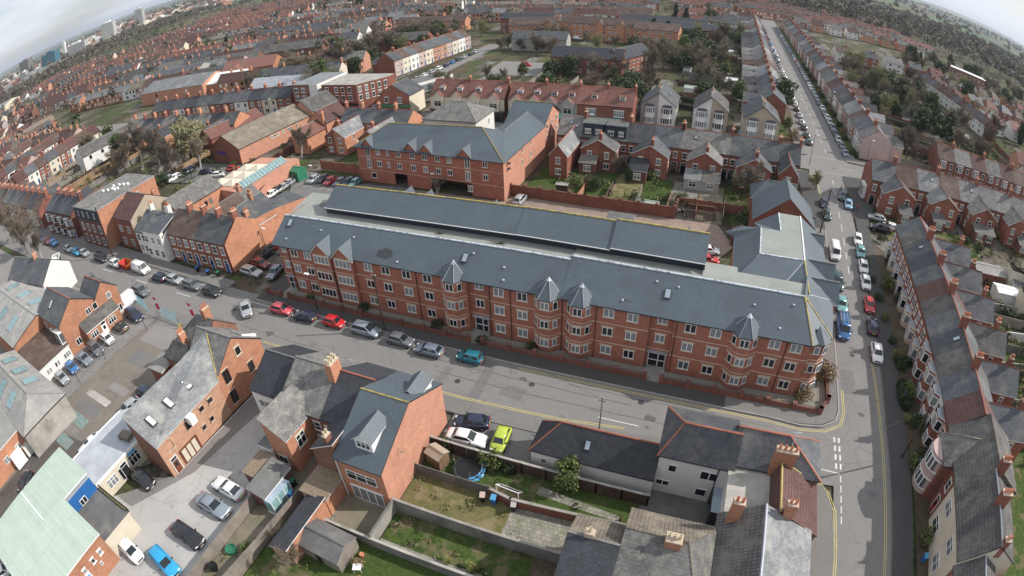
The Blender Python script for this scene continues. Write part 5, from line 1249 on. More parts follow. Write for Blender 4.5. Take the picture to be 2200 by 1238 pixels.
def right_terrace():
    p0, p1 = (35.15,93.6), (32.0,44.3); L_, a, d = row_dir(p0, p1); n = 12; w = L_/n
    roofs = ['slate','tile_grey','slate','slate_dark','slate','tile_maroon','tile_grey','slate','slate','tile_grey','slate','tile_maroon']
    what = ['end house by the parking bay, plain slate roof','brown pantiled house second from the parking bay','slate house with two small roof lights','dark-slated house with tall twin pot stack','slate house beside a broad grey flat-roofed wing','maroon-pantiled house with cream chimney pots','dark brown pantiled house just below the maroon one','slate house above the white metal gate','slate house with one wide white roof light','house with grey pantiles, white front and four cream pots','slate house with white double-height bay window','maroon-pantiled house at the end of the row']
    fr = [None,None,None,None,None,None,None,None,None,'render_grey','render_white',None]
    for i in range(n):
        p = Vector(p0)+d*w*i
        wing = dict(s=1 if i % 2 == 0 else -1, w=2.9, l=6.2, roof=roofs[(i//2*2) % n], ch=((4.2,3,1.3),) if i % 2 == 0 else ())
        terr(p, a, w, 8.1, what[i]+', in the right-hand terrace', ze=6.0, zr=8.7, wall='brick_red', roof=roofs[i], wing=wing, ch=((.99,4,1.7),) if i % 2 == 1 and i < 11 else (), front='bay' if i < 8 else 'bay2',
             frontm=fr[i], group='houses of the right-hand terrace', rl=((2,2.3,.7,.9),) if i in (2,) else ((2.1,2.8,.7,1.1),) if i == 8 else (), doorm=['door_blue','door_red','door_black','white'][i % 4])
    q = Vector(p0)+d*w*n
    B = Bld('bay_house', 'brick house with pink curved two-storey bay and hipped grey roof, below the terrace', 'house', (q.x,q.y), a, wall='brick_red', roof='slate_old', st='cream_trim')
    B.gable(0, 8.2, 0, 9.4, 6.1, 8.9, 'x', hip1=.01, ohe=.1, ridge='tile_buff', m='tile_grey'); B.gable(1.0, 5.4, -1.2, 4, 5.8, 7.9, 'y', hip0=2.0, oh=.25, m='slate_old', ridge='tile_buff')
    b = MB(); c = [(-1.7*cos(t), -1.5*sin(t)) for t in [PI*k/8 for k in range(9)]]; c = c[::-1]; c = [(-x, y) for x, y in c][::-1]
    arc = [(1.7*cos(PI+PI*k/8), 1.35*sin(PI+PI*k/8)) for k in range(9)]
    b.prism(arc, 0, 5.7, 'render_pink')
    for z in (.9, 3.7):
        for k in range(1, 7):
            p_, q_ = Vector(arc[k]), Vector(arc[k+1]); dd = (q_-p_).normalized(); b.obox((p_+q_)/2, dd, (q_-p_).length/2-.07, .05, z, z+1.4, 'glass'); b.obox(p_, dd, .07, .08, z-.1, z+1.5, 'white')
        b.prism([(x*1.04, y*1.05) for x, y in arc], z-.14, z-.02, 'white'); b.prism([(x*1.04, y*1.05) for x, y in arc], z+1.45, z+1.6, 'white')
    link('bay_window', b.mesh('bay_window'), B.o, (3.2,-1.15,0))
    B.win('f', 6.9, 3.6, .9, 1.4, 'S', at=-.01); B.door('f', 6.9, 'door_red', at=-.01); B.chim(8.0, 4.8, 8.7, .7, 1.3, 1.6, 4); B.wins('b', (2,6), (.9,3.5), at=9.41, w=1.2, h=1.3, style='C'); B.done()
    q2 = q+d*8.25
    B = Bld('rendered_house', 'cream rendered house with shallow grey roof and four-pane windows, lower right', 'house', (q2.x-.3,q2.y), a, wall='render_cream', roof='tile_grey', st=None)
    B.gable(0, 9.6, 0, 8.3, 6.3, 8.9, 'x', ohe=.1, ridge='lead'); B.wins('f', (1.9,6.6), (3.8,), at=-.01, w=1.9, h=1.3, style='Q'); B.wins('f', (1.9,6.6), (.9,), at=-.01, w=2.0, h=1.4, style='Q')
    B.rl((3.4,2.6,7.3), -PI/2, .62, .7, 1.1, m='white'); B.chim(4.2, 4.4, 8.6, .8, 1.5, 1.8, 4, m='brick_red', pot='pot'); B.chim(9.3, 4.6, 8.4, .7, .9, 1.3, 2, m='brick_red'); B.done()
    q3 = q2+d*9.65
    B = Bld('terraced_house', 'lower brick house with plain dark grey roof at the bottom right', 'house', (q3.x-.3,q3.y), a, wall='brick_red', roof='tile_grey', st='cream_trim')
    B.gable(0, 14, 0, 5.8, 5.6, 7.4, 'x', ohe=.05, ridge='lead'); B.gable(1.2, 14, 5.8, 12, 4.0, 5.5, 'x', ohe=.05, m='tile_grey'); B.wins('f', (1.6,5.0,9), (.9,3.4), at=-.01, w=1.6, h=1.4, style='S2'); B.done()
right_terrace()
def junction_row():
    x = 92.0; ws = [5.6]*9; n = 10; w = (92-35.2)/n
    roofs = ['slate','tile_maroon','slate','slate_old','slate','slate_old','tile_brown','slate_light','tile_brown','slate']
    for i in range(n):
        f = i % 2 == 0; k = n-1-i
        wing = dict(s=(1 if f else -1), w=3.7, l=5.0, ext=(2.6,3.0,2.4,3.2,'felt_dark','brick_dark') if i % 3 else None)
        terr((x, 125.9-(92-x)*.02), PI, w, 8.7, nth(k)+' brick house from the junction in the row seen from behind', ze=5.7, zr=8.9, wall='brick_red', roof=roofs[i], wing=wing, ch=((.01,3,1.6),) if not f else (),
             front='bay', group='houses of the row right of the junction', rl=((2,6.2,.7,.9),) if i in (5,7) else (), lod=0 if k < 5 else 1)
        x -= w
junction_row()
b = MB(); b.box(-1.6,1.6,-.7,.02,.3,3.4,'white'); 
for i in range(3): b.box(-1.4+i*1.0,-.6+i*1.0,-.73,-.69,.8,3.0,'glass')
o = thing('shop_bay','white glazed shop bay on the side of the junction corner house','shop window',(35.05,119.6,0),-PI/2); link('frame', b.mesh('frame'), o)
def simple_row(p0, p1, n, d, lab, group, ze=5.6, zr=8.4, walls=('brick_red',), roofs=('slate',), wing=True, lod=1, chn=2, front='plain', frontm=None, skip=(), name='terraced_house', gablet=False, wl_=4.5, chm=3, **k):
    L_, a, dd = row_dir(p0, p1); w = L_/n
    for i in range(n):
        if i in skip: continue
        p = Vector(p0)+dd*w*i; wm = walls[i % len(walls)] if isinstance(walls, tuple) else walls
        fm = frontm[i % len(frontm)] if frontm else None
        wg = dict(s=1 if i % 2 == 0 else -1, w=w*.55, l=wl_, e=4.6, r=6.6) if wing else None
        rm = roofs[(i*7+i//3) % len(roofs)] if len(roofs) > 2 else roofs[i % len(roofs)]
        terr(p, a, w, d, lab(i), ze=ze, zr=zr, wall=wm, roof=rm, wing=wg, ch=((.99,chm,1.4),) if i % chn == 0 else (), group=group, lod=lod if not callable(lod) else lod(i), front=front, frontm=fm, name=name, gablet=gablet, **k)
GL = 'long straight street'
simple_row((39.9,428), (39.6,147.2), 50, 8.2, lambda i: nth(49-i)+' house up the right side of the '+GL, 'houses on the right side of the long street', roofs=('slate','tile_brown','slate_light','slate_dark','tile_grey','slate','tile_maroon','slate_old'), lod=lambda i: 1 if i > 34 else 2, frontm=(None,'render_cream',None,None,'render_grey',None,'render_white'), walls=tuple(['brick_red']*49+['render_pink']))
simple_row((20.2,168), (22.4,428), 46, 8.2, lambda i: nth(i)+' house up the left side of the '+GL, 'houses on the left side of the long street', roofs=('slate','slate_dark','slate_light','tile_brown','slate_old','slate_light','slate'), lod=lambda i: 1 if i < 10 else 2, frontm=(None,None,'render_white',None,'render_cream'))
simple_row((62,145.6), (141,143.4), 14, 9.0, lambda i: nth(i)+' red brick house with white stacked bays across the cross street', 'bay-fronted houses on the far side of the cross street', roofs=('tile_brown','slate_old','tile_maroon'), lod=lambda i: 0 if i < 8 else 1, front='bay2', wing=False, gablet=False)
simple_row((101,293), (110,214), 14, 7.5, lambda i: nth(i)+' white fronted house of the far right row, counting down from the top', 'white houses far right', roofs=('tile_maroon','slate','tile_brown'), lod=2, frontm=('render_white','render_white','render_cream'), wing=False)
simple_row((-121.5,187), (-117.5,250), 11, 8.5, lambda i: nth(i)+' house of the painted terrace running up behind the parade, from its near end', 'painted terrace behind the parade', ze=6.4, zr=9.2, roofs=('slate','tile_brown','slate'), frontm=('render_pink','render_cream','render_white','render_pink','render_cream','brick_orange','brick_orange'), lod=1, wing=True)
simple_row((-193,122.5), (-131.5,137), 11, 8.5, lambda i: nth(i)+' shop house in the slate row on the left cross street, from the left', 'shop houses on the left part of the cross street', roofs=('slate','slate_dark','slate'), frontm=(None,None,'render_white',None,'render_cream'), lod=1, wing=False, chn=1)
# rows between the main street and the cross street, seen from behind
simple_row((-74.5,120.5), (-98,121), 4, 8.5, lambda i: nth(i)+' slate-roofed back of the short row left of the white pavilion', 'backs left of the white pavilion', roofs=('slate','slate_old'), lod=0, wall_=None) if False else None
def backs(x0, x1, y, n, lab, grp, roofs, wl_, d=8.0, lod=1, yo=0, wr=None):
    L_, a, dd = row_dir((x0,y), (x1,y+yo)); w = L_/n
    for i in range(n):
        p = Vector((x0,y))+dd*w*i
        terr(p, a, w, d, lab(i), ze=5.6, zr=8.3, wall='brick_red' if i % 2 else 'brick_orange', roof=roofs[i % len(roofs)], wing=dict(s=1 if i % 2 == 0 else -1, w=w*.6, l=wl_, e=4.8, r=6.9, half=(n > 2), roof=wr or roofs[i % len(roofs)], ch=((wl_*.7,2,1.3),) if i % 2 else ()), ch=((.99,4,1.5),), group=grp, lod=lod)
backs(-73,-94,122.6,4, lambda i: nth(i)+' slate house left of the white pavilion, seen from the back', 'slate row left of the white pavilion', ('slate','slate'), 9.5, lod=0, wr='slate_light')
backs(-131,-181,117.5,9, lambda i: nth(i)+' house behind the tall olive tree, seen from the back', 'slate row behind the olive tree', ('slate','slate_dark','slate_old'), 6.5, yo=-6)
for j,(x,n) in enumerate(((-203,8),(-232,8),(-262,7))):
    simple_row((x,62),(x-3,62+n*5.4),n,8,lambda i: nth(i)+' house from the main street in '+['the nearest','the middle','the farthest'][j]+' short side row at far left','short side row at far left, %s'%['nearest','middle','farthest'][j],roofs=('tile_maroon','slate','tile_brown'),frontm=(None,'render_white',None,'render_cream'),lod=1)
B = Bld('long_white_building','long white building with grey roof and rounded white gable at left','hall',(-190,84),rad(-6),wall='render_white',roof='tile_grey',st=None); B.gable(0,8,0,30,5.0,7.6,'y',ohe=.1); B.wins('r',(3,8,13),(3.0,),at=8.01,w=1.2,h=1.5,style='X'); B.done()
# left houses on the main street
simple_row((-88.9,52.2), (-72.7,52.2), 4, 8.2, lambda i: ['leftmost brown-pantiled','second brown-pantiled','first slate-roofed','end slate-roofed'][i]+' red brick house left of the apartments, white window surrounds', 'red brick houses left of the apartments', ze=5.6, zr=8.6, roofs=('tile_brown',), lod=0, wing=True, wl_=7.5, chn=1, skip=(2,3), ridge='ridge_grey')
simple_row((-88.9,52.2), (-72.7,52.2), 4, 8.2, lambda i: ['','','third','end'][i]+' red brick house of four, slate-roofed, left of the apartments', 'red brick houses left of the apartments', ze=5.6, zr=8.6, roofs=('slate',), lod=0, wing=True, wl_=7.5, chn=1, skip=(0,1), ridge='ridge_grey')
B = Bld('side_wing','orange brick side wall and slate wing running back from the end house','house wing',(-77.2,60.5),wall='brick_orange',roof='slate',st=None)
B.mono(0.6,5.0,0,12.8,(5.9,5.0,4.4,5.3),m='slate',wm='brick_orange'); 
B.w.poly([(4.9,-8.2,0),(5.4,12.8,0),(5.4,12.8,4.6),(5.2,4,6.2),(4.9,-.2,6.4),(4.9,-4.2,8.8),(4.9,-8.35,5.6)],'brick_orange'); B.chim(1.2,1.0,5.4,.7,1.0,1.5,3); B.done()
B = Bld('white_house','white fronted public house with black slate roof and two white chimney stacks','public house',(-99.4,51.4),wall='render_white',roof='slate_dark',st='white')
B.gable(0,10,0,8.6,5.2,7.6,'x',ohe=.05,m='slate'); B.w.box(3.9,9.9,-.55,.3,0,5.9,'render_white'); B.r.slab([(3.7,-.8,5.95),(10.1,-.8,5.95),(10.1,4,7.75),(3.7,4,7.75)],.12,'slate','white')
B.wins('f',(4.7,6.9,9.0),(.9,3.6),at=-.56,w=1.0,h=1.4,style='S'); B.wins('f',(.9,2.6),(.9,3.2),at=-.01,w=1.0,h=1.4,style='S')
B.chim(1.8,4.5,7.3,.7,.9,1.8,2,m='render_white'); B.chim(7.5,4.6,7.4,1.1,.9,1.8,4,m='render_white'); B.done()
B = Bld('tan_gable_house','tall narrow house with blank tan gable wall and maroon pantiles','house',(-108.5,52.2),wall='render_tan',roof='tile_maroon',st=None)
B.gable(0,7.2,0,10.5,6.8,10.0,'x',ohe=.03); B.w.poly([(0,-.01,0),(7.2,-.01,0),(7.2,-.01,6.7),(0,-.01,6.7)],'brick_red'); B.wins('f',(2,5.2),(.8,3.7),at=-.02,w=1.3,h=1.5,style='S2'); B.chim(6.0,8.0,7.9,.6,.7,1.6,2,m='brick_orange'); B.done()
B = Bld('flat_roofed_block','three-storey block with black clad top floor and speckled flat roof','flats',(-123,50.0),wall='brick_orange',roof='felt_dark',st='stone')
B.w.prism([(0,0),(12.4,0),(12.4,16.5),(0,16.5)],0,9.3,'brick_orange',bottom=False); B.w.box(0,12.4,-.25,0,6.5,9.3,'clad_dark'); B.w.poly([(0,-.02,0),(12.4,-.02,0),(12.4,-.02,6.5),(0,-.02,6.5)],'brick_dark')
B.r.slab([(-.1,-.35,9.45),(12.55,-.35,9.45),(12.55,16.6,9.45),(-.1,16.6,9.45)],.15,'slate_old','lead')
for x,y in ((3,7),(4.4,7.6),(5.2,8.4),(6.6,8.2),(4.0,9.6),(5.4,10.4),(6.8,10.8),(8.1,11.2),(6.9,8.9)): B.r.box(x,x+.7,y,y+.5,9.45,9.85,'white')
B.wins('f',(2,4.6,7.2,10.2),(7.2,),at=-.26,w=.5,h=1.4,style='F',st=None); B.wins('f',(2,4.8,7.6,10.6),(.9,3.8),at=-.03,w=1.1,h=1.6,style='S'); B.win('r',4,4.5,.8,1.3,'F',at=12.41); B.win('r',7.2,7.2,.7,1.3,'F',at=12.41); B.win('r',11,7.0,.7,1.2,'F',at=12.41); B.win('r',11.5,4.6,.7,1.2,'F',at=12.41); B.done()
simple_row((-146,50.6),(-128.5,50.6),4,8.5,lambda i: nth(i)+' dark brick slate house left of the black-topped block','dark brick houses beyond the black-topped block',ze=6.2,zr=8.8,walls=('brick_dark',),roofs=('slate','slate_dark'),lod=0,front='bay2',wing=True,chn=1)
simple_row((-212,50),(-152,50.4),11,8.2,lambda i: nth(i)+' house at the far left end of the main street','houses at the far left of the main street',roofs=('slate','tile_brown','slate_old'),lod=1,frontm=(None,'render_white',None,None),chn=1)
B = Bld('long_barn','long brown-roofed brick range behind the white public house','workshop',(-104,56.5),wall='brick_orange',roof='tile_brown',st=None); B.gable(0,7.2,4.5,17.5,4.6,6.9,'y',ohe=.05,m='slate_old'); B.win('r',12,2.3,.8,1.1,'F',at=7.21,fr='metal_dark'); B.win('r',13.4,2.3,.8,1.1,'F',at=7.21,fr='metal_dark'); B.win('r',8,2.6,1.4,.9,'F',at=7.21); B.done()
B = Bld('canopy_court','walled court with cream canvas pyramids and a long glazed rooflight','restaurant court',(-102,73.5),rad(8),wall='brick_pink',roof='render_cream',st=None)
B.w.prism([(0,0),(13.2,-2.6),(14.5,17.0),(3,17.5)],0,3.9,'brick_pink',bottom=False)
for i in range(3):
    for j in range(2):
        x0,y0 = .6+j*3.4+i*.5, .8+i*4.2; q=[(x0,y0,4.0),(x0+3.3,y0-.3,4.0),(x0+3.5,y0+3.9,4.0),(x0+.3,y0+4,4.0)]; ap=(x0+1.8,y0+1.9,4.9)
        for k in range(4): B.r.poly([q[k],q[(k+1)%4],ap],'render_cream')
g=[(8.2,.2,4.0),(11.4,-.5,4.0),(12.6,15,4.0),(9.4,15,4.0)]
B.r.poly([g[0],(9.9,0,5.2),(11.0,15,5.2),g[3]],'glass_green'); B.r.poly([g[1],g[2],(11.0,15,5.2),(9.9,0,5.2)],'glass_green')
for t in [k/14 for k in range(15)]: B.r.bar((8.2+1.2*t,.2+14.8*t,4.03),(9.9+1.1*t,15*t,5.25),.05,'white',4); B.r.bar((11.4+1.2*t,-.5+15.5*t,4.03),(9.9+1.1*t,15*t,5.25),.05,'white',4)
B.done()
B = Bld('low_brick_wing','slate-roofed back wings with chimneys behind the red brick houses','house wing',(-88,60.6),wall='brick_orange',roof='slate_old',st=None)
B.gable(0,5.0,0,12,4.4,6.4,'y',ohe=.05); B.gable(6.2,10.4,0,9,4.6,6.6,'y',ohe=.05,m='slate'); B.chim(2.4,8.5,6.3,.9,.7,1.4,3); B.chim(8.3,6,6.5,.9,.7,1.4,3); B.done()
B = Bld('community_hall','large hall with stepped brown tiled roofs and sunlit brick side, near the car park','hall',(-124.5,95),rad(-3),wall='brick_pink',roof='tile_grey',st='stone')
B.gable(0,12.0,0,28,4.4,7.6,'y',ohe=.15,m='tile_buff'); B.w.poly([(0,-.02,0),(12,-.02,0),(12,-.02,4.4),(6,-.02,7.5),(0,-.02,4.4)],'brick_red'); B.gable(5,13.0,28,40,5.6,8.6,'y',ohe=.15,m='tile_grey')
B.wins('r',(12,13.2,14.4,16.5,18.5,19.6,22),(3.0,),at=12.01,w=.8,h=.7,style='F'); mat('violet',(.12,.06,.25)); b=MB(); b.box(-1.8,1.8,-.06,0,0,.9,'violet'); B.part('sign', b,(4.2,-.03,2.4)); B.done()
B = Bld('maroon_shop','long low range with faded red pantiles beside the hall','shop',(-137,101),rad(-4),wall='brick_red',roof='tile_red',st=None); B.gable(0,6.2,0,21,4.2,6.6,'y',ohe=.1); B.done()
B = Bld('tiled_house','red-tiled house with white dormer behind the bare tree','house',(-103,104),wall='brick_orange',roof='tile_maroon',st=None); B.gable(0,6.5,8,18,6,9,'y',ohe=.05); B.gable(1,6.0,0,9,4.6,6.8,'y',ohe=.05,m='tile_red'); B.dormer(1.2,13,7.0,1.6,2.2,1.2,.5,rot=-PI/2,style='C',wm='white'); B.chim(5.6,8,6.8,.6,.8,2.2,2); B.done()
# ---- parade of shops with red roofs
def parade():
    for i,(x0,x1,fm,dn) in enumerate(((-79,-68,'render_cream',2),(-68,-56.4,'render_cream',2),(-55.2,-45.5,'render_cream',2),(-45.5,-36,'render_grey',2),(-36,-28.5,'brick_red',1),(-28.5,-21.2,'brick_red',1))):
        w = x1-x0; y = 138.2+i*.35
        B = Bld('parade_shop', ['leftmost','second','third','fourth','fifth','last'][i]+' house of the red-tiled shopping parade, '+['cream gabled bays and arched dormers','cream front beside the gap','cream front with paired pointed gables','grey front over the turquoise sign','brick front over the turquoise sign','brick front at the right end'][i], 'shop', (x0,y), .033, 'red-tiled parade shops', wall='brick_red', roof='tile_red', st='white')
        B.gable(.005,w-.005,0,9.5,6.8,10.4,'x',ohe=.02,ridge='ridge_red'); B.w.poly([(0,-.02,2.9),(w,-.02,2.9),(w,-.02,6.7),(0,-.02,6.7)],fm); B.w.box(.2,w-.2,-.3,0,0,2.7,'glass_dark'); B.w.box(0,w,-1.2,0,2.7,3.1,'metal_dark','felt_dark')
        for k in range(dn):
            xg = w*(k+.5)/dn
            if fm != 'brick_red':
                B.w.box(xg-1.5,xg+1.5,-.9,0,2.9,6.6,fm); B.w.poly([(xg-1.5,-.9,6.6),(xg+1.5,-.9,6.6),(xg,-.9,8.0)],fm)
                for s in (-1,1):
                    q=[(xg+s*1.7,-1.1,6.5),(xg,-1.1,8.15),(xg,1.4,8.15),(xg+s*1.7,.0,6.9)]; B.r.slab(q if s>0 else q[::-1],.08,'tile_red','white')
                B.win('f',xg,3.9,2.2,1.6,'Q',at=-.91,st=None)
            else: B.win('f',xg,3.9,2.6,1.7,'C4',at=-.03)
            B.dormer(xg+.6,1.5,7.9,1.6,1.9,1.1,.5 if fm=='render_cream' else .1,style='C',wm='white',flat=fm!='render_cream')
        B.chim(w-.1,4.75,10.2,.6,1.1,1.3,4); B.done()
parade()
B = Bld('shop_sign','long turquoise shop sign board across the parade fronts','shop sign',(-40.5,137.4,2.9),.033); 
b = MB(); b.box(0,16.8,-.9,-.75,0,1.3,'door_blue'); mat('turquoise',(.10,.42,.40),rough=.5); b.m=[b.mi('turquoise')]*len(b.f); B.part('board', b)
def text(parent, s, size, loc, rot=(PI/2,0,0), m='black_trim', name='lettering', ext=.01):
    cu = bpy.data.curves.new(name,'FONT'); cu.body = s; cu.size = size; cu.extrude = ext; cu.align_x='CENTER'; cu.align_y='CENTER'
    o = bpy.data.objects.new(name, cu); C.objects.link(o); cu.materials.append(M(m)); bpy.context.view_layer.update(); me = bpy.data.meshes.new_from_object(o.evaluated_get(bpy.context.evaluated_depsgraph_get())); bpy.data.objects.remove(o)
    o = link(name, me, parent, loc); o.rotation_euler = rot; return o
text(B.o,'JAN HOLT',1.15,(9.6,-.93,.62),m='metal_dark'); b=MB(); b.lathe((0,0,0),[(.45,0),(.45,.05),(0,.05)],'door_red',14); e=link('roundel',b.mesh('roundel'),B.o,(14.4,-.9,.65)); e.rotation_euler=(PI/2,0,0); B.done()
def semi(x0,x1,y,d,lab,wm,roofm,wm2):
    w=x1-x0; B = Bld('semi_detached_house',lab,'house',(x0,y),.02,'pair of semis facing the cross street',wall=wm,roof=roofm,st=None)
    B.gable(0,w,0,d,5.6,9.2,'y',oh=.3,ohe=.3,ridge='ridge_grey'); B.w.poly([(w/2,-.02,0),(w,-.02,0),(w,-.02,5.6),(w/2,-.02,9.1)],wm2)
    for s,xx,mm in ((-1,w*.25,wm),(1,w*.75,wm2)):
        link('bay_window', tbay_mesh(2.9,5.3,'white' ,(.9,3.6),'slate',1.4), B.o,(xx,-.02,0))
    B.chim(w/2,1.6,9.0,.7,1.2,1.5,4); B.rl((w*.78,6,7.7),0,.77,.6,.9); B.wins('b',(2,w-2),(.9,3.6),at=d+.01,w=1.4,h=1.3,style='C'); B.done()
semi(-20.4,-10.9,149.3,12.5,'left pair of gabled semis, grey half and white half, beside the parade','render_grey','slate','render_white')
semi(-6.2,3.1,150.5,12.5,'middle pair of gabled semis, white half and tan half','render_white','tile_grey','render_tan')
semi(7.4,16.9,147.6,12.5,'right pair of gabled semis in grey-brown render near the junction','render_tan','slate','render_tan')
B = Bld('corner_shop','pale gabled brick corner shop with dark green fascia at the side street','shop',(-97.6,138.8),.03,wall='brick_red',roof='slate_old',st='white'); B.gable(0,11,0,9.5,6.2,9.3,'y' ,ohe=.1,m='slate'); B.w.box(10.98,11.02,0,9.5,0,6.2,'render_cream'); B.w.box(-.2,11.2,-.9,0,2.7,3.3,'plastic_green'); B.wins('f',(3,7.6),(3.8,),at=-.01,w=1.3,h=1.7,style='S'); B.done()
B = Bld('brick_block','three-storey flat-roofed brick block with black fascia on the side street','shops and flats',(-118.6,138.4),.05,wall='brick_red',roof='concrete',st='white')
B.flat([(0,0),(13.2,0),(18.8,10.5),(18.8,15),(0,15)],9.2,m='concrete',wm='brick_red'); B.w.box(0,13.4,-.3,0,2.4,3.2,'black_trim')
for z in (4.1,6.7): B.wins('f',(2,5.6,8,10.6),(z,),at=-.01,w=1.3,h=1.6,style='S')
an=math.atan2(10.5,5.6)
for k in range(5):
    for z in (4.1,6.7): B.winang((13.2+5.6*(k+.5)/5+.02,10.5*(k+.5)/5,z),an,1.1,1.6,'S',st=0)
B.done()
B = Bld('painted_block','four-storey block with brown and white front and pale flat roof','flats',(-131.0,138.0),.05,wall='brick_brown',roof='lead',st='white'); B.flat([(0,0),(10.5,0),(10.5,17),(0,17)],9.4,m='metal_grey',wm='brick_brown'); B.w.box(7.2,10.52,-.05,17,2.5,9.4,'render_white'); B.w.box(0,10.6,-.6,0,2.3,3.1,'door_red')
for z in (4.2,6.8): B.wins('f',(1.8,4.6),(z,),at=-.01,w=1.6,h=1.4,style='Q')
B.done()
B = Bld('turquoise_shops','low flat-roofed shops with white and turquoise fronts on the side street','shops',(-100,156),rad(70),wall='render_white',roof='felt_dark',st=None); B.flat([(0,0),(24,0),(24,7),(0,7)],3.8,m='felt_dark',wm='render_white'); B.w.box(0,6,-.1,0,0,3.6,'turquoise'); B.w.box(6.2,23.8,-.08,0,.4,2.8,'glass'); B.done()
# ---- blocks of flats and single buildings farther up
def flats(name,lab,loc,rot,L_,D_,ze,zr,wm,rm,fl,gabs=()):
    B = Bld(name,lab,'flats',loc,rot,wall=wm,roof=rm,st='stone'); B.gable(0,L_,0,D_,ze,zr,'x',ohe=.2,oh=.3)
    for k in range(int(L_/3.2)):
        for f in range(fl): B.win('f',1.8+k*3.2,1.0+f*2.75,1.3,1.2,'C',at=-.01)
    for g in gabs:
        B.w.box(g-1.9,g+1.9,-.8,0,0,ze,wm); B.w.poly([(g-1.9,-.8,ze),(g+1.9,-.8,ze),(g,-.8,ze+2)],wm)
        for s in (-1,1):
            q=[(g+s*2.2,-1,ze-.1),(g,-1,ze+2.15),(g,D_*.4,ze+2.15),(g+s*2.2,D_*.05,ze+.1)]; B.r.slab(q if s>0 else q[::-1],.1,rm,'cream_trim')
    B.done()
flats('orange_flats','three-storey orange brick flats with brown roofs, left wing, near the tall conifers',(-106,272),.28,24,11,8.4,11.4,'brick_orange','tile_brown',3,(20,))
flats('orange_flats','three-storey orange brick flats with brown roofs, middle wing with twin gables',(-84,288),-.12,40,11,8.4,11.4,'brick_orange','tile_brown',3,(22,33))
flats('orange_flats','three-storey orange brick flats with brown roofs, right wing',(-44,279),-.05,22,11,8.4,11.2,'brick_orange','tile_brown',3)
flats('dark_flats','dark-roofed brick flats with round-topped dormers behind the parade',(-63,204),0,27,10,6.4,9.6,'brick_red','slate_dark',2)
flats('dark_flats','brick flats with twin slate gables beside the big bare trees',(-36,206),1.2,22,9,6.4,9.4,'brick_red','slate_dark',2)
flats('long_flats','long low brick flats with white balconies near the top edge',(-190,300),.1,44,10,6.2,8.8,'brick_orange','tile_brown',2)
flats('dark_flats','long dark-roofed range behind the orange flats',(-40,310),0,36,10,6.2,9,'brick_brown','slate_dark',2)
flats('brick_pub','large red gabled brick public house above the shops at left',(-205,172),.35,26,14,7.4,10.8,'brick_orange','tile_red',2,(8,))
flats('brown_roofed_hall','long brown roofed hall beside the red gabled public house',(-255,196),.3,38,14,5.0,8.6,'brick_brown','tile_grey',1)
flats('brick_block','brown brick block with white flat roofs among the trees at far right',(146,350),-.4,26,12,9.8,10.2,'brick_brown','white',3)
flats('red_terrace_block','dark red terrace of flats facing left, up the side street',(-122,300),.1,30,10,8,10.5,'brick_red','slate_dark',2)
flats('grey_shop_range','grey rendered range with blue shop front where the side street meets the top road',(-95,246),.05,26,9,5.8,8.6,'render_grey','slate',2)
# ================================================================ trees and plants
mat('bark', (.16,.14,.115), var=.2, scale=3); mat('twig', (.20,.165,.12), var=.2, rv=.2); mat('twig_dark', (.11,.09,.07), var=.2, rv=.2); mat('twig_green', (.23,.23,.11), var=.25, rv=.15); mat('birch', (.42,.40,.36), var=.2)
mat('leaf', (.052,.078,.022), var=.45, scale=2.5, rv=.2, rough=.7); mat('leaf_dark', (.022,.036,.016), var=.4, scale=2.5, rv=.2, rough=.7); mat('leaf_light', (.15,.18,.055), var=.3, scale=2.5, rv=.2, rough=.7); mat('leaf_yellow', (.26,.25,.08), var=.3, scale=2.5, rv=.2)
mat('leaf_brown', (.19,.11,.05), var=.35, scale=2.5, rv=.2); mat('leaf_olive', (.27,.25,.14), var=.3, scale=3, rv=.1)
def bare_tree(seed, h, spread, bark='bark', twig='twig', levels=4, dense=1.0, tw=.02):
    r = random.Random(seed); t = MB(); c = MB()
    def rv(): return Vector((r.uniform(-1,1), r.uniform(-1,1), r.uniform(-1,1)))
    def grow(p, d, L_, w, lv):
        segs = 3 if lv < 2 else 2; q = p
        for s in range(segs):
            d = (d+rv()*.16+Vector((0,0,.05))).normalized(); n = q+d*(L_/segs); w2 = w*(1-.22*(s+1)/segs)
            (t if lv < 2 else c).bar(q, n, w, bark if lv < 3 else twig, 5 if lv == 0 else 3, w2)
            if lv >= 1 or s > 0:
                k = 1 if lv < 2 else (2 if r.random() < dense else 1)
                for _ in range(k):
                    if lv < levels:
                        dd = (d*r.uniform(.35,.9)+rv()*spread+Vector((0,0,.12))).normalized(); grow(q+(n-q)*r.random(), dd, L_*r.uniform(.5,.75), w2*.55, lv+1)
            q = n; w = w2
        if lv < levels:
            for _ in range(3 if lv == 0 else 2):
                dd = (d+rv()*spread*.8).normalized(); grow(q, dd, L_*r.uniform(.55,.8), w*.75, lv+1)
        else:
            for _ in range(int(6*dense)):
                e = q-(q-p)*r.random(); dd = (d+rv()*.9).normalized()*L_*r.uniform(.5,1.1); c.bar(e, e+dd, tw*h/9, twig, 3, tw*h/18)
    grow(Vector((0,0,-.2)), Vector((0,0,1)), h*.36, h*.022, 0)
    return t.mesh('trunk', uv=False), c.mesh('crown', uv=False)
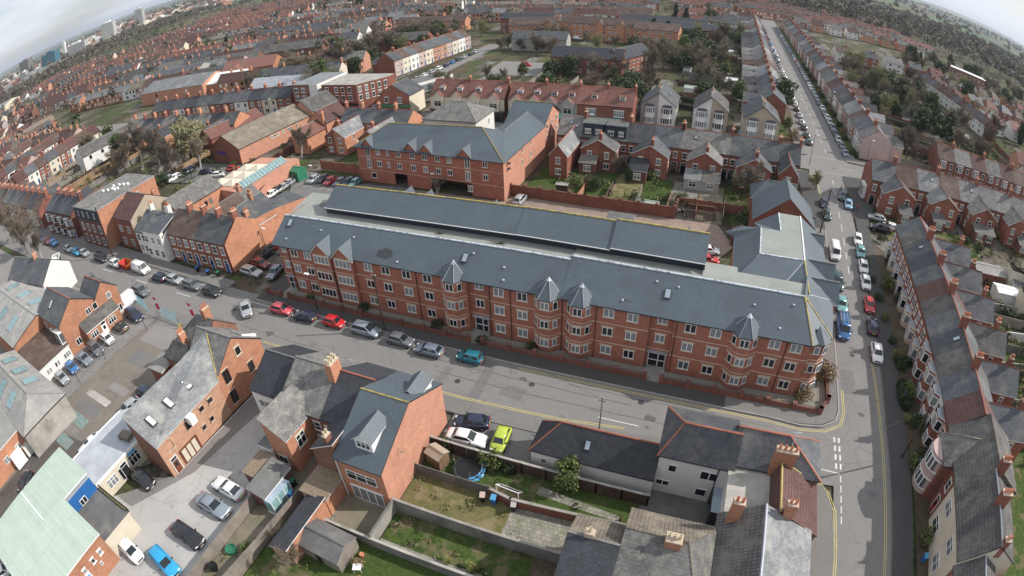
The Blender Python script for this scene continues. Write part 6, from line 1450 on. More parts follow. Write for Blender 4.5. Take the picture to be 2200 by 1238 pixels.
def leafy(seed, h, rx, cz, mats=('leaf','leaf_dark'), n=1500, shape='round', size=.45, trunk=.2, base=.12):
    r = random.Random(seed); t = MB(); c = MB()
    t.bar((0,0,-.2),(0,0,h*.6), trunk, 'bark', 6, trunk*.4)
    for k in range(5):
        a = r.uniform(0,2*PI); z = h*r.uniform(.3,.5); t.bar((0,0,z),(rx*.6*cos(a),rx*.6*sin(a),z+h*.22), trunk*.4, 'bark', 4, .03)
    cl = []
    for k in range(26 if shape == 'round' else 30):
        a = r.uniform(0,2*PI); u = r.random()
        if shape == 'round':
            ph = math.acos(r.uniform(-.7,1)); rr = r.uniform(.45,.85)
            cl.append((rx*rr*sin(ph)*cos(a), rx*rr*sin(ph)*sin(a), cz+(h-cz)*rr*cos(ph), r.uniform(.28,.48)*rx))
        elif shape == 'cone':
            z = h*(base+(1-base)*u); R = rx*(1-u)**.8*.8+.12; cl.append((R*.6*cos(a), R*.6*sin(a), z, R*.62+.15))
        else:
            z = h*(base+(.97-base)*u); R = rx*min(1, 2.6*(1-u))**.6*min(1,.55+u*3); cl.append((R*.5*cos(a), R*.5*sin(a), z, R*.62))
    for i in range(n):
        x, y, z, R = cl[r.randrange(len(cl))]
        v = Vector((r.gauss(0,1), r.gauss(0,1), r.gauss(0,1))).normalized()*R*r.uniform(.75,1.08); p = Vector((x,y,z))+v
        if p.z < h*base*.6: continue
        s = size*r.uniform(.5,1.15); u1 = Vector((r.gauss(0,1),r.gauss(0,1),r.gauss(0,1))).normalized(); nn = (v.normalized()+u1*.7).normalized(); u2 = nn.cross(u1).normalized(); u1 = nn.cross(u2)
        m = mats[0] if r.random() < .62 else mats[1]
        c.poly([p+u1*s, p+u2*s*.6, p-u1*s*.8, p-u2*s*.55], m)
    return t.mesh('trunk', uv=False), c.mesh('crown', uv=False)
TREE = {}
for i in range(4): TREE['bare%d' % i] = (bare_tree(11+i, 10, .62, dense=[1.5,1.8,1.3,1.7][i], twig=['twig','twig','twig_dark','twig'][i]), 10)
TREE['birch'] = (bare_tree(31, 10, .5, bark='birch', dense=1.0, tw=.016), 10)
TREE['willow'] = (leafy(41, 10, 3.9, 4.6, ('leaf_olive','twig_green'), 3400, size=.3), 10)
TREE['budding'] = (bare_tree(52, 10, .66, dense=1.5, twig='twig_green'), 10)
TREE['ever0'] = (leafy(61, 9, 3.2, 4.2, n=2200, size=.42), 9); TREE['ever1'] = (leafy(62, 9, 3.0, 4.4, ('leaf','leaf_light'), 2200, size=.4), 9)
TREE['cypress'] = (leafy(63, 10, 1.9, 5, ('leaf_dark','leaf'), 2400, 'col', .4), 10); TREE['fir'] = (leafy(64, 11, 2.8, 5, ('leaf_dark','leaf_dark'), 2600, 'cone', .45), 11)
TREE['bush0'] = (leafy(71, 2, 1.3, .9, ('leaf','leaf_dark'), 700, size=.16, trunk=.05, base=0), 2); TREE['bush1'] = (leafy(72, 2, 1.3, .9, ('leaf_light','leaf'), 700, size=.16, trunk=.05, base=0), 2)
TREE['bushy'] = (leafy(73, 2, 1.2, .9, ('leaf_yellow','leaf_light'), 600, size=.15, trunk=.05, base=0), 2); TREE['bushb'] = (leafy(74, 2, 1.3, .9, ('leaf_brown','leaf_olive'), 650, size=.17, trunk=.05, base=0), 2)
TREE['bushbare'] = (bare_tree(75, 3, .8, levels=3, dense=1.4, tw=.01), 3)
KIND = {'bare0':'bare_tree','bare1':'bare_tree','bare2':'bare_tree','bare3':'bare_tree','birch':'birch_tree','willow':'budding_tree','budding':'budding_tree','ever0':'evergreen_tree','ever1':'evergreen_tree','cypress':'cypress_tree','fir':'fir_tree','bush0':'bush','bush1':'bush','bushy':'bush','bushb':'bush','bushbare':'bush'}
def tree(kind, x, y, h, label, group=None, wide=1.0, rot=None, z=0):
    (tm, cm), h0 = TREE[kind]; s = h/h0
    o = thing(KIND[kind], label, 'bush' if 'bush' in kind else 'tree', (x, y, z), R_.uniform(0,6.28) if rot is None else rot, group)
    o.scale = (s*wide, s*wide, s); link('trunk', tm, o); link('crown', cm, o); return o
def tp(kind, px, py, h, label, group=None, wide=1.0): x, y = G(px, py, 0); return tree(kind, x, y, h, label, group, wide)
def hedge(label, pts, h, w, m=('leaf','leaf_dark'), dens=60):
    r = random.Random(int(pts[0][0]*7)); o = thing('hedge', label, 'hedge', (*pts[0],0)); b = MB()
    for a, q in zip(pts, pts[1:]):
        a = Vector((a[0]-pts[0][0],a[1]-pts[0][1])); q = Vector((q[0]-pts[0][0],q[1]-pts[0][1])); d = q-a; L_ = d.length; d.normalize(); n_ = Vector((-d.y,d.x))
        b.obox((a+q)/2, d, L_/2, w*.4, 0, h*.88, m[1])
        for i in range(int(L_*dens)):
            u = r.random()*L_; k = r.random(); 
            if k < .4: off, z = r.uniform(-w/2,w/2), h*r.uniform(.88,1.04)
            else: off, z = (w/2 if k < .7 else -w/2)*r.uniform(.85,1.1), h*r.random()
            p = Vector((*(a+d*u+n_*off), z)); s = r.uniform(.07,.2); u1 = Vector((r.gauss(0,1),r.gauss(0,1),r.gauss(0,1))).normalized(); u2 = u1.cross(Vector((r.random(),r.random(),1))).normalized()
            b.poly([p+u1*s,p+u2*s,p-u1*s,p-u2*s], m[0] if r.random() < .65 else m[1])
    link('foliage', b.mesh('foliage', uv=False), o)
T = tp
T('birch',432,368,11,'tall pale bare tree behind the slate workshop at left'); T('birch',648,338,9.5,'pale bare tree beside the green substation'); T('willow',412,338,12.5,'round olive-green budding tree left of the hall',None,1.1)
T('bare2',345,362,13,'dark bare tree left of the olive tree','dark bare trees left of the hall',1.2); T('bare2',305,350,13,'dark bare tree beside the white gabled range','dark bare trees left of the hall',1.2); T('ever1',240,325,10,'green tree in front of the long white house'); T('ever0',262,345,10,'dark green tree by the white house wall')
T('bare0',60,545,13,'large bare street tree at the far left end of the main street'); T('bare1',30,520,12,'second large bare street tree at the left edge'); T('birch',92,560,9,'bare street tree with pale blossom beside the flatbed truck')
T('bare1',545,205,10,'bare tree in front of the pale gable left of the shops'); T('bare3',560,190,8,'bare tree behind the slate shop row')
i = 0
for k,px,py,h in (('bare0',195,330,9),('bare2',372,372,11),('bare3',270,372,10),('bare1',640,168,12),('bare0',680,175,13),('ever0',740,150,9),('bare3',770,140,13),('bare1',800,125,14),('bare0',840,115,13),('bare2',720,155,12),('ever1',735,115,9),('ever0',765,160,8),('bare3',870,95,12),('bare0',905,90,12),('bare1',590,130,11)):
    T(k,px,py,h,nth(i)+' tree from the left in the tree clumps above the car lot and brick block','trees above the car lot and brick block',1.3); i += 1
for i,(k,px,py,h,l) in enumerate((('ever0',572,85,10,'round dark evergreen left of the wooded gardens'),('cypress',490,110,11,'dark evergreen tree beside the left terraces'),('ever0',330,80,8,'dark tree in the left terraces'),('ever0',300,170,7,'small dark evergreen by the shops at left'),('fir',700,35,12,'dark evergreen near the top edge'),('ever0',775,25,14,'very wide dark cedar at the top edge'),('fir',1075,20,14,'dark conifer at the top centre, left one'),('fir',1090,22,12,'dark conifer at the top centre, right one'),('fir',1450,55,14,'tall dark conifer left of the two by the orange flats'),('fir',1473,60,13,'tall dark conifer right of the two by the orange flats'),('ever0',1525,60,13,'big round dark evergreen right of the orange flats'),
  ('cypress',1403,92,13,'left of two dense rounded cypresses in front of the orange flats'),('cypress',1433,98,13,'right of two dense rounded cypresses in front of the orange flats'),('ever0',1222,172,9.5,'dark round evergreen in front of the dark-roofed flats'),('ever1',1585,225,8,'small light green tree beside the middle semis'),('ever0',1680,235,11,'dense dark green tree at the left kerb of the long street'),
  ('cypress',2005,295,11,'left of two dark cypress trees among the right gardens'),('cypress',2038,300,11,'right of two dark cypress trees among the right gardens'),('ever0',2078,175,14,'very large dark evergreen at the right edge woods'),('fir',1962,140,13,'dark conifer beside the brown flat-roofed block'),('fir',1975,150,12,'second dark conifer beside the brown flat-roofed block'),('ever0',1925,255,6,'big dark green hedge tree beside the allotment path'),
  ('bare3',1240,160,9,'bare tree in front of the dark-roofed flats, left'),('bare1',1275,165,9,'bare tree in front of the dark-roofed flats, middle'),('bare0',1330,165,9,'bare tree in front of the brick gable'),('bare1',1400,165,12,'big bare tree between the flats and gardens'),('bare0',1425,150,13,'big bare tree below the cypresses'),('bare2',1400,195,9,'dark bare tree above the left semis'),('bare3',1470,150,11,'bare tree in the long gardens'),('bare1',1500,140,11,'second bare tree in the long gardens'),('budding',1560,90,10,'greenish bare tree by the long street backs'),('bare0',1210,85,8,'slender bare tree below the orange flats'),('bare3',1290,80,8,'slender bare tree below the middle orange flats'))):
    T(k,px,py,h,l)
T('bare3',1610,430,9,'large brown bushy bare tree behind the corner terrace house'); T('bare0',1325,375,5,'small bare tree behind the pair of brick houses'); T('birch',938,425,5,'young bare tree beside the courtyard lamp'); T('cypress',1348,392,4,'slim yellowish conifer in the terrace gardens')
T('bush0',1275,405,3.4,'round dark green bush above the courtyard wall'); T('bush1',1240,400,2.6,'pale leafy bush above the courtyard wall'); T('bush1',1395,385,2.4,'small green bush behind the white-painted house'); T('bushbare',1450,375,3.2,'twiggy brown bush between the terrace gardens'); T('bush1',1465,435,2.2,'leafy bush at the end of the courtyard wall')
T('budding',1752,408,4.5,'yellow-green shrub tree beside the annex at the street'); T('ever1',1690,280,4,'green garden bush by the long street kerb'); T('bushb',1705,300,3,'brownish garden bush by the long street kerb')
T('bushb',1722,858,1.9,'golden-brown rounded bush inside the corner wall'); T('bushb',1765,815,2.6,'taller golden-brown shrub against the corner apartments'); T('bush0',1035,738,1.3,'dark spiky shrub beside the glazed entrance'); T('bush0',940,705,1.5,'dark leafy shrub under the bay in the front bed'); T('bush0',782,668,1.4,'small dark shrub in the front bed under the gables'); T('bush0',1140,752,1.3,'dark green shrub left of the second bay'); T('bush1',668,645,1.2,'small leafy plant in the front bed near the lamp'); T('bushbare',1260,775,1.3,'twiggy shrub in front of the third bay')
T('ever1',1215,1045,4.3,'grey-green leafy tree in front of the long white outbuilding'); T('bush1',1055,1000,2.2,'round bright green bush beside the trampoline'); T('bush0',950,965,1.8,'dark bush beside the beige shed'); T('bushy',1290,1055,1.0,'small bright green bush beside the brick wall'); T('bushbare',1110,1045,1.9,'pale dry bush beside the goal frame')
T('bushy',962,1208,.9,'small round yellow-green conifer in the bottom garden, left','two small conifers'); T('bushy',1015,1225,1.1,'small round yellow-green conifer in the bottom garden, right','two small conifers')
T('bushbare',600,1160,3.4,'large sprawling bare bush at the bottom edge'); T('bare1',640,1215,3.4,'twiggy bare small tree beside the garden shed'); T('bushb',770,1215,1.0,'low red-brown shrub on the patio edge'); T('bush1',535,1185,1.2,'green shrub by the board fence')
T('bush1',820,365,2,'bush behind the rear courtyard') if False else None
for k,px,py,h,l in (('bush0',1892,520,1.6,'dark hedge bush at the first garden of the right terrace'),('bush0',1915,570,2.4,'large dark bush in front of the third terrace house'),('bush1',1905,620,2.6,'large olive bush in front of the fourth terrace house'),('bush0',1930,650,1.8,'dark bush in front of the sixth terrace house'),('bushy',1925,770,1.6,'yellow-leaved bush beside the blue bin'),('bush0',1940,860,2.0,'dark bush below the yellow-leaved one'),('bushy',1945,905,1.2,'yellow-green low shrub in the lower right garden'),('bush1',1958,1000,1.7,'clipped yellow-green hedge block at lower right'),('bush0',1985,1020,2.4,'dark shrub beside the pink bay house'),('bush1',1985,1160,1.8,'spiky green shrub at the cream house'),('bushy',2055,520,1.5,'bright yellow shrub between the back extensions'),('bush0',2078,525,1.6,'dark green shrub next to the yellow one'),('bushy',2140,510,1.6,'yellow shrub line behind the far extension'),('bush1',2100,590,2.0,'leafy shrub beside the white garage roofs'),('bush0',2170,690,2.5,'dark shrub on the right-hand lawn'),('bush0',2185,820,3,'dark shrubs beside the right wing')):
    T(k,px,py,h,l)
hedge('dark clipped hedge in front of the lower terrace houses',[(30.0,57.5),(30.0,52.5)],1.2,1.3); hedge('dark hedge dividing the front gardens of the terrace',[(30.0,62.3),(32.6,62.0)],1.1,.9); hedge('long hedge between the back gardens behind the semis',[(-21,180),(4,176)],1.6,1.2,dens=30); hedge('second long hedge behind the semis',[(-19,171),(3,168)],1.5,1.2,dens=30)
hedge('hedge above the parking forecourt wall',[(-14.2,32.4),(-13.6,31.2)],1.3,1.0)
# ================================================================ vehicles (front towards +x)
PAINT = {'white':(.75,.75,.74),'silver':(.42,.44,.45),'grey':(.16,.17,.185),'bluegrey':(.20,.24,.30),'steel':(.27,.31,.36),'black':(.014,.014,.017),'navy':(.014,.02,.05),'red':(.50,.018,.02),'darkred':(.20,.015,.02),'blue':(.03,.14,.36),'skyblue':(.02,.32,.60),'teal':(.02,.20,.26),'paleteal':(.18,.40,.40),'green':(.02,.06,.05),'lime':(.42,.52,.05),'pinkred':(.60,.08,.10),'orange':(.55,.14,.02),'lightblue':(.20,.36,.50)}
for k, c in PAINT.items(): paint('paint_'+k, c, .28, .35 if k in ('silver','grey','bluegrey','steel','teal','paleteal') else 0)
mat('lamp_clear', (.75,.77,.78), rough=.15, var=.05, rv=0); mat('lamp_red', (.45,.02,.02), rough=.2, var=.05, rv=0); mat('plate_yellow', (.72,.58,.06), rough=.5, rv=0); mat('plate_white', (.75,.75,.72), rough=.5, rv=0); mat('alloy', (.42,.42,.43), rough=.35, metal=.6, rv=0)
SPEC = {  # L, W, H, belt, bonnet height, bonnet end x, screen top x, roof rear x, rear glass bottom x
 'hatch': (3.95,1.70,1.45,.92,.86,.98,.35,-1.25,-1.75), 'small': (3.5,1.62,1.47,.93,.90,.98,.45,-1.2,-1.6), 'saloon': (4.55,1.76,1.42,.92,.88,1.05,.30,-1.05,-1.62),
 'estate': (4.6,1.76,1.48,.92,.88,1.10,.40,-1.75,-2.12), 'mpv': (4.5,1.80,1.66,1.0,.96,1.25,.45,-1.65,-2.05), 'suv': (4.6,1.86,1.78,1.06,1.02,1.05,.45,-1.75,-2.1),
 'coupe': (4.3,1.74,1.30,.86,.82,.85,.05,-.95,-1.75), 'van': (4.9,1.92,2.05,1.15,1.08,1.75,1.25,-2.3,-2.38), 'bigvan': (5.3,2.0,2.5,1.25,1.2,2.15,1.6,-2.6,-2.62)}
def car_proto(kind, full=True):
    L, W, H, zb, zh, xb, xt, xr, xg = SPEC[kind]; w = W/2; f = L/2
    def body():
        b = MB(); st = [(f,.70,.32,.52),(f-.06,.82,.25,.62),(f-.25,.93,.22,.72),(f-.6,.99,.20,zh-.05),(xb,1,.20,zh+.02),(xb-.3,1,.2,zb),(0,1,.2,zb),(xg+.5,1,.2,zb+.01),(xg,.99,.22,zb+.01)]
        if kind in ('saloon','coupe'): st += [(-f+.25,.95,.25,zb-.01),(-f+.05,.86,.3,zb-.12),(-f,.78,.35,.6)]
        else: st += [(-f+.12,.95,.26,zb-.02),(-f+.02,.88,.3,zb-.2),(-f,.82,.38,.6)]
        rows = []
        for x, k, z0, z1 in st:
            ww = w*k; m = (z0+z1)/2
            half = [(ww*.80,z0),(ww*.97,z0+.07),(ww,m),(ww*.985,z1-.10),(ww*.90,z1-.015),(ww*.55,z1+.035),(0,z1+.05)]
            rows.append([(x,-y,z) for y, z in half]+[(x,y,z) for y, z in half[-2::-1]])
        for r0, r1 in zip(rows, rows[1:]):
            for i in range(len(r0)-1): b.poly([r0[i], r0[i+1], r1[i+1], r1[i]], 'paint_white')
        b.poly(rows[0][::-1], 'paint_white'); b.poly(rows[-1], 'paint_white')
        # cabin
        wb, wt = w*.90, w*.72; z0, z1 = zb-.04, H-.07
        base = [(xb-.02,wb*.9),(xg,wb*.94)]; q = lambda x, y, z: (x, y, z)
        sec = [(xb+.02,wb*.86,z0,xb,wb*.86,z0+.01)]
        A = [(xb,-wb*.86,z0),(xg,-wb*.93,z0),(xg,wb*.93,z0),(xb,wb*.86,z0)]; T_ = [(xt,-wt,z1),(xr,-wt*.98,z1-.02),(xr,wt*.98,z1-.02),(xt,wt,z1)]
        C2 = [(xt-.12,-wt*.8,H),(xr+.15,-wt*.78,H-.02),(xr+.15,wt*.78,H-.02),(xt-.12,wt*.8,H)]
        for i in range(4): j = (i+1) % 4; b.poly([A[i],A[j],T_[j],T_[i]], 'paint_white'); b.poly([T_[i],T_[j],C2[j],C2[i]], 'paint_white')
        b.poly(C2[::-1], 'paint_white'); me = b.mesh('body', uv=False, merge=True)
        for p in me.polygons: p.use_smooth = True
        return me, A, T_
    me, A, T_ = body()
    o = bpy.data.objects.new('car', None); o['category'] = 'car'; o['label'] = 'x'; C.objects.link(o); link('body', me, o)
    def pane(name, ids, k0, k1, sh, off=.018):
        a, b_, c, d = [Vector(v) for v in ids]; n = (b_-a).cross(d-a).normalized()
        L2 = lambda u, v: (a*(1-u)+b_*u)*(1-v)+(d*(1-u)+c*u)*v
        mb = MB(); pts = [L2(k0,sh), L2(1-k0,sh), L2(1-k1,1-sh*.5), L2(k1,1-sh*.5)]; mb.poly([p+n*off for p in pts], 'car_glass'); link(name, mb.mesh(name, uv=False), o)
        return L2, n
    # side glass (y-) outward: A0->A1 is rearwards; order for outward normals
    pane('side_window', (A[1],A[0],T_[0],T_[1]), .05, .05, .12) if kind not in ('van','bigvan') else pane('side_window', ((xb-.9,A[0][1],A[0][2]),A[0],T_[0],(xt-.9,T_[0][1],T_[0][2])), .05, .05, .12)
    pane('side_window', (A[3],A[2],T_[2],T_[3]), .05, .05, .12) if kind not in ('van','bigvan') else pane('side_window', (A[3],(xb-.9,A[3][1],A[3][2]),(xt-.9,T_[3][1],T_[3][2]),T_[3]), .05, .05, .12)
    pane('windscreen', (A[0],A[3],T_[3],T_[0]), .06, .07, .05)
    if kind != 'bigvan': pane('rear_window', (A[2],A[1],T_[1],T_[2]), .09, .09, .12)
    def wheel():
        b = MB(); n = 14; R = .31
        for k in range(n):
            a0, a1 = 2*PI*k/n, 2*PI*(k+1)/n
            p = lambda r, a, y: (r*cos(a), y, .31+r*sin(a))
            b.poly([p(R,a0,0),p(R,a1,0),p(R,a1,-.2),p(R,a0,-.2)], 'rubber'); b.poly([p(R,a0,-.0),p(R*.66,a0,.012),p(R*.66,a1,.012),p(R,a1,0)], 'rubber'); b.poly([p(R*.66,a0,.012),(0,.0,.31),p(R*.66,a1,.012)], 'alloy' if k % 2 else 'metal_dark')
            b.poly([p(R*1.14,a0,-.03),p(R*1.14,a1,-.03),(0,-.03,.33)], 'plastic_black')
        return b.mesh('wheel', uv=False)
    wm = cached('wheelm', wheel)
    for x in (f-.78, -f+.72):
        link('wheel', wm, o, (x, w+.012, 0)); link('wheel', wm, o, (x, -w-.012, 0), PI)
    if full:
        def lamp(m):
            b = MB(); b.box(-.1,.06,-.17,.17,-.07,.07,m); return b.mesh('headlight' if m == 'lamp_clear' else 'tail_light', uv=False)
        hm, tm = cached('hl', lambda: lamp('lamp_clear')), cached('tl', lambda: lamp('lamp_red'))
        for s in (-1, 1):
            link('headlight', hm, o, (f-.17, s*w*.66, .64), s*.4); link('tail_light', tm, o, (-f+.07, s*w*.70, zb-.22), s*-.25)
            b = MB(); b.box(-.06,.06,-.12,.06,-.06,.07,'plastic_black'); link('mirror', cached('mir', lambda: b.mesh('mirror', uv=False)), o, (xb-.32, s*(w+.07), zb+.06))
        for m, x in (('plate_white', f+.005), ('plate_yellow', -f-.005)):
            b = MB(); b.box(-.012,.012,-.26,.26,-.055,.055,m); link('number_plate', cached(m, lambda: b.mesh('number_plate', uv=False)), o, (x, 0, .45 if m == 'plate_white' else .62))
        b = MB(); b.box(-.02,.02,-w*.5,w*.5,-.09,.09,'plastic_black'); link('grille', cached(('gr',round(w,1)), lambda: b.mesh('grille', uv=False)), o, (f-.0, 0, .56 if kind != 'suv' else .7))
    return o
PROTO = {}
NUSED = set()
def car(kind, x, y, deg, col, label, group=None, full=True, z=0, name=None):
    key = (kind, full)
    if key not in PROTO: PROTO[key] = car_proto(kind, full)
    p = PROTO[key]
    def cp(a, par):
        b = a.copy(); C.objects.link(b); b.parent = par
        if a.data is not None and a.name.startswith('body'): b.material_slots[0].link = 'OBJECT'; b.material_slots[0].material = M('paint_'+col)
        for ch in a.children: cp(ch, b)
        return b
    o = cp(p, None); o.name = name or ('parked_van' if 'van' in kind else 'parked_car'); o.location = (x, y, z); o.rotation_euler = (0, 0, rad(deg)); o['label'] = label; o['category'] = 'van' if 'van' in kind else 'car'
    if group: o['group'] = group
    return o
def cpx(kind, px, py, deg, col, label, group=None, **k): x, y = G(px, py, .5); return car(kind, x, y, deg, col, label, group, z=k.pop('z', -.08), **k)
ms = 'cars parked outside the apartments'
cpx('hatch',605,664,1,'pinkred','faded red hatchback, leftmost of the cars parked outside the apartments',ms); cpx('hatch',655,679,181,'navy','dark navy hatchback between the two red cars',ms); cpx('small',718,692,-1,'red','bright red small hatchback behind the blue-silver people carrier',ms)
cpx('mpv',786,709,-1,'steel','silver-blue people carrier parked by the telegraph pole',ms); cpx('hatch',860,730,-1,'grey','dark grey hatchback with black roof outside the apartments',ms); cpx('hatch',921,752,181,'bluegrey','blue-grey three-door hatchback facing left outside the apartments',ms); cpx('small',1010,767,180,'teal','teal hatchback with black sunroof, last before the yellow lines',ms)
car('saloon',-61.6,44.3,-38,'silver','silver car driving out across the main street',name='driven_car')
cpx('hatch',454,626,-2,'black','black hatchback by the small lawn left of the car park'); cpx('estate',413,612,-2,'grey','grey estate car left of the black hatchback'); cpx('hatch',375,600,-2,'silver','silver hatchback in front of the red brick houses'); cpx('hatch',342,595,178,'navy','dark blue hatchback behind the white van'); cpx('van',303,578,-3,'white','white panel van parked in front of the white public house')
cpx('hatch',248,566,-3,'white','white hatchback left of the orange skip'); cpx('suv',217,554,-3,'black','black car by the leaning telegraph pole'); cpx('hatch',181,543,-4,'silver','silver car just left of the black car, front one of three'); cpx('hatch',165,541,-4,'skyblue','bright blue car between two silver cars'); cpx('hatch',147,534,-4,'silver','silver car behind the bright blue one'); cpx('hatch',115,522,-4,'blue','blue car outside the dark brick houses'); cpx('hatch',102,518,-4,'darkred','dark red car behind the blue one'); cpx('hatch',87,512,-4,'navy','dark car under the bare street trees')
car('mpv',-86.0,41.2,-3,'grey','dark grey people carrier parked on the near kerb beside the yard'); car('hatch',-117.5,37.9,-14,'navy','dark blue car parked by the cream gable house'); car('estate',-111.5,36.0,-10,'bluegrey','grey-blue car below the dark blue one'); car('estate',-109.6,34.3,0,'silver','silver car behind the brick office, left one'); car('hatch',-107.5,33.0,0,'red','red car squeezed between silver cars behind the brick office'); car('estate',-105.4,33.0,4,'silver','silver estate behind the brick office, right one'); car('hatch',-99.5,35.5,62,'navy','dark purple-blue car beside the office gable'); cpx('hatch',196,600,-20,'grey','grey car half hidden behind the office roof')
car('bigvan',-85.4,36.6,-88,'white','tall white van beside the orange brick office'); o_=car('suv',-80.6,35.6,-6,'navy','dark navy off-roader in front of the blue gate'); car('small',-80.4,32.4,176,'black','black small car between the off-roader and the white one'); car('small',-80.3,29.2,-5,'white','white small car outside the office porch'); car('mpv',-80.4,26.5,-6,'grey','grey car left of the white small car in the office yard'); car('saloon',-80.5,23.9,-3,'steel','silver-grey saloon between the blue and grey cars'); car('small',-81.0,21.3,-5,'blue','bright blue small car outside the white cottage'); car('hatch',-80.8,18.8,-4,'silver','silver hatchback at the end of the office yard row')
car('hatch',-62.2,24.0,0,'navy','dark car in the shadow of the small outbuilding'); car('hatch',-62.5,20.8,-95,'silver','pale silver car beside the long brick workshop'); car('coupe',-63.0,13.2,-95,'white','white two-seater with black roof beside the flat office'); car('hatch',-51.0,13.6,-4,'black','shiny black hatchback outside the flat office'); car('coupe',-40.2,17.9,178,'white','white coupe nosed away from the timber fence'); car('saloon',-40.3,15.3,-2,'steel','silver-blue saloon beside the white coupe'); car('saloon',-40.4,11.0,-2,'black','black saloon at the board fence'); car('estate',-40.6,7.0,-8,'skyblue','bright blue estate car near the bottom edge'); car('hatch',-45.2,5.6,-4,'white','white car cut off by the bottom edge')
car('hatch',-68.5,1.8,-72,'black','black car on the oily yard at the left edge'); car('hatch',-64.0,3.2,-95,'steel','pale grey car half hidden by the green roof'); cpx('hatch',8,1228,70,'white','white car in the bottom left corner'); car('small',-60.8,18.4,-80,'navy','dark car just showing behind the flat office roof')
car('hatch',-20.0,36.2,-165,'navy','dark navy hatchback on the forecourt'); car('saloon',-19.6,33.9,4,'white','white saloon on the forecourt below the navy car'); car('small',-16.1,34.9,-86,'lime','lime green hatchback on the forecourt')
cp_g = 'cars in the rear car park'
for i,(k,px,py,d,c,l) in enumerate((('hatch',673,385,-88,'silver','silver hatchback next to the green substation'),('hatch',694,384,-88,'black','black car between the silver and red ones in the rear car park'),('hatch',709,389,-88,'red','bright red hatchback in the rear car park'),('hatch',730,391,-88,'grey','dark grey hatchback right of the red one'),('estate',747,392,-88,'navy','dark blue estate in the rear car park'),('hatch',762,393,-88,'paleteal','pale green-silver car at the right end of the rear car park'),
   ('hatch',619,394,-88,'silver','silver car beside the person at the substation'),('saloon',607,402,-88,'silver','second silver car along the pink wall'),('hatch',591,411,-88,'navy','dark blue car along the pink wall'),('hatch',581,418,-88,'white','white car half hidden at the pink wall'))): cpx(k,px,py,d,c,l,cp_g)
car('hatch',-70.6,61.2,-90,'red','red car at the far end of the side car park'); car('suv',-70.6,58.2,-88,'black','black off-roader beside the apartment end wall'); car('hatch',-68.8,55.6,-6,'darkred','dark red car in the side car park'); car('estate',-68.6,53.0,-4,'silver','silver estate by the small lawn'); car('hatch',-64.2,54.2,-80,'bluegrey','silver and black hatchback beside the entrance steps')
car('mpv',-34.2,90.6,88,'silver','silver people carrier in the paved courtyard'); cpx('hatch',1522,538,10,'white','white car behind the long slate roof'); cpx('hatch',1520,558,8,'red','red car behind the long slate roof')
rs = 'cars parked along the right-hand street'
for k,px,py,d,c,l in (('van',1793,542,-93,'white','white van-like people carrier at the left kerb of the side street'),('suv',1799,606,-93,'green','dark green car below the white one at the left kerb'),('hatch',1808,653,-93,'paleteal','teal-blue car behind the blue van'),('hatch',1843,514,-96,'white','white car, topmost of the right kerb row'),('hatch',1849,541,-96,'paleteal','pale teal car between white cars'),('hatch',1855,573,-95,'white','white saloon below the pale teal car'),('hatch',1860,607,-95,'white','white hatchback above the red car'),('hatch',1868,655,-95,'red','red car at the right kerb'),('hatch',1875,701,85,'navy','dark blue hatchback facing away at the right kerb'),('hatch',1884,758,-94,'white','white hatchback with the lowest place at the right kerb'),
   ('saloon',1812,421,-110,'green','dark green saloon near the junction'),('hatch',1823,439,-98,'lightblue','light blue car just below the junction'),('hatch',1776,461,-92,'green','dark green car behind the leaning pole'),('hatch',1771,437,-92,'navy','dark car behind the green one by the shrub'),('hatch',1884,468,-188,'silver','silver hatchback in the side parking bay'),('mpv',1893,491,168,'black','black people carrier in the side parking bay'),('hatch',1911,487,170,'white','white car nosing out behind the black one')):
    cpx(k,px,py,d,c,l,rs)
V_ = cpx('van',1811,705,-93,'blue','blue panel van with ladders on its roof rack at the left kerb',rs)
b = MB()
for y in (-.75,-.25,.25,.75): b.bar((-2.2,y,2.2),(.9,y,2.2),.03,'metal_grey')
for i in range(11): b.bar((-2.1+i*.28,-.75,2.2),(-2.1+i*.28,-.25,2.2),.025,'metal_grey'); b.bar((-2.1+i*.28,.25,2.2),(-2.1+i*.28,.75,2.2),.025,'metal_grey')
for x in (-1.8,.5): b.bar((x,-.85,2.1),(x,.85,2.1),.03,'plastic_black')
link('ladder_rack', b.mesh('ladder_rack'), V_)
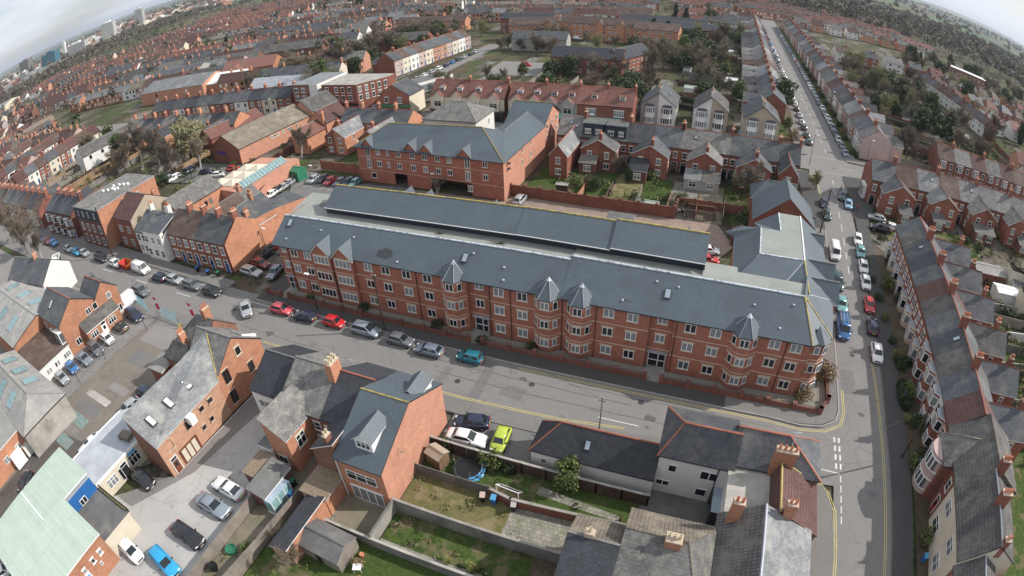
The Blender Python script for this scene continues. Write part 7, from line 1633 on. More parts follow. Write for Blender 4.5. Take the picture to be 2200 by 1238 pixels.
# cars up the long straight street
lc = 'cars parked up the long straight street'; cols = ['white','silver','black','navy','silver','grey','white','red','bluegrey','silver','steel','black','green','white','silver','blue','grey']; ks = ['hatch','hatch','saloon','small','estate','hatch','mpv']; r = random.Random(5)
y = 147.5; i = 0
while y < 420:
    c = cols[r.randrange(len(cols))]; car(ks[r.randrange(7)], 35.7+r.uniform(-.15,.15), y, -90+r.uniform(-2,2), c, nth(i)+' car from the junction at the right kerb of the long straight street', lc, full=i < 22, z=-.09); y += r.uniform(5.2,6.6); i += 1
y = 152; i = 0
while y < 420:
    c = cols[r.randrange(len(cols))]; car(ks[r.randrange(7)], 26.0+r.uniform(-.15,.15), y, 90+r.uniform(-2,2), c, nth(i)+' car from the junction at the left kerb of the long straight street', lc, full=i < 18, z=-.09); y += r.uniform(5.5,8.0); i += 1
for k,px,py,d,c,l in (('estate',808,230,72,'white','white car turning by the black fascia'),('mpv',830,218,70,'navy','dark car behind the white one on the side street'),('suv',1130,139,5,'red','red pickup-like car in the flats car park'),('hatch',1193,134,10,'darkred','dark red car at the edge of the flats car park'),('van',1241,83,0,'white','white van in the yard below the orange flats'),('mpv',1284,82,0,'silver','silver car under the shelter near the orange flats'),('hatch',1595,285,80,'lightblue','pale blue car beside the third pair of semis'),('hatch',1368,236,80,'navy','dark car beside the first pair of semis'),
   ('hatch',345,384,-97,'navy','dark blue car in the lot below the olive tree'),('hatch',359,384,-97,'silver','silver car beside the dark blue one in the lot'),('mpv',374,383,-97,'white','white people carrier in the lot'),('mpv',404,369,-97,'navy','dark car by the hedge in the lot'),('hatch',443,369,20,'navy','dark car in front of the hall'),('hatch',469,375,25,'white','white car beside the bare tree at the hall'),('hatch',502,362,20,'red','red car at the hall doors')): cpx(k,px,py,d,c,l)
sg = 'cars parked on the side street behind the parade'
for i in range(14): a = (-104+i*-.0+(-.6)*i*0, 160+i*6.1); car(ks[r.randrange(7)], -109.3-.05*i, 158+i*6.2, 90+r.uniform(-3,3), cols[r.randrange(len(cols))], nth(i)+' car from the shops on the side street beside the painted terrace', sg, full=i < 6, z=-.09)
ks2 = 'cars on the cross street at the left'
for i in range(9): car(ks[r.randrange(7)], -150-i*7.5, 129.2-i*1.0, 187, cols[r.randrange(len(cols))], nth(i)+' car from the right on the left part of the cross street', ks2, full=False, z=-.09)
sheet('side_street',[([(-112.3,142),(-103.0,142),(-105.5,262),(-113.5,262)],'asphalt'),([(-60,196),(-88,196),(-90,222),(-62,222)],'asphalt')],-.088)
sheet('rear_yard',[([(-140,78),(-108,84),(-108,95),(-140,92)],'asphalt_patch')],-.02)
# drop the prototypes themselves (keep only the placed copies)
for p in PROTO.values():
    for ch in list(p.children): bpy.data.objects.remove(ch)
    bpy.data.objects.remove(p)
# flatbed truck, skip
x, y = G(120,562,.5); t = thing('flatbed_truck','white flatbed truck with dropped sides parked across the street end','truck',(x,y,0),rad(-33)); b = MB(); b.box(1.2,2.9,-.95,.95,.5,2.1,'white'); b.box(2.9,3.1,-.9,.9,.5,1.3,'white'); link('cab', b.mesh('cab'), t)
b = MB(); b.box(-2.8,1.1,-1.0,1.0,.8,.92,'concrete_dark'); 
for q in ((-2.8,1.1,-1.05,-1.0),(-2.8,1.1,1.0,1.05),(-2.85,-2.8,-1,1),(1.1,1.15,-1,1)): b.box(*q,.8,1.25,'white')
link('flatbed', b.mesh('flatbed'), t); b = MB(); b.poly([(2.92,-.8,1.3),(2.92,.8,1.3),(2.65,.75,2.0),(2.65,-.75,2.0)],'car_glass'); link('windscreen', b.mesh('windscreen'), t)
for xx in (-1.9,2.1):
    for s in (-1,1): link('wheel', MESHC['wheelm'], t, (xx,s*1.0,0), 0 if s > 0 else PI)
x, y = G(272,571,.4); t = thing('skip','open orange-red builder\'s skip beside the white van','skip',(x,y,-.06),rad(-3)); b = MB(); mat('skip_paint',(.55,.16,.04),col2=(.40,.10,.03)); mat('skip_red',(.45,.03,.03))
B0=[(-1.1,-.75,.05),(1.1,-.75,.05),(1.1,.75,.05),(-1.1,.75,.05)]; T0=[(-1.8,-.95,1.3),(1.8,-.95,1.3),(1.8,.95,1.3),(-1.8,.95,1.3)]
for i in range(4): j=(i+1)%4; b.poly([B0[i],B0[j],T0[j],T0[i]],'skip_red' if i in (0,3) else 'skip_paint'); b.bar(T0[i],T0[j],.06,'skip_paint')
b.poly(B0,'soil'); link('body', b.mesh('body'), t)
# ================================================================ poles, lamps, people, bins and garden things
def pole(name, label, x, y, h, m='wood_dark', lean=(0,0), lamp=None, cat='pole', r=.14, arm=0, armrot=0):
    o = thing(name, label, cat, (x, y, 0), armrot); b = MB(); b.bar((0,0,-.1),(lean[0],lean[1],h), r, m, 8, r*.65); link('post', b.mesh('post'), o)
    if lamp:
        b = MB(); b.bar((lean[0],lean[1],h-.05),(lean[0]+arm,lean[1],h+.15), .045, m, 5); link('arm', b.mesh('arm'), o)
        b = MB(); b.box(lean[0]+arm-.15,lean[0]+arm+.6,lean[1]-.17,lean[1]+.17,h+.05,h+.22,lamp); link('lamp_head', b.mesh('lamp_head'), o)
    else:
        b = MB()
        for k in (0,.35): b.bar((lean[0]-.35,lean[1],h-.2-k),(lean[0]+.35,lean[1],h-.2-k), .04, 'metal_dark'); 
        for k in (-.3,-.1,.1,.3): b.lathe((lean[0]+k,lean[1],h-.17),[(.04,0),(.05,.08),(.02,.14),(0,.14)],'white',6)
        link('insulator_bar', b.mesh('insulator_bar'), o)
    return o
pole('telegraph_pole','tall brown telegraph pole on the pavement outside the apartments',-38.2,47.6,9.2); pole('telegraph_pole','telegraph pole leaning beside the black car at the left',-107.3,48.3,11.5,r=.17); pole('telegraph_pole','dark pole at the kerb beside the gabled annex',22.4,97.2,9.0); pole('telegraph_pole','telegraph pole in the shade by the right terrace pavement',28.3,44.6,8.4)
pole('street_lamp','street lamp with black column in front of the twin gables',-50.6,48.4,6.2,'black_trim',lamp='white',cat='street lamp',r=.07,arm=-.5)
pole('telegraph_pole','lone slim pole on the near kerb seen from above the road',-6.6,39.9,5.2,'wood_grey',r=.1)
for x,y,l in ((-53,89.3,'white-headed lamp on a short post in the rear courtyard'),(24.3,134.8,'tall lamp column at the near left corner of the junction'),(39.6,139.5,'tall lamp column at the right side of the junction'),(-71.8,60.2,'lamp on a thin post at the side car park'),(-83,87.5,'short lamp column at the pink wall'),(-30,128,'lamp column rising in front of the turquoise sign'),(-52,134,'lamp column beside the red-tiled parade'),(-94,133,'lamp column outside the cream corner shop'),(-133,128,'lamp column in front of the four-storey painted block'),(23.9,170,'first lamp column up the long street, left kerb'),(37.5,190,'first lamp column up the long street, right kerb')):
    pole('street_lamp',l,x,y,7.5 if x not in (-53,-71.8,-83) else 4.5,'metal_dark',lamp='white',cat='street lamp',r=.07,arm=.5)
def wire(a, q, z0, z1):
    o = thing('overhead_wire', 'thin black wire slung from '+a[2], 'wire', (a[0],a[1],0)); b = MB(); n = 10; P = []
    for k in range(n+1):
        t = k/n; P.append(((q[0]-a[0])*t, (q[1]-a[1])*t, z0+(z1-z0)*t-1.1*4*t*(1-t)*.5))
    for u, v in zip(P, P[1:]): b.bar(u, v, .012, 'plastic_black', 3)
    link('cable', b.mesh('cable', uv=False), o)
wire((-38.2,47.6,'the pavement pole to the far left pole'),(-107.3,48.3),9,11.2); wire((22.4,97.2,'the annex pole to the shaded right pole'),(28.3,44.6),8.8,8.2); wire((-38.2,47.6,'the pavement pole to the slim near pole'),(-6.6,39.9),8.9,5.0); wire((28.3,44.6,'the shaded pole to the third terrace chimney'),(35.5,68.7),8.2,9.4); wire((28.3,44.6,'the shaded pole to the corner building'),(12.0,34.3),8.2,8.8); wire((-38.2,47.6,'the pavement pole to the tall new house'),(-25,31),8.9,8.6)
def person(label, x, y, rot, top, bottom, hair='twig_dark', h=1.72, step=.18):
    """standing or walking figure: one skinned body with clothes as children"""
    s = h/1.72; o = bpy.data.objects.new('person', None)
    V_ = [(0,0,.95),(0,0,1.2),(0,0,1.42),(0,.01,1.52),(0,.02,1.62),(.0,.03,1.70),(.17,0,1.40),(.24,.02,1.14),(.22,.14,.93),(-.17,0,1.40),(-.24,-.03,1.14),(-.22,.06,.92),(.09,0,.90),(.1,step,.5),(.1,step*.6,.08),(.1,step*.6+.15,.04),(-.09,0,.90),(-.1,-step*.5,.5),(-.1,-step*1.3,.1),(-.1,-step*1.3+.15,.04)]
    E_ = [(0,1),(1,2),(2,3),(3,4),(4,5),(2,6),(6,7),(7,8),(2,9),(9,10),(10,11),(0,12),(12,13),(13,14),(14,15),(0,16),(16,17),(17,18),(18,19)]
    Rr = [.14,.13,.14,.06,.095,.085,.065,.05,.04,.065,.05,.04,.09,.065,.05,.045,.09,.065,.05,.045]
    me = bpy.data.meshes.new('person'); me.from_pydata([(a*s,b*s,c*s) for a,b,c in V_], E_, []); ob = bpy.data.objects.new('person', me); C.objects.link(ob)
    md = ob.modifiers.new('Skin','SKIN'); me.skin_vertices  # one root at the pelvis
    for i, rr in enumerate(Rr): me.skin_vertices[0].data[i].radius = (rr*s, rr*s*.8)
    me.skin_vertices[0].data[0].use_root = True
    ob.modifiers.new('Subdivision','SUBSURF').levels = 1; ob.modifiers[-1].render_levels = 1
    m, nt, b = _new('clothes'); g = N(nt,'ShaderNodeTexCoord'); sp = N(nt,'ShaderNodeSeparateXYZ'); nt.links.new(g.outputs['Object'], sp.inputs[0])
    f1 = N(nt,'ShaderNodeMath',operation='GREATER_THAN'); f1.inputs[1].default_value = .98*s; f2 = N(nt,'ShaderNodeMath',operation='GREATER_THAN'); f2.inputs[1].default_value = 1.5*s
    nt.links.new(sp.outputs['Z'], f1.inputs[0]); nt.links.new(sp.outputs['Z'], f2.inputs[0])
    nt.links.new(mixc(nt, f2.outputs[0], mixc(nt, f1.outputs[0], (*bottom,1), (*top,1)), (.5,.3,.22,1)), b.inputs['Base Color']); me.materials.append(m)
    hb = MB(); hb.lathe((0,.02*s,1.66*s),[(.10,-.02),(.105,.05),(.08,.10),(0,.125)],hair,10); link('hair', hb.mesh('hair', smooth=True), ob)
    ob.location = (x,y,.1); ob.rotation_euler = (0,0,rot); tag(ob,label,'person'); return ob
x,y = G(1840,455,.1); person('person in a red coat walking on the pavement beside the light blue car',x,y,0,(.45,.02,.04),(.03,.03,.05))
x,y = G(1805,413,.1); person('person in dark clothes standing beside the dark green saloon',x,y,1.4,(.02,.03,.03),(.02,.02,.03))
x,y = G(632,392,.1); person('person in dark clothes standing behind the silver car by the substation',x,y,2,(.02,.03,.06),(.02,.02,.03))
x,y = G(1076,262,.1); person('person walking past the parade front in dark clothes',x,y,1.2,(.12,.04,.03),(.03,.03,.04))
def wbin(label, x, y, rot, body, lid='plastic_blue', group=None):
    o = thing('wheelie_bin', label, 'bin', (x,y,.03), rot, group); b = MB(); q0=[(-.22,-.26),(.22,-.26),(.22,.26),(-.22,.26)]
    lo=[(x_*.85,y_*.85,.08) for x_,y_ in q0]; hi=[(x_*1.1,y_*1.1,1.0) for x_,y_ in q0]
    for i in range(4): j=(i+1)%4; b.poly([lo[i],lo[j],hi[j],hi[i]],body)
    b.poly(lo[::-1],body); link('body', b.mesh('body'), o); b = MB(); b.slab([(-.27,-.33,1.05),(.27,-.33,1.05),(.27,.33,1.12),(-.27,.33,1.12)],.06,lid); link('lid', b.mesh('lid'), o)
    for s in (-1,1): b = MB(); b.lathe((s*.2,.25,.02),[(.09,0),(.09,.16),(0,.16)],'rubber',8); link('wheel', b.mesh('wheel'), o)
for x,y,r_,bd,ld,l in ((-13.9,27.5,.1,'plastic_blue','plastic_sky','blue-lidded bin behind the slab terrace wall'),(-15.0,27.4,.3,'plastic_black','render_pink','brown-lidded bin left of the blue-lidded one'),(-11.8,27.4,.2,'plastic_black','render_grey','grey-lidded bin on the slab terrace'),(-33.2,20.3,.5,'plastic_blue','plastic_sky','bright blue bin beside the glazed lean-to'),(-33.9,21.6,.2,'plastic_black','plastic_green','dark bin behind the bright blue bin'),(15.2,26.9,0,'plastic_blue','plastic_sky','sky-blue lidded bin behind the corner wall'),(15.2,26.1,0,'wood_dark','wood','brown bin next to the sky-blue lidded bin'),(30.2,43.5,.2,'plastic_blue','plastic_sky','blue bin in the shaded garden at the right pavement'),(30.4,42.2,.5,'plastic_black','white','pale-topped bin beside the shaded blue bin'),(30.1,54.6,.3,'plastic_blue','plastic_blue','blue bin beside the yellow-leaved bush'),(29.9,30.6,.1,'plastic_blue','plastic_sky','upper blue bin outside the cream house'),(31.2,29.2,.1,'plastic_blue','plastic_sky','lower blue bin outside the cream house'),(-76.6,50.0,.2,'plastic_black','plastic_blue','middle blue-lidded bin before the brick houses'),(-79.8,50.2,.1,'plastic_black','plastic_blue','left blue-lidded bin before the brick houses'),(-74.3,50.3,.1,'plastic_black','plastic_green','green-lidded bin by the low front wall')):
    wbin(l,x,y,r_,bd,ld)
for i,(px,py) in enumerate(((147,888),(135,898),(128,908),(123,916),(107,936),(85,952))):
    x,y = G(px,py,.4); o = thing('barrel', nth(i)+' blue plastic drum from the top along the warehouse wall', 'drum', (x,y,0), 0, 'blue drums by the warehouse'); b = MB(); b.lathe((0,0,0),[(.27,0),(.3,.05),(.3,.3),(.28,.33),(.3,.36),(.3,.6),(.28,.63),(.3,.66),(.3,.86),(.26,.9),(0,.9)],'plastic_blue',14); link('drum', b.mesh('drum'), o)
# trampoline, goal frame, garden furniture
x,y = -17.7,30.2; o = thing('trampoline','round black trampoline with a crumpled blue pad and net poles','trampoline',(x,y,0)); b = MB(); b.lathe((0,0,0),[(0,.7),(1.5,.7)],'plastic_black',24); link('mat', b.mesh('mat'), o)
b = MB()
for k in range(24): a,c_=2*PI*k/24,2*PI*(k+1)/24; b.bar((1.55*cos(a),1.55*sin(a),.7),(1.55*cos(c_),1.55*sin(c_),.7),.05,'metal_dark')
for k in range(6): a=2*PI*k/6; b.bar((1.55*cos(a),1.55*sin(a),0),(1.55*cos(a),1.55*sin(a),2.0),.025,'metal_grey')
link('frame', b.mesh('frame'), o); b = MB(); rr=random.Random(3)
for k in range(9): a=-1.2+k*.22; b.poly([(1.3*cos(a),1.3*sin(a),.75),(1.75*cos(a),1.75*sin(a),.35+rr.random()*.5),(1.75*cos(a+.25),1.75*sin(a+.25),.3+rr.random()*.6),(1.3*cos(a+.25),1.3*sin(a+.25),.78)],'plastic_sky')
link('safety_pad', b.mesh('safety_pad'), o)
o = thing('goal_frame','small white goal frame standing in the upper garden','goal',(-14.2,28.9,0),-.1); b = MB()
for p,q in (((0,0,0),(0,0,1.2)),((2.4,0,0),(2.4,0,1.2)),((0,0,1.2),(2.4,0,1.2)),((0,1,0),(0,0,1.2)),((2.4,1,0),(2.4,0,1.2)),((0,1,0),(2.4,1,0))): b.bar(p,q,.05,'white')
link('frame', b.mesh('frame'), o)
o = thing('garden_table','small white square table on the shed patio','table',(-22.5,16.2,0),.4); b = MB(); b.box(-.4,.4,-.35,.35,.68,.73,'white'); 
for s in (-1,1):
    for t in (-1,1): b.bar((s*.35,t*.3,0),(s*.35,t*.3,.68),.03,'white')
link('table_top', b.mesh('table_top'), o)
o = thing('water_tub','round dark water tub in the narrow garden','tub',(-35.1,12.2,0)); b = MB(); b.lathe((0,0,0),[(.55,0),(.6,.5),(.52,.5),(.5,.35),(0,.35)],'plastic_green',18); link('tub', b.mesh('tub'), o)
for x,y,h,w_,cc,l in ((-35.3,9.6,1.0,.5,'plastic_black','black kettle barbecue in the narrow garden'),(-22.9,17.6,.5,.25,'pot','terracotta pot by the shed door'),(-21.9,15.5,.4,.2,'pot','terracotta pot beside the white table')):
    o = thing('barbecue' if 'kettle' in l else 'plant_pot',l,'barbecue' if 'kettle' in l else 'pot',(x,y,0)); b = MB(); b.lathe((0,0,0),[(w_*.6,0),(w_,h*.7),(w_*.9,h),(0,h*.9)],cc,12); link('bowl', b.mesh('bowl'), o)
for x,y,t_,l in ((-75.4,37.6,'SALE','red and white feather flag, left one of the two by the yard'),(-67.6,38.6,'VANS','red and white feather flag, right one by the yard')):
    o = thing('feather_flag',l,'flag',(x,y,0),.2); b = MB(); b.bar((0,0,0),(0,0,4.2),.03,'metal_grey'); link('pole', b.mesh('pole'), o); mat('flag_red',(.62,.03,.07),var=.05)
    b = MB(); b.slab([(0,-.02,1.0),(.62,-.02,1.0),(.62,.02,3.7),(0,.02,4.2)],.01,'flag_red'); b.box(.04,.6,-.05,-.03,1.1,1.7,'white'); b.box(.04,.6,-.05,-.03,2.9,3.5,'white'); link('banner', b.mesh('banner'), o)
o = thing('a_board','small yellow board on the pavement by the yard entrance','sign board',(-69.4,37.0,0),.5); b = MB(); b.slab([(-.35,-.25,0),(.35,-.25,0),(.3,0,1.0),(-.3,0,1.0)],.04,'line_yellow'); b.slab([(.35,.25,0),(-.35,.25,0),(-.3,0,1.0),(.3,0,1.0)],.04,'line_yellow'); link('panel', b.mesh('panel'), o)
o = thing('bird_house','small white bird house on a post behind the annex','bird house',(9.2,90.2,0)); b = MB(); b.bar((0,0,0),(0,0,2.2),.05,'wood'); link('post', b.mesh('post'), o); b = MB(); b.box(-.3,.3,-.3,.3,2.2,2.8,'white'); b.poly([(-.4,-.4,2.8),(.4,-.4,2.8),(0,0,3.4)],'white'); b.poly([(.4,-.4,2.8),(.4,.4,2.8),(0,0,3.4)],'white'); b.poly([(.4,.4,2.8),(-.4,.4,2.8),(0,0,3.4)],'white'); b.poly([(-.4,.4,2.8),(-.4,-.4,2.8),(0,0,3.4)],'white'); link('box', b.mesh('box'), o)
b = MB()
for pts in ([(-62,66.7),(-70,76)],):
    for k in range(7): strip(b, (-71.5+k*.2-0,62.5+k*2.6), (-67.5+k*.2,63.3+k*2.6), .1, -.03, 'line_white')
for k in range(9): strip(b, (-73.2-k*2.4,89.2+k*.1), (-74.6-k*2.4,85.4+k*.1), .1, -.03, 'line_white')
structure('bay_markings', b)
# ================================================================ back gardens, the town beyond, woods, hills
# gardens between the courtyard wall and the slate terrace
def gardens():
    r = random.Random(9); xs = [19,14,8.9,3.8,-1.3,-6.8,-12.8,-18.8,-23.9,-29]
    ms = ['patio','concrete','weeds','patio','concrete_dark','lawn','rough_grass','lawn','weeds','lawn']
    b = MB()
    for i, x in enumerate(xs):
        x1 = xs[i+1] if i+1 < len(xs) else -35.5
        b.poly([(x1+.1,93.6 if x < 7 else 100,.03),(x-.1,93.6 if x < 7 else 100,.03),(x-.1,111,.03),(x1+.1,111,.03)], ms[i])
    b.poly([(-37,93.5,.034),(-29.5,93.5,.034),(-29.5,104,.034),(-33.2,104,.034)], 'lawn'); b.poly([(5.9,86,.034),(12,86,.034),(12,95,.034),(5.9,95,.034)], 'lawn')
    structure('terrace_gardens', b)
    for i, x in enumerate(xs[3:9]):
        wallrun('garden_fence', nth(i)+' fence from the right between the terrace back gardens', 'fence', [(x,94),(x+.2,103)], 1.6, .08, ['wood_grey','brick_red','wood','wood_grey','wood_dark','brick_orange'][i], group='fences between terrace back gardens')
gardens()
sheet('street_gardens',[([(28.9,20),(33,20),(36,93),(31.8,99),(30.3,75)],'soil'),([(36,20),(56,20),(60,110),(37,110)],'weeds')],.02)
sheet('front_gardens',[([(36.2,148),(39.8,148),(40.2,428),(38,428)],'weeds'),([(20,168),(23.6,168),(25,428),(22,428)],'soil')],.125)
r = random.Random(4)
for i in range(9): tree('bush0' if i % 3 else 'bush1', 29.9+(i*.15), 88-i*5.4, r.uniform(1.2,2.2), nth(i)+' bush from the top in the front gardens of the right-hand terrace', 'front garden bushes of the right-hand terrace')
for i in range(22): tree(['bush0','bushbare','bush0','bushb'][i%4], 38.3+r.uniform(-.4,.4), 149+i*6.3, r.uniform(1.4,2.4), nth(i)+' shrub from the junction in the front gardens of the long street', 'front garden shrubs of the long street')
# garden walls and outbuildings behind the right terrace
for i, y in enumerate((90.6,81.2,73,64.8,56.6,48.4)):
    wallrun('garden_wall', nth(i)+' wall from the top running back between the terrace gardens at right', 'wall', [(49.5,y),(64,y+1.6)], 1.5, .18, ['brick_red','concrete','render_white','concrete','concrete_dark','brick_red'][i], group='garden walls behind the right terrace')
mini('garage','pale grey sheet-roofed garage behind the right terrace, left one','garage',(57.5,92.5),.05,8,4.2,2.4,3.0,'brick_red','asbestos'); mini('garage','pale grey sheet-roofed garage behind the right terrace, right one','garage',(67.5,92.0),.05,9,6,2.6,3.4,'render_white','slate_light'); mini('garage','white flat garage beside the leafy shrub','garage',(60.5,86.5),.05,7,3.2,2.2,2.5,'render_white','white')
# fences and planting that fill the garden blocks
def garden_fill():
    rr = random.Random(31); F = MB(); P = MB()
    def clump(x,y,h,R,ms,k):
        for i in range(k):
            v = Vector((rr.gauss(0,1),rr.gauss(0,1),rr.gauss(0,1))).normalized(); p = Vector((x+v.x*R,y+v.y*R,.1+h*.5+v.z*h*.5)); s_ = rr.uniform(.12,.34)*(1+h*.12)*(1 if y > 40 else .45)
            u = Vector((rr.gauss(0,1),rr.gauss(0,1),rr.gauss(0,1))).normalized(); w_ = u.cross(v+Vector((.01,.02,0))).normalized(); P.poly([p+u*s_,p+w_*s_*.6,p-u*s_,p-w_*s_*.6], ms if rr.random()<.7 else 'leaf_dark')
    for (x0,x1,y0,y1,ax,step,dn) in ((50,100,150,300,'x',5.5,1.0),(-16,8,184,330,'x',5.6,1.0),(-20,17,163,182,'y',6,1.2),(50,92,22,108,'x',8,1.2),(-35,19,95,110,'y',20,.8),(-128,-96,62,112,'y',6,.6),(-205,-128,60,108,'y',5.6,.8),(-64,-20,152,200,'y',7,.8),(-170,-128,145,185,'y',6,.8),(100,190,150,215,'y',7,.8),(-22,-12.6,28.6,31.5,'y',30,6),(-22,-9,19.5,23.1,'y',30,9),(-12,-4,23.8,28,'y',30,1.2),(-22.3,-12,23.7,28.0,'y',30,7),(-31.8,-27,7,15.5,'y',30,6),(-36,-32.6,7,15,'y',30,3),(-8,-5.4,14,22.8,'y',30,5),(-10.2,-1,28.7,31.7,'y',30,3),(-205,-198,60,108,'y',9,.8),(-290,-262,60,120,'y',9,.8)):
        t = x0 if ax == 'y' else y0; e = x1 if ax == 'y' else y1
        while t < e:
            if step < 19 and rr.random() < .8:
                m = rr.choice(['wood_grey','wood_dark','concrete_dark','wood','brick_dark']); h = rr.uniform(1.2,1.8)
                if ax == 'x': F.box(x0+rr.random()*6, x1-rr.random()*18, t-.05, t+.05, -.2, h, m)
                else: F.box(t-.05, t+.05, y0+rr.random()*4, y1-rr.random()*8, -.2, h, m)
            t += step
        n = int((x1-x0)*(y1-y0)/26*dn)
        for i in range(n):
            x, y = rr.uniform(x0,x1), rr.uniform(y0,y1); h = (abs(rr.gauss(0,1))*1.0+.5)*(1 if y1 > 40 else .32); ms = rr.choice(['leaf','leaf','leaf_dark','leaf_light','leaf_brown','twig_green','twig','leaf_olive'])
            clump(x, y, h, h*.55+.2, ms, int((22+h*16)*(1 if y1 > 40 else .8)))
    o = structure('garden_planting', P, 'stuff'); o['label'] = 'mixed low planting and shrubs filling the back gardens'
    o = structure('garden_boundaries', F, 'stuff'); o['label'] = 'timber and brick boundaries between the many back gardens'
garden_fill()
# general scatter of sheds and garden bushes inside the blocks
SH = [(-28,155,'render_grey'),(-24,170,'sheet_green')]
r = random.Random(12)
def scatter_sheds(x0,x1,y0,y1,n,what,grp):
    for i in range(n):
        x, y = r.uniform(x0,x1), r.uniform(y0,y1); m = r.choice(['felt_dark','asbestos','sheet_green','tile_brown','white','slate'])
        o = mini('garden_shed', nth(i)+' small outbuilding '+what, 'shed', (x,y), r.uniform(-.2,.2), r.uniform(2,5), r.uniform(1.8,3), 2.0, 2.6, r.choice(['wood_grey','wood_dark','brick_red','render_white']), m); o['group'] = grp
scatter_sheds(52,95,150,280,22,'in the gardens right of the long street','outbuildings right of the long street'); scatter_sheds(-15,8,185,300,14,'in the gardens left of the long street','outbuildings left of the long street')
def scatter_trees(x0,x1,y0,y1,n,kinds,hr,what,grp,wide=1.0,excl=None):
    k = 0; tries = 0
    while k < n and tries < n*20:
        tries += 1; x, y = r.uniform(x0,x1), r.uniform(y0,y1)
        if excl and excl(x,y): continue
        kd = r.choice(kinds); tree(kd, x, y, r.uniform(*hr), nth(k)+' '+('bush' if 'bush' in kd else 'tree')+' '+what, grp, wide); k += 1
BK = ['bare0','bare1','bare2','bare3','bare0','budding']
scatter_trees(50,98,152,300,60,BK+['ever0','bushbare','bush0','bush0'],(5,12),'in the gardens right of the long street','garden trees right of the long street',1.1)
scatter_trees(-18,8,185,330,44,BK+['ever1','bushbare','bush0'],(4,11),'in the gardens left of the long street','garden trees left of the long street',1.1)
scatter_trees(112,260,190,440,90,BK+['ever0','cypress'],(7,13),'in the far right residential woods','trees in the far right residential area',1.2)
scatter_trees(-100,-64,150,200,10,['bare0','ever1','bush0'],(3,7),'behind the parade','trees behind the parade')
scatter_trees(-178,-128,155,290,44,BK+['ever0','ever1','bush0'],(6,12),'in the wooded gardens left of the painted terrace','trees left of the painted terrace',1.2)
scatter_trees(-66,-22,160,202,22,['bare1','bare3','bush0','bushbare'],(4,8),'between the parade and the dark-roofed flats','trees between parade and flats')
scatter_trees(-110,0,238,275,34,BK+['bush0'],(6,10),'below the orange flats','trees below the orange flats',1.1)
scatter_trees(-185,-125,62,80,8,['bush0','bare3','bushbare'],(3,6),'in the gardens of the far left main street houses','garden trees far left')
# hedges of the allotment strip
for i,(a,q) in enumerate((((52,196),(96,190)),((52,222),(98,215)),((52,176),(90,172)))): hedge(nth(i)+' long hedge crossing the gardens right of the long street', [a,q], 1.8, 1.4, dens=14)
# detached and semi-detached houses among the trees, right and centre
def villa(i,x,y,rot,wm,rm,lab,grp,hip=True):
    B = Bld('detached_house',lab,'house',(x,y),rot,grp,wall=wm,roof=rm,st=None); w = r.uniform(8,11); B.gable(0,w,0,8,5.4,8.4,'x',hip0=2.5 if hip else 0,hip1=2.5 if hip else 0)
    for (wx,wz) in ((w*.25,.9),(w*.75,.9),(w*.25,3.5),(w*.75,3.5)): B.w.box(wx-.8,wx+.8,-.05,-.01,wz,wz+1.2,'white'); B.w.box(wx-.65,wx+.65,-.08,-.05,wz+.12,wz+1.08,'glass')
    B.chim(w*.8,4,8.0,.6,.9,1.4,2,m='brick_red'); B.done()
k = 0
for (x,y,a) in [(112+12*(j%9), 225+34*(j//9)+3*(j%9), .35) for j in range(27)]+[(60+15*j, 310+2*j, .1) for j in range(6)]+[(50+14*j, 440, .05) for j in range(8)]:
    villa(k,x,y,a+r.uniform(-.15,.15),r.choice(['render_white','render_cream','brick_red','render_white','brick_orange']),r.choice(['slate','tile_brown','tile_red','tile_maroon','slate_old']), nth(k)+' house among the trees at far right', 'houses among the trees at far right', r.random()<.5); k += 1
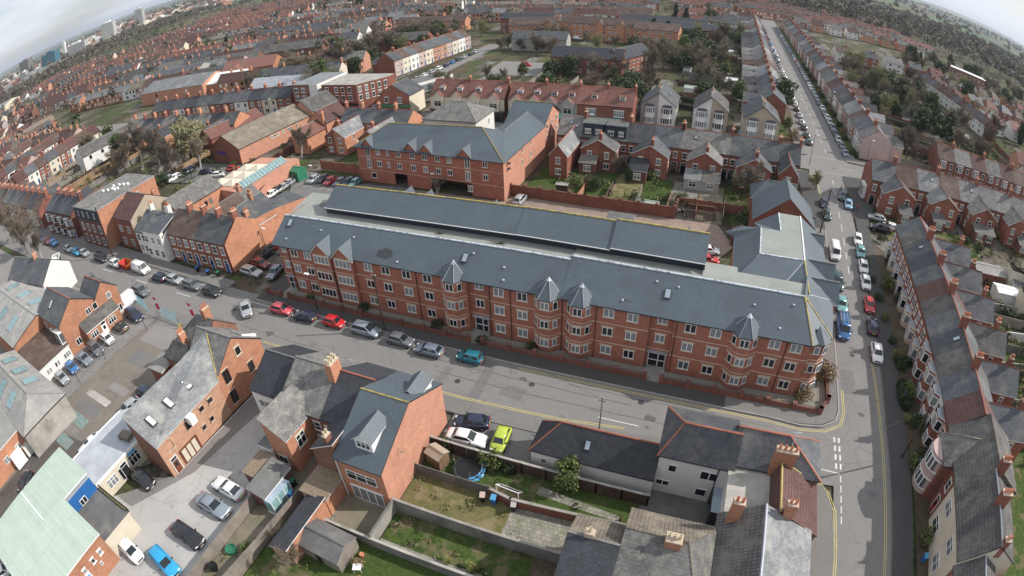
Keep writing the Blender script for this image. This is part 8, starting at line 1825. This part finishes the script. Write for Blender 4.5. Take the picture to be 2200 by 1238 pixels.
# the town beyond: rows of small houses too many to tell apart, one mesh
def far_town():
    w = MB(); rf = random.Random(21)
    WM = ['brick_red','brick_pink','brick_orange','brick_brown','render_white','render_cream','brick_pink','render_grey','render_white','render_pink']; RM = ['slate','slate','tile_brown','slate_light','tile_maroon','slate_old','tile_brown','tile_red','slate','tile_grey','tile_buff']
    def house(x,y,a,L_,D_,ze,zr,wm,rm,ch=True):
        c_,s_ = cos(a),sin(a); P = lambda u,v,z: (x+u*c_-v*s_, y+u*s_+v*c_, z)
        for q in ([(0,0),(L_,0)],[(L_,0),(L_,D_)],[(L_,D_),(0,D_)],[(0,D_),(0,0)]): w.poly([P(*q[0],0),P(*q[1],0),P(*q[1],ze),P(*q[0],ze)], wm)
        w.poly([P(L_,0,ze),P(L_,D_,ze),P(L_,D_/2,zr)], wm); w.poly([P(0,D_,ze),P(0,0,ze),P(0,D_/2,zr)], wm)
        w.poly([P(-.1,-.3,ze-.1),P(L_+.1,-.3,ze-.1),P(L_+.1,D_/2,zr+.1),P(-.1,D_/2,zr+.1)], rm); w.poly([P(L_+.1,D_+.3,ze-.1),P(-.1,D_+.3,ze-.1),P(-.1,D_/2,zr+.1),P(L_+.1,D_/2,zr+.1)], rm)
        for u in (.27,.75):
            for z in (.9,3.4): w.poly([P(L_*u-.6,-.04,z),P(L_*u+.6,-.04,z),P(L_*u+.6,-.04,z+1.4),P(L_*u-.6,-.04,z+1.4)], 'white' if rf.random()<.5 else 'glass')
        if ch:
            u = L_-.5; b4 = [P(u,D_/2-.5,zr-.5),P(u+.6,D_/2-.5,zr-.5),P(u+.6,D_/2+.5,zr-.5),P(u,D_/2+.5,zr-.5)]; t4 = [(p[0],p[1],zr+1.6) for p in b4]
            for i in range(4): w.poly([b4[i],b4[(i+1)%4],t4[(i+1)%4],t4[i]], 'brick_orange')
            w.poly(t4, 'stone')
        if rf.random() < .7:     # back wing
            a0 = rf.choice((.1,L_*.45)); P2 = [P(a0,D_,0),P(a0+L_*.5,D_,0),P(a0+L_*.5,D_+5,0),P(a0,D_+5,0)]; T2 = [(p[0],p[1],4.6) for p in P2]
            for i in range(4): w.poly([P2[i],P2[(i+1)%4],T2[(i+1)%4],T2[i]], wm)
            w.poly([T2[0],T2[1],(T2[2][0],T2[2][1],4.6),(T2[3][0],T2[3][1],5.8)], rm)
    def block(cx,cy,a,wid,dep,gap,wms=None,rms=None,skip=.04):
        c_,s_ = cos(a),sin(a); v = 0; flip = False
        while v < dep:
            u = 0; wm = rf.choice(wms or WM); rm = rf.choice(rms or RM)
            while u < wid:
                L_ = rf.uniform(4.6,6.2)
                if rf.random() < .3: rm = rf.choice(rms or RM)
                if rf.random() < .35: wm = rf.choice(wms or WM)
                if rf.random() > skip:
                    x, y = cx+u*c_-v*s_, cy+u*s_+v*c_
                    if flip: house(x+L_*c_, y+L_*s_, a+PI, L_, 8, 5.6, 8.4, wm, rm, rf.random()<.6)
                    else: house(x, y, a, L_, 8, 5.6, 8.4, wm, rm, rf.random()<.6)
                u += L_+.05
                if rf.random() < .03: u += 9
            v += (gap[0]-4 if not flip else gap[1]-3); flip = not flip
    red = ['tile_red','tile_maroon','tile_brown','tile_red','slate']
    block(-330,150,rad(14),118,120,(34,20)); block(-460,135,rad(22),125,150,(34,20),rms=red); block(-325,290,rad(14),145,190,(34,20)); block(-520,290,rad(24),175,150,(34,20),rms=red); block(-640,215,rad(30),110,120,(34,20),rms=red)
    block(-175,345,rad(6),130,190,(36,20)); block(-600,440,rad(24),240,180,(36,22),rms=red); block(-340,495,rad(12),290,180,(36,22)); block(-30,360,rad(2),44,70,(34,20))
    block(-40,470,rad(4),200,170,(38,24),rms=red); block(60,455,rad(10),120,60,(38,24),rms=red); block(-250,-8,rad(3),30,40,(32,20)); block(-330,40,rad(6),110,70,(34,20)); block(-470,30,rad(10),120,80,(34,20),rms=red); block(-600,60,rad(14),110,110,(34,20))
    block(230,260,rad(-12),150,170,(42,26),['render_white','render_cream','brick_red','render_white'],skip=.3); block(100,154,rad(-2),110,34,(30,22)); block(140,178,rad(-4),90,40,(34,22),skip=.2); block(150,40,rad(-8),60,70,(34,20)); block(70,14,rad(86),80,20,(30,20))
    block(-195,160,rad(14),56,40,(34,20)); block(-300,62,rad(80),60,60,(30,20)); block(-250,238,rad(12),60,50,(34,20)); block(350,420,rad(-25),220,120,(44,28),['render_white','render_cream','brick_red'],skip=.35)
    for (x,y,L_,D_,h,rm,a) in ((-242,150,40,22,6,'slate_light',.2),(-215,158,30,16,5,'white',.25),(-270,172,34,20,6,'slate',.3),(-165,150,26,10,5,'lead',.15),(-700,180,60,30,8,'metal_grey',.4),(-160,235,24,12,6,'tile_grey',.2),(-230,215,40,14,6,'tile_grey',.35),(-60,330,50,12,6,'slate_dark',0)):
        house(x,y,a,L_,D_,h,h+3,rf.choice(WM),rm,False)
    o = structure('distant_houses', w, 'stuff'); o['label'] = 'mass of distant terraced houses with red and grey roofs beyond the parade'; o['category'] = 'houses'
far_town()
# distant town: towers and long low buildings
mat('tower_pale', (.62,.62,.60), var=.06); mat('tower_glass', (.06,.15,.20), rough=.2, var=.2)
def tower(label,x,y,w,d,h,rot,fl,m='tower_pale',g='glass_dark',cat='tower block'):
    o = thing('tower_block',label,cat,(x,y,0),rot); b = MB(); b.box(-w/2,w/2,-d/2,d/2,0,h,m); b.box(-w*.2,w*.2,-d*.25,d*.25,h,h+4,m); link('wall', b.mesh('wall'), o); b = MB(); s = h/fl
    for k in range(fl): z = s*k+s*.35; b.box(-w/2-.15,w/2+.15,-d/2-.15,-d/2+.1,z,z+s*.42,g); b.box(w/2-.1,w/2+.15,-d/2,d/2,z,z+s*.42,g); b.box(-w/2-.15,-w/2+.1,-d/2,d/2,z,z+s*.42,g)
    link('window_band', b.mesh('window_band'), o)
tower('grey banded tower block standing alone near the horizon',-1440,940,24,20,50,.6,14); tower('white banded tower block with roof plant on the left skyline',-1140,655,30,22,44,.7,13); tower('lower white slab block beside the dark glass block',-1100,545,50,18,28,.6,9); tower('dark teal glass office block on the left skyline',-1130,490,38,24,34,.6,10,'tower_glass','tower_glass','office block'); tower('pale thin lift tower between the glass block and white slab',-1115,520,7,7,42,.6,10,'tower_pale','tower_pale','tower'); tower('small pale block left of the glass office block',-1150,425,18,14,22,.6,7); tower('faint grey block farther out at left',-1700,640,40,30,45,.6,12,'concrete'); 
# lamp standards of woods: one mass each
def wood(name,label,pts,n,hr,mats,seed,size=1.6):
    rr = random.Random(seed); b = MB()
    def inside(x,y):
        c = False
        for i in range(len(pts)):
            (x1,y1),(x2,y2) = pts[i],pts[i-1]
            if (y1>y)!=(y2>y) and x < (x2-x1)*(y-y1)/(y2-y1)+x1: c = not c
        return c
    X=[p[0] for p in pts]; Y=[p[1] for p in pts]; k=0
    while k < n:
        x,y = rr.uniform(min(X),max(X)), rr.uniform(min(Y),max(Y))
        if not inside(x,y): continue
        k += 1; h = rr.uniform(*hr); R = h*rr.uniform(.32,.5); m = rr.choice(mats); b.bar((x,y,0),(x,y,h*.6),.2,'twig_dark',3)
        for i in range(30):
            v = Vector((rr.gauss(0,1),rr.gauss(0,1),abs(rr.gauss(0,1))*.9)).normalized(); p = Vector((x,y,h*.5))+Vector((v.x*R,v.y*R,v.z*h*.5))*rr.uniform(.6,1); s = size*rr.uniform(.5,1.2)*h/11
            u = Vector((rr.gauss(0,1),rr.gauss(0,1),rr.gauss(0,1))).normalized(); w_ = u.cross(v+Vector((.01,0,.02))).normalized(); b.poly([p+u*s,p+w_*s*.5,p-u*s,p-w_*s*.6], m)
    o = structure(name,b,'stuff'); o['label'] = label; return o
mat('wood_far', (.13,.11,.085), var=.35, scale=.05, rv=0); mat('wood_far2', (.085,.08,.055), var=.35, scale=.05, rv=0); mat('wood_green', (.05,.065,.03), var=.3, scale=.05, rv=0)
WMs = ['wood_far','wood_far','wood_far2','wood_far','wood_green']
wood('far_woodland','bare brown belt of trees bordering the playing field at left',[(-1010,150),(-800,230),(-770,330),(-800,470),(-900,640),(-900,800),(-1000,820),(-1080,640),(-960,470),(-930,330)],900,(10,17),['wood_far','wood_far','wood_far2'],1)
wood('far_woodland','broad brown woodland rising behind the right-hand houses',[(60,560),(160,520),(300,470),(420,420),(560,380),(700,360),(1000,560),(900,900),(500,1100),(150,1000),(40,700)],2300,(10,18),WMs,2)
wood('far_woodland','woodland at the right edge beyond the gardens',[(170,160),(260,150),(420,170),(600,250),(600,350),(400,400),(330,300),(220,240)],420,(8,15),WMs,3)
wood('far_woodland','scattered trees through the distant town',[(-900,100),(-300,60),(-140,300),(-60,420),(60,460),(60,900),(-900,900)],1100,(6,12),WMs,4)
wood('far_woodland','scattered trees over the far plain',[(-4000,200),(-1100,100),(-1000,900),(0,1000),(900,900),(1500,300),(4500,400),(3500,4500),(-3500,4500)],2600,(12,24),WMs,5,2.4)
gf = [([(-640,293),(-760,330),(-800,470),(-880,600),(-830,610),(-740,470),(-690,370)],'lawn')]
sheet('playing_field',gf,-.2); b = MB(); rr = random.Random(8)
for i in range(900):
    x,y = rr.uniform(-4200,4500), rr.uniform(700,5200); 
    if x > 0 and rr.random() < .6: continue
    L_,D_,h = rr.uniform(8,60),rr.uniform(8,25),rr.uniform(4,9); b.obox((x,y),(cos(rr.random()*3),sin(rr.random()*3)),L_/2,D_/2,0,h,rr.choice(['brick_pink','render_cream','metal_grey','brick_brown']),rr.choice(['metal_grey','slate','white','tile_brown','tile_red']))
for i in range(700):
    x,y = rr.uniform(-2600,-1000), rr.uniform(-200,1600); L_,D_,h = rr.uniform(8,50),rr.uniform(8,25),rr.uniform(5,14); b.obox((x,y),(cos(rr.random()*3),sin(rr.random()*3)),L_/2,D_/2,0,h,rr.choice(['brick_pink','render_cream','metal_grey','brick_brown','render_white']),rr.choice(['metal_grey','slate','white','tile_brown','tile_red']))
o = structure('distant_buildings', b, 'stuff'); o['label'] = 'far buildings of the town towards the horizon'
# low hills on the horizon
b = MB(); n = 160
for ring,(R0,amp,zz) in enumerate(((9000,60,0),(14000,110,0))):
    prev = None
    for k in range(n+1):
        a = rad(-20)+rad(220)*k/n; h = amp*(.35+.3*sin(a*5+ring)+.25*sin(a*11+2*ring)+.15*sin(a*23)); p = [(R0*.86*cos(a),R0*.86*sin(a),-30),(R0*cos(a),R0*sin(a),max(4,h*.6)),(R0*1.2*cos(a),R0*1.2*sin(a),-30)]
        if prev: 
            for i in range(2): b.poly([prev[i],p[i],p[i+1],prev[i+1]],'ground')
        prev = p
structure('hills', b, smooth=True)
# ---------------------------------------------------------------- haze: one closed box of even thin air
b = MB(); b.box(-19000,19000,-3000,19000,-31.5,160,'ground'); hz = bpy.data.objects.new('haze', b.mesh('haze', uv=False)); C.objects.link(hz); hz['kind'] = 'stuff'; hz['label'] = 'thin bluish air'
m = bpy.data.materials.new('haze'); m.use_nodes = True; nt = m.node_tree; nt.nodes.clear(); o = nt.nodes.new('ShaderNodeOutputMaterial'); v = nt.nodes.new('ShaderNodeVolumePrincipled')
v.inputs['Color'].default_value = (.80,.88,1,1); v.inputs['Density'].default_value = .00008; v.inputs['Anisotropy'].default_value = .2; nt.links.new(v.outputs[0], o.inputs['Volume'])
hz.data.materials.clear(); hz.data.materials.append(m)
SC.cycles.volume_bounces = 0
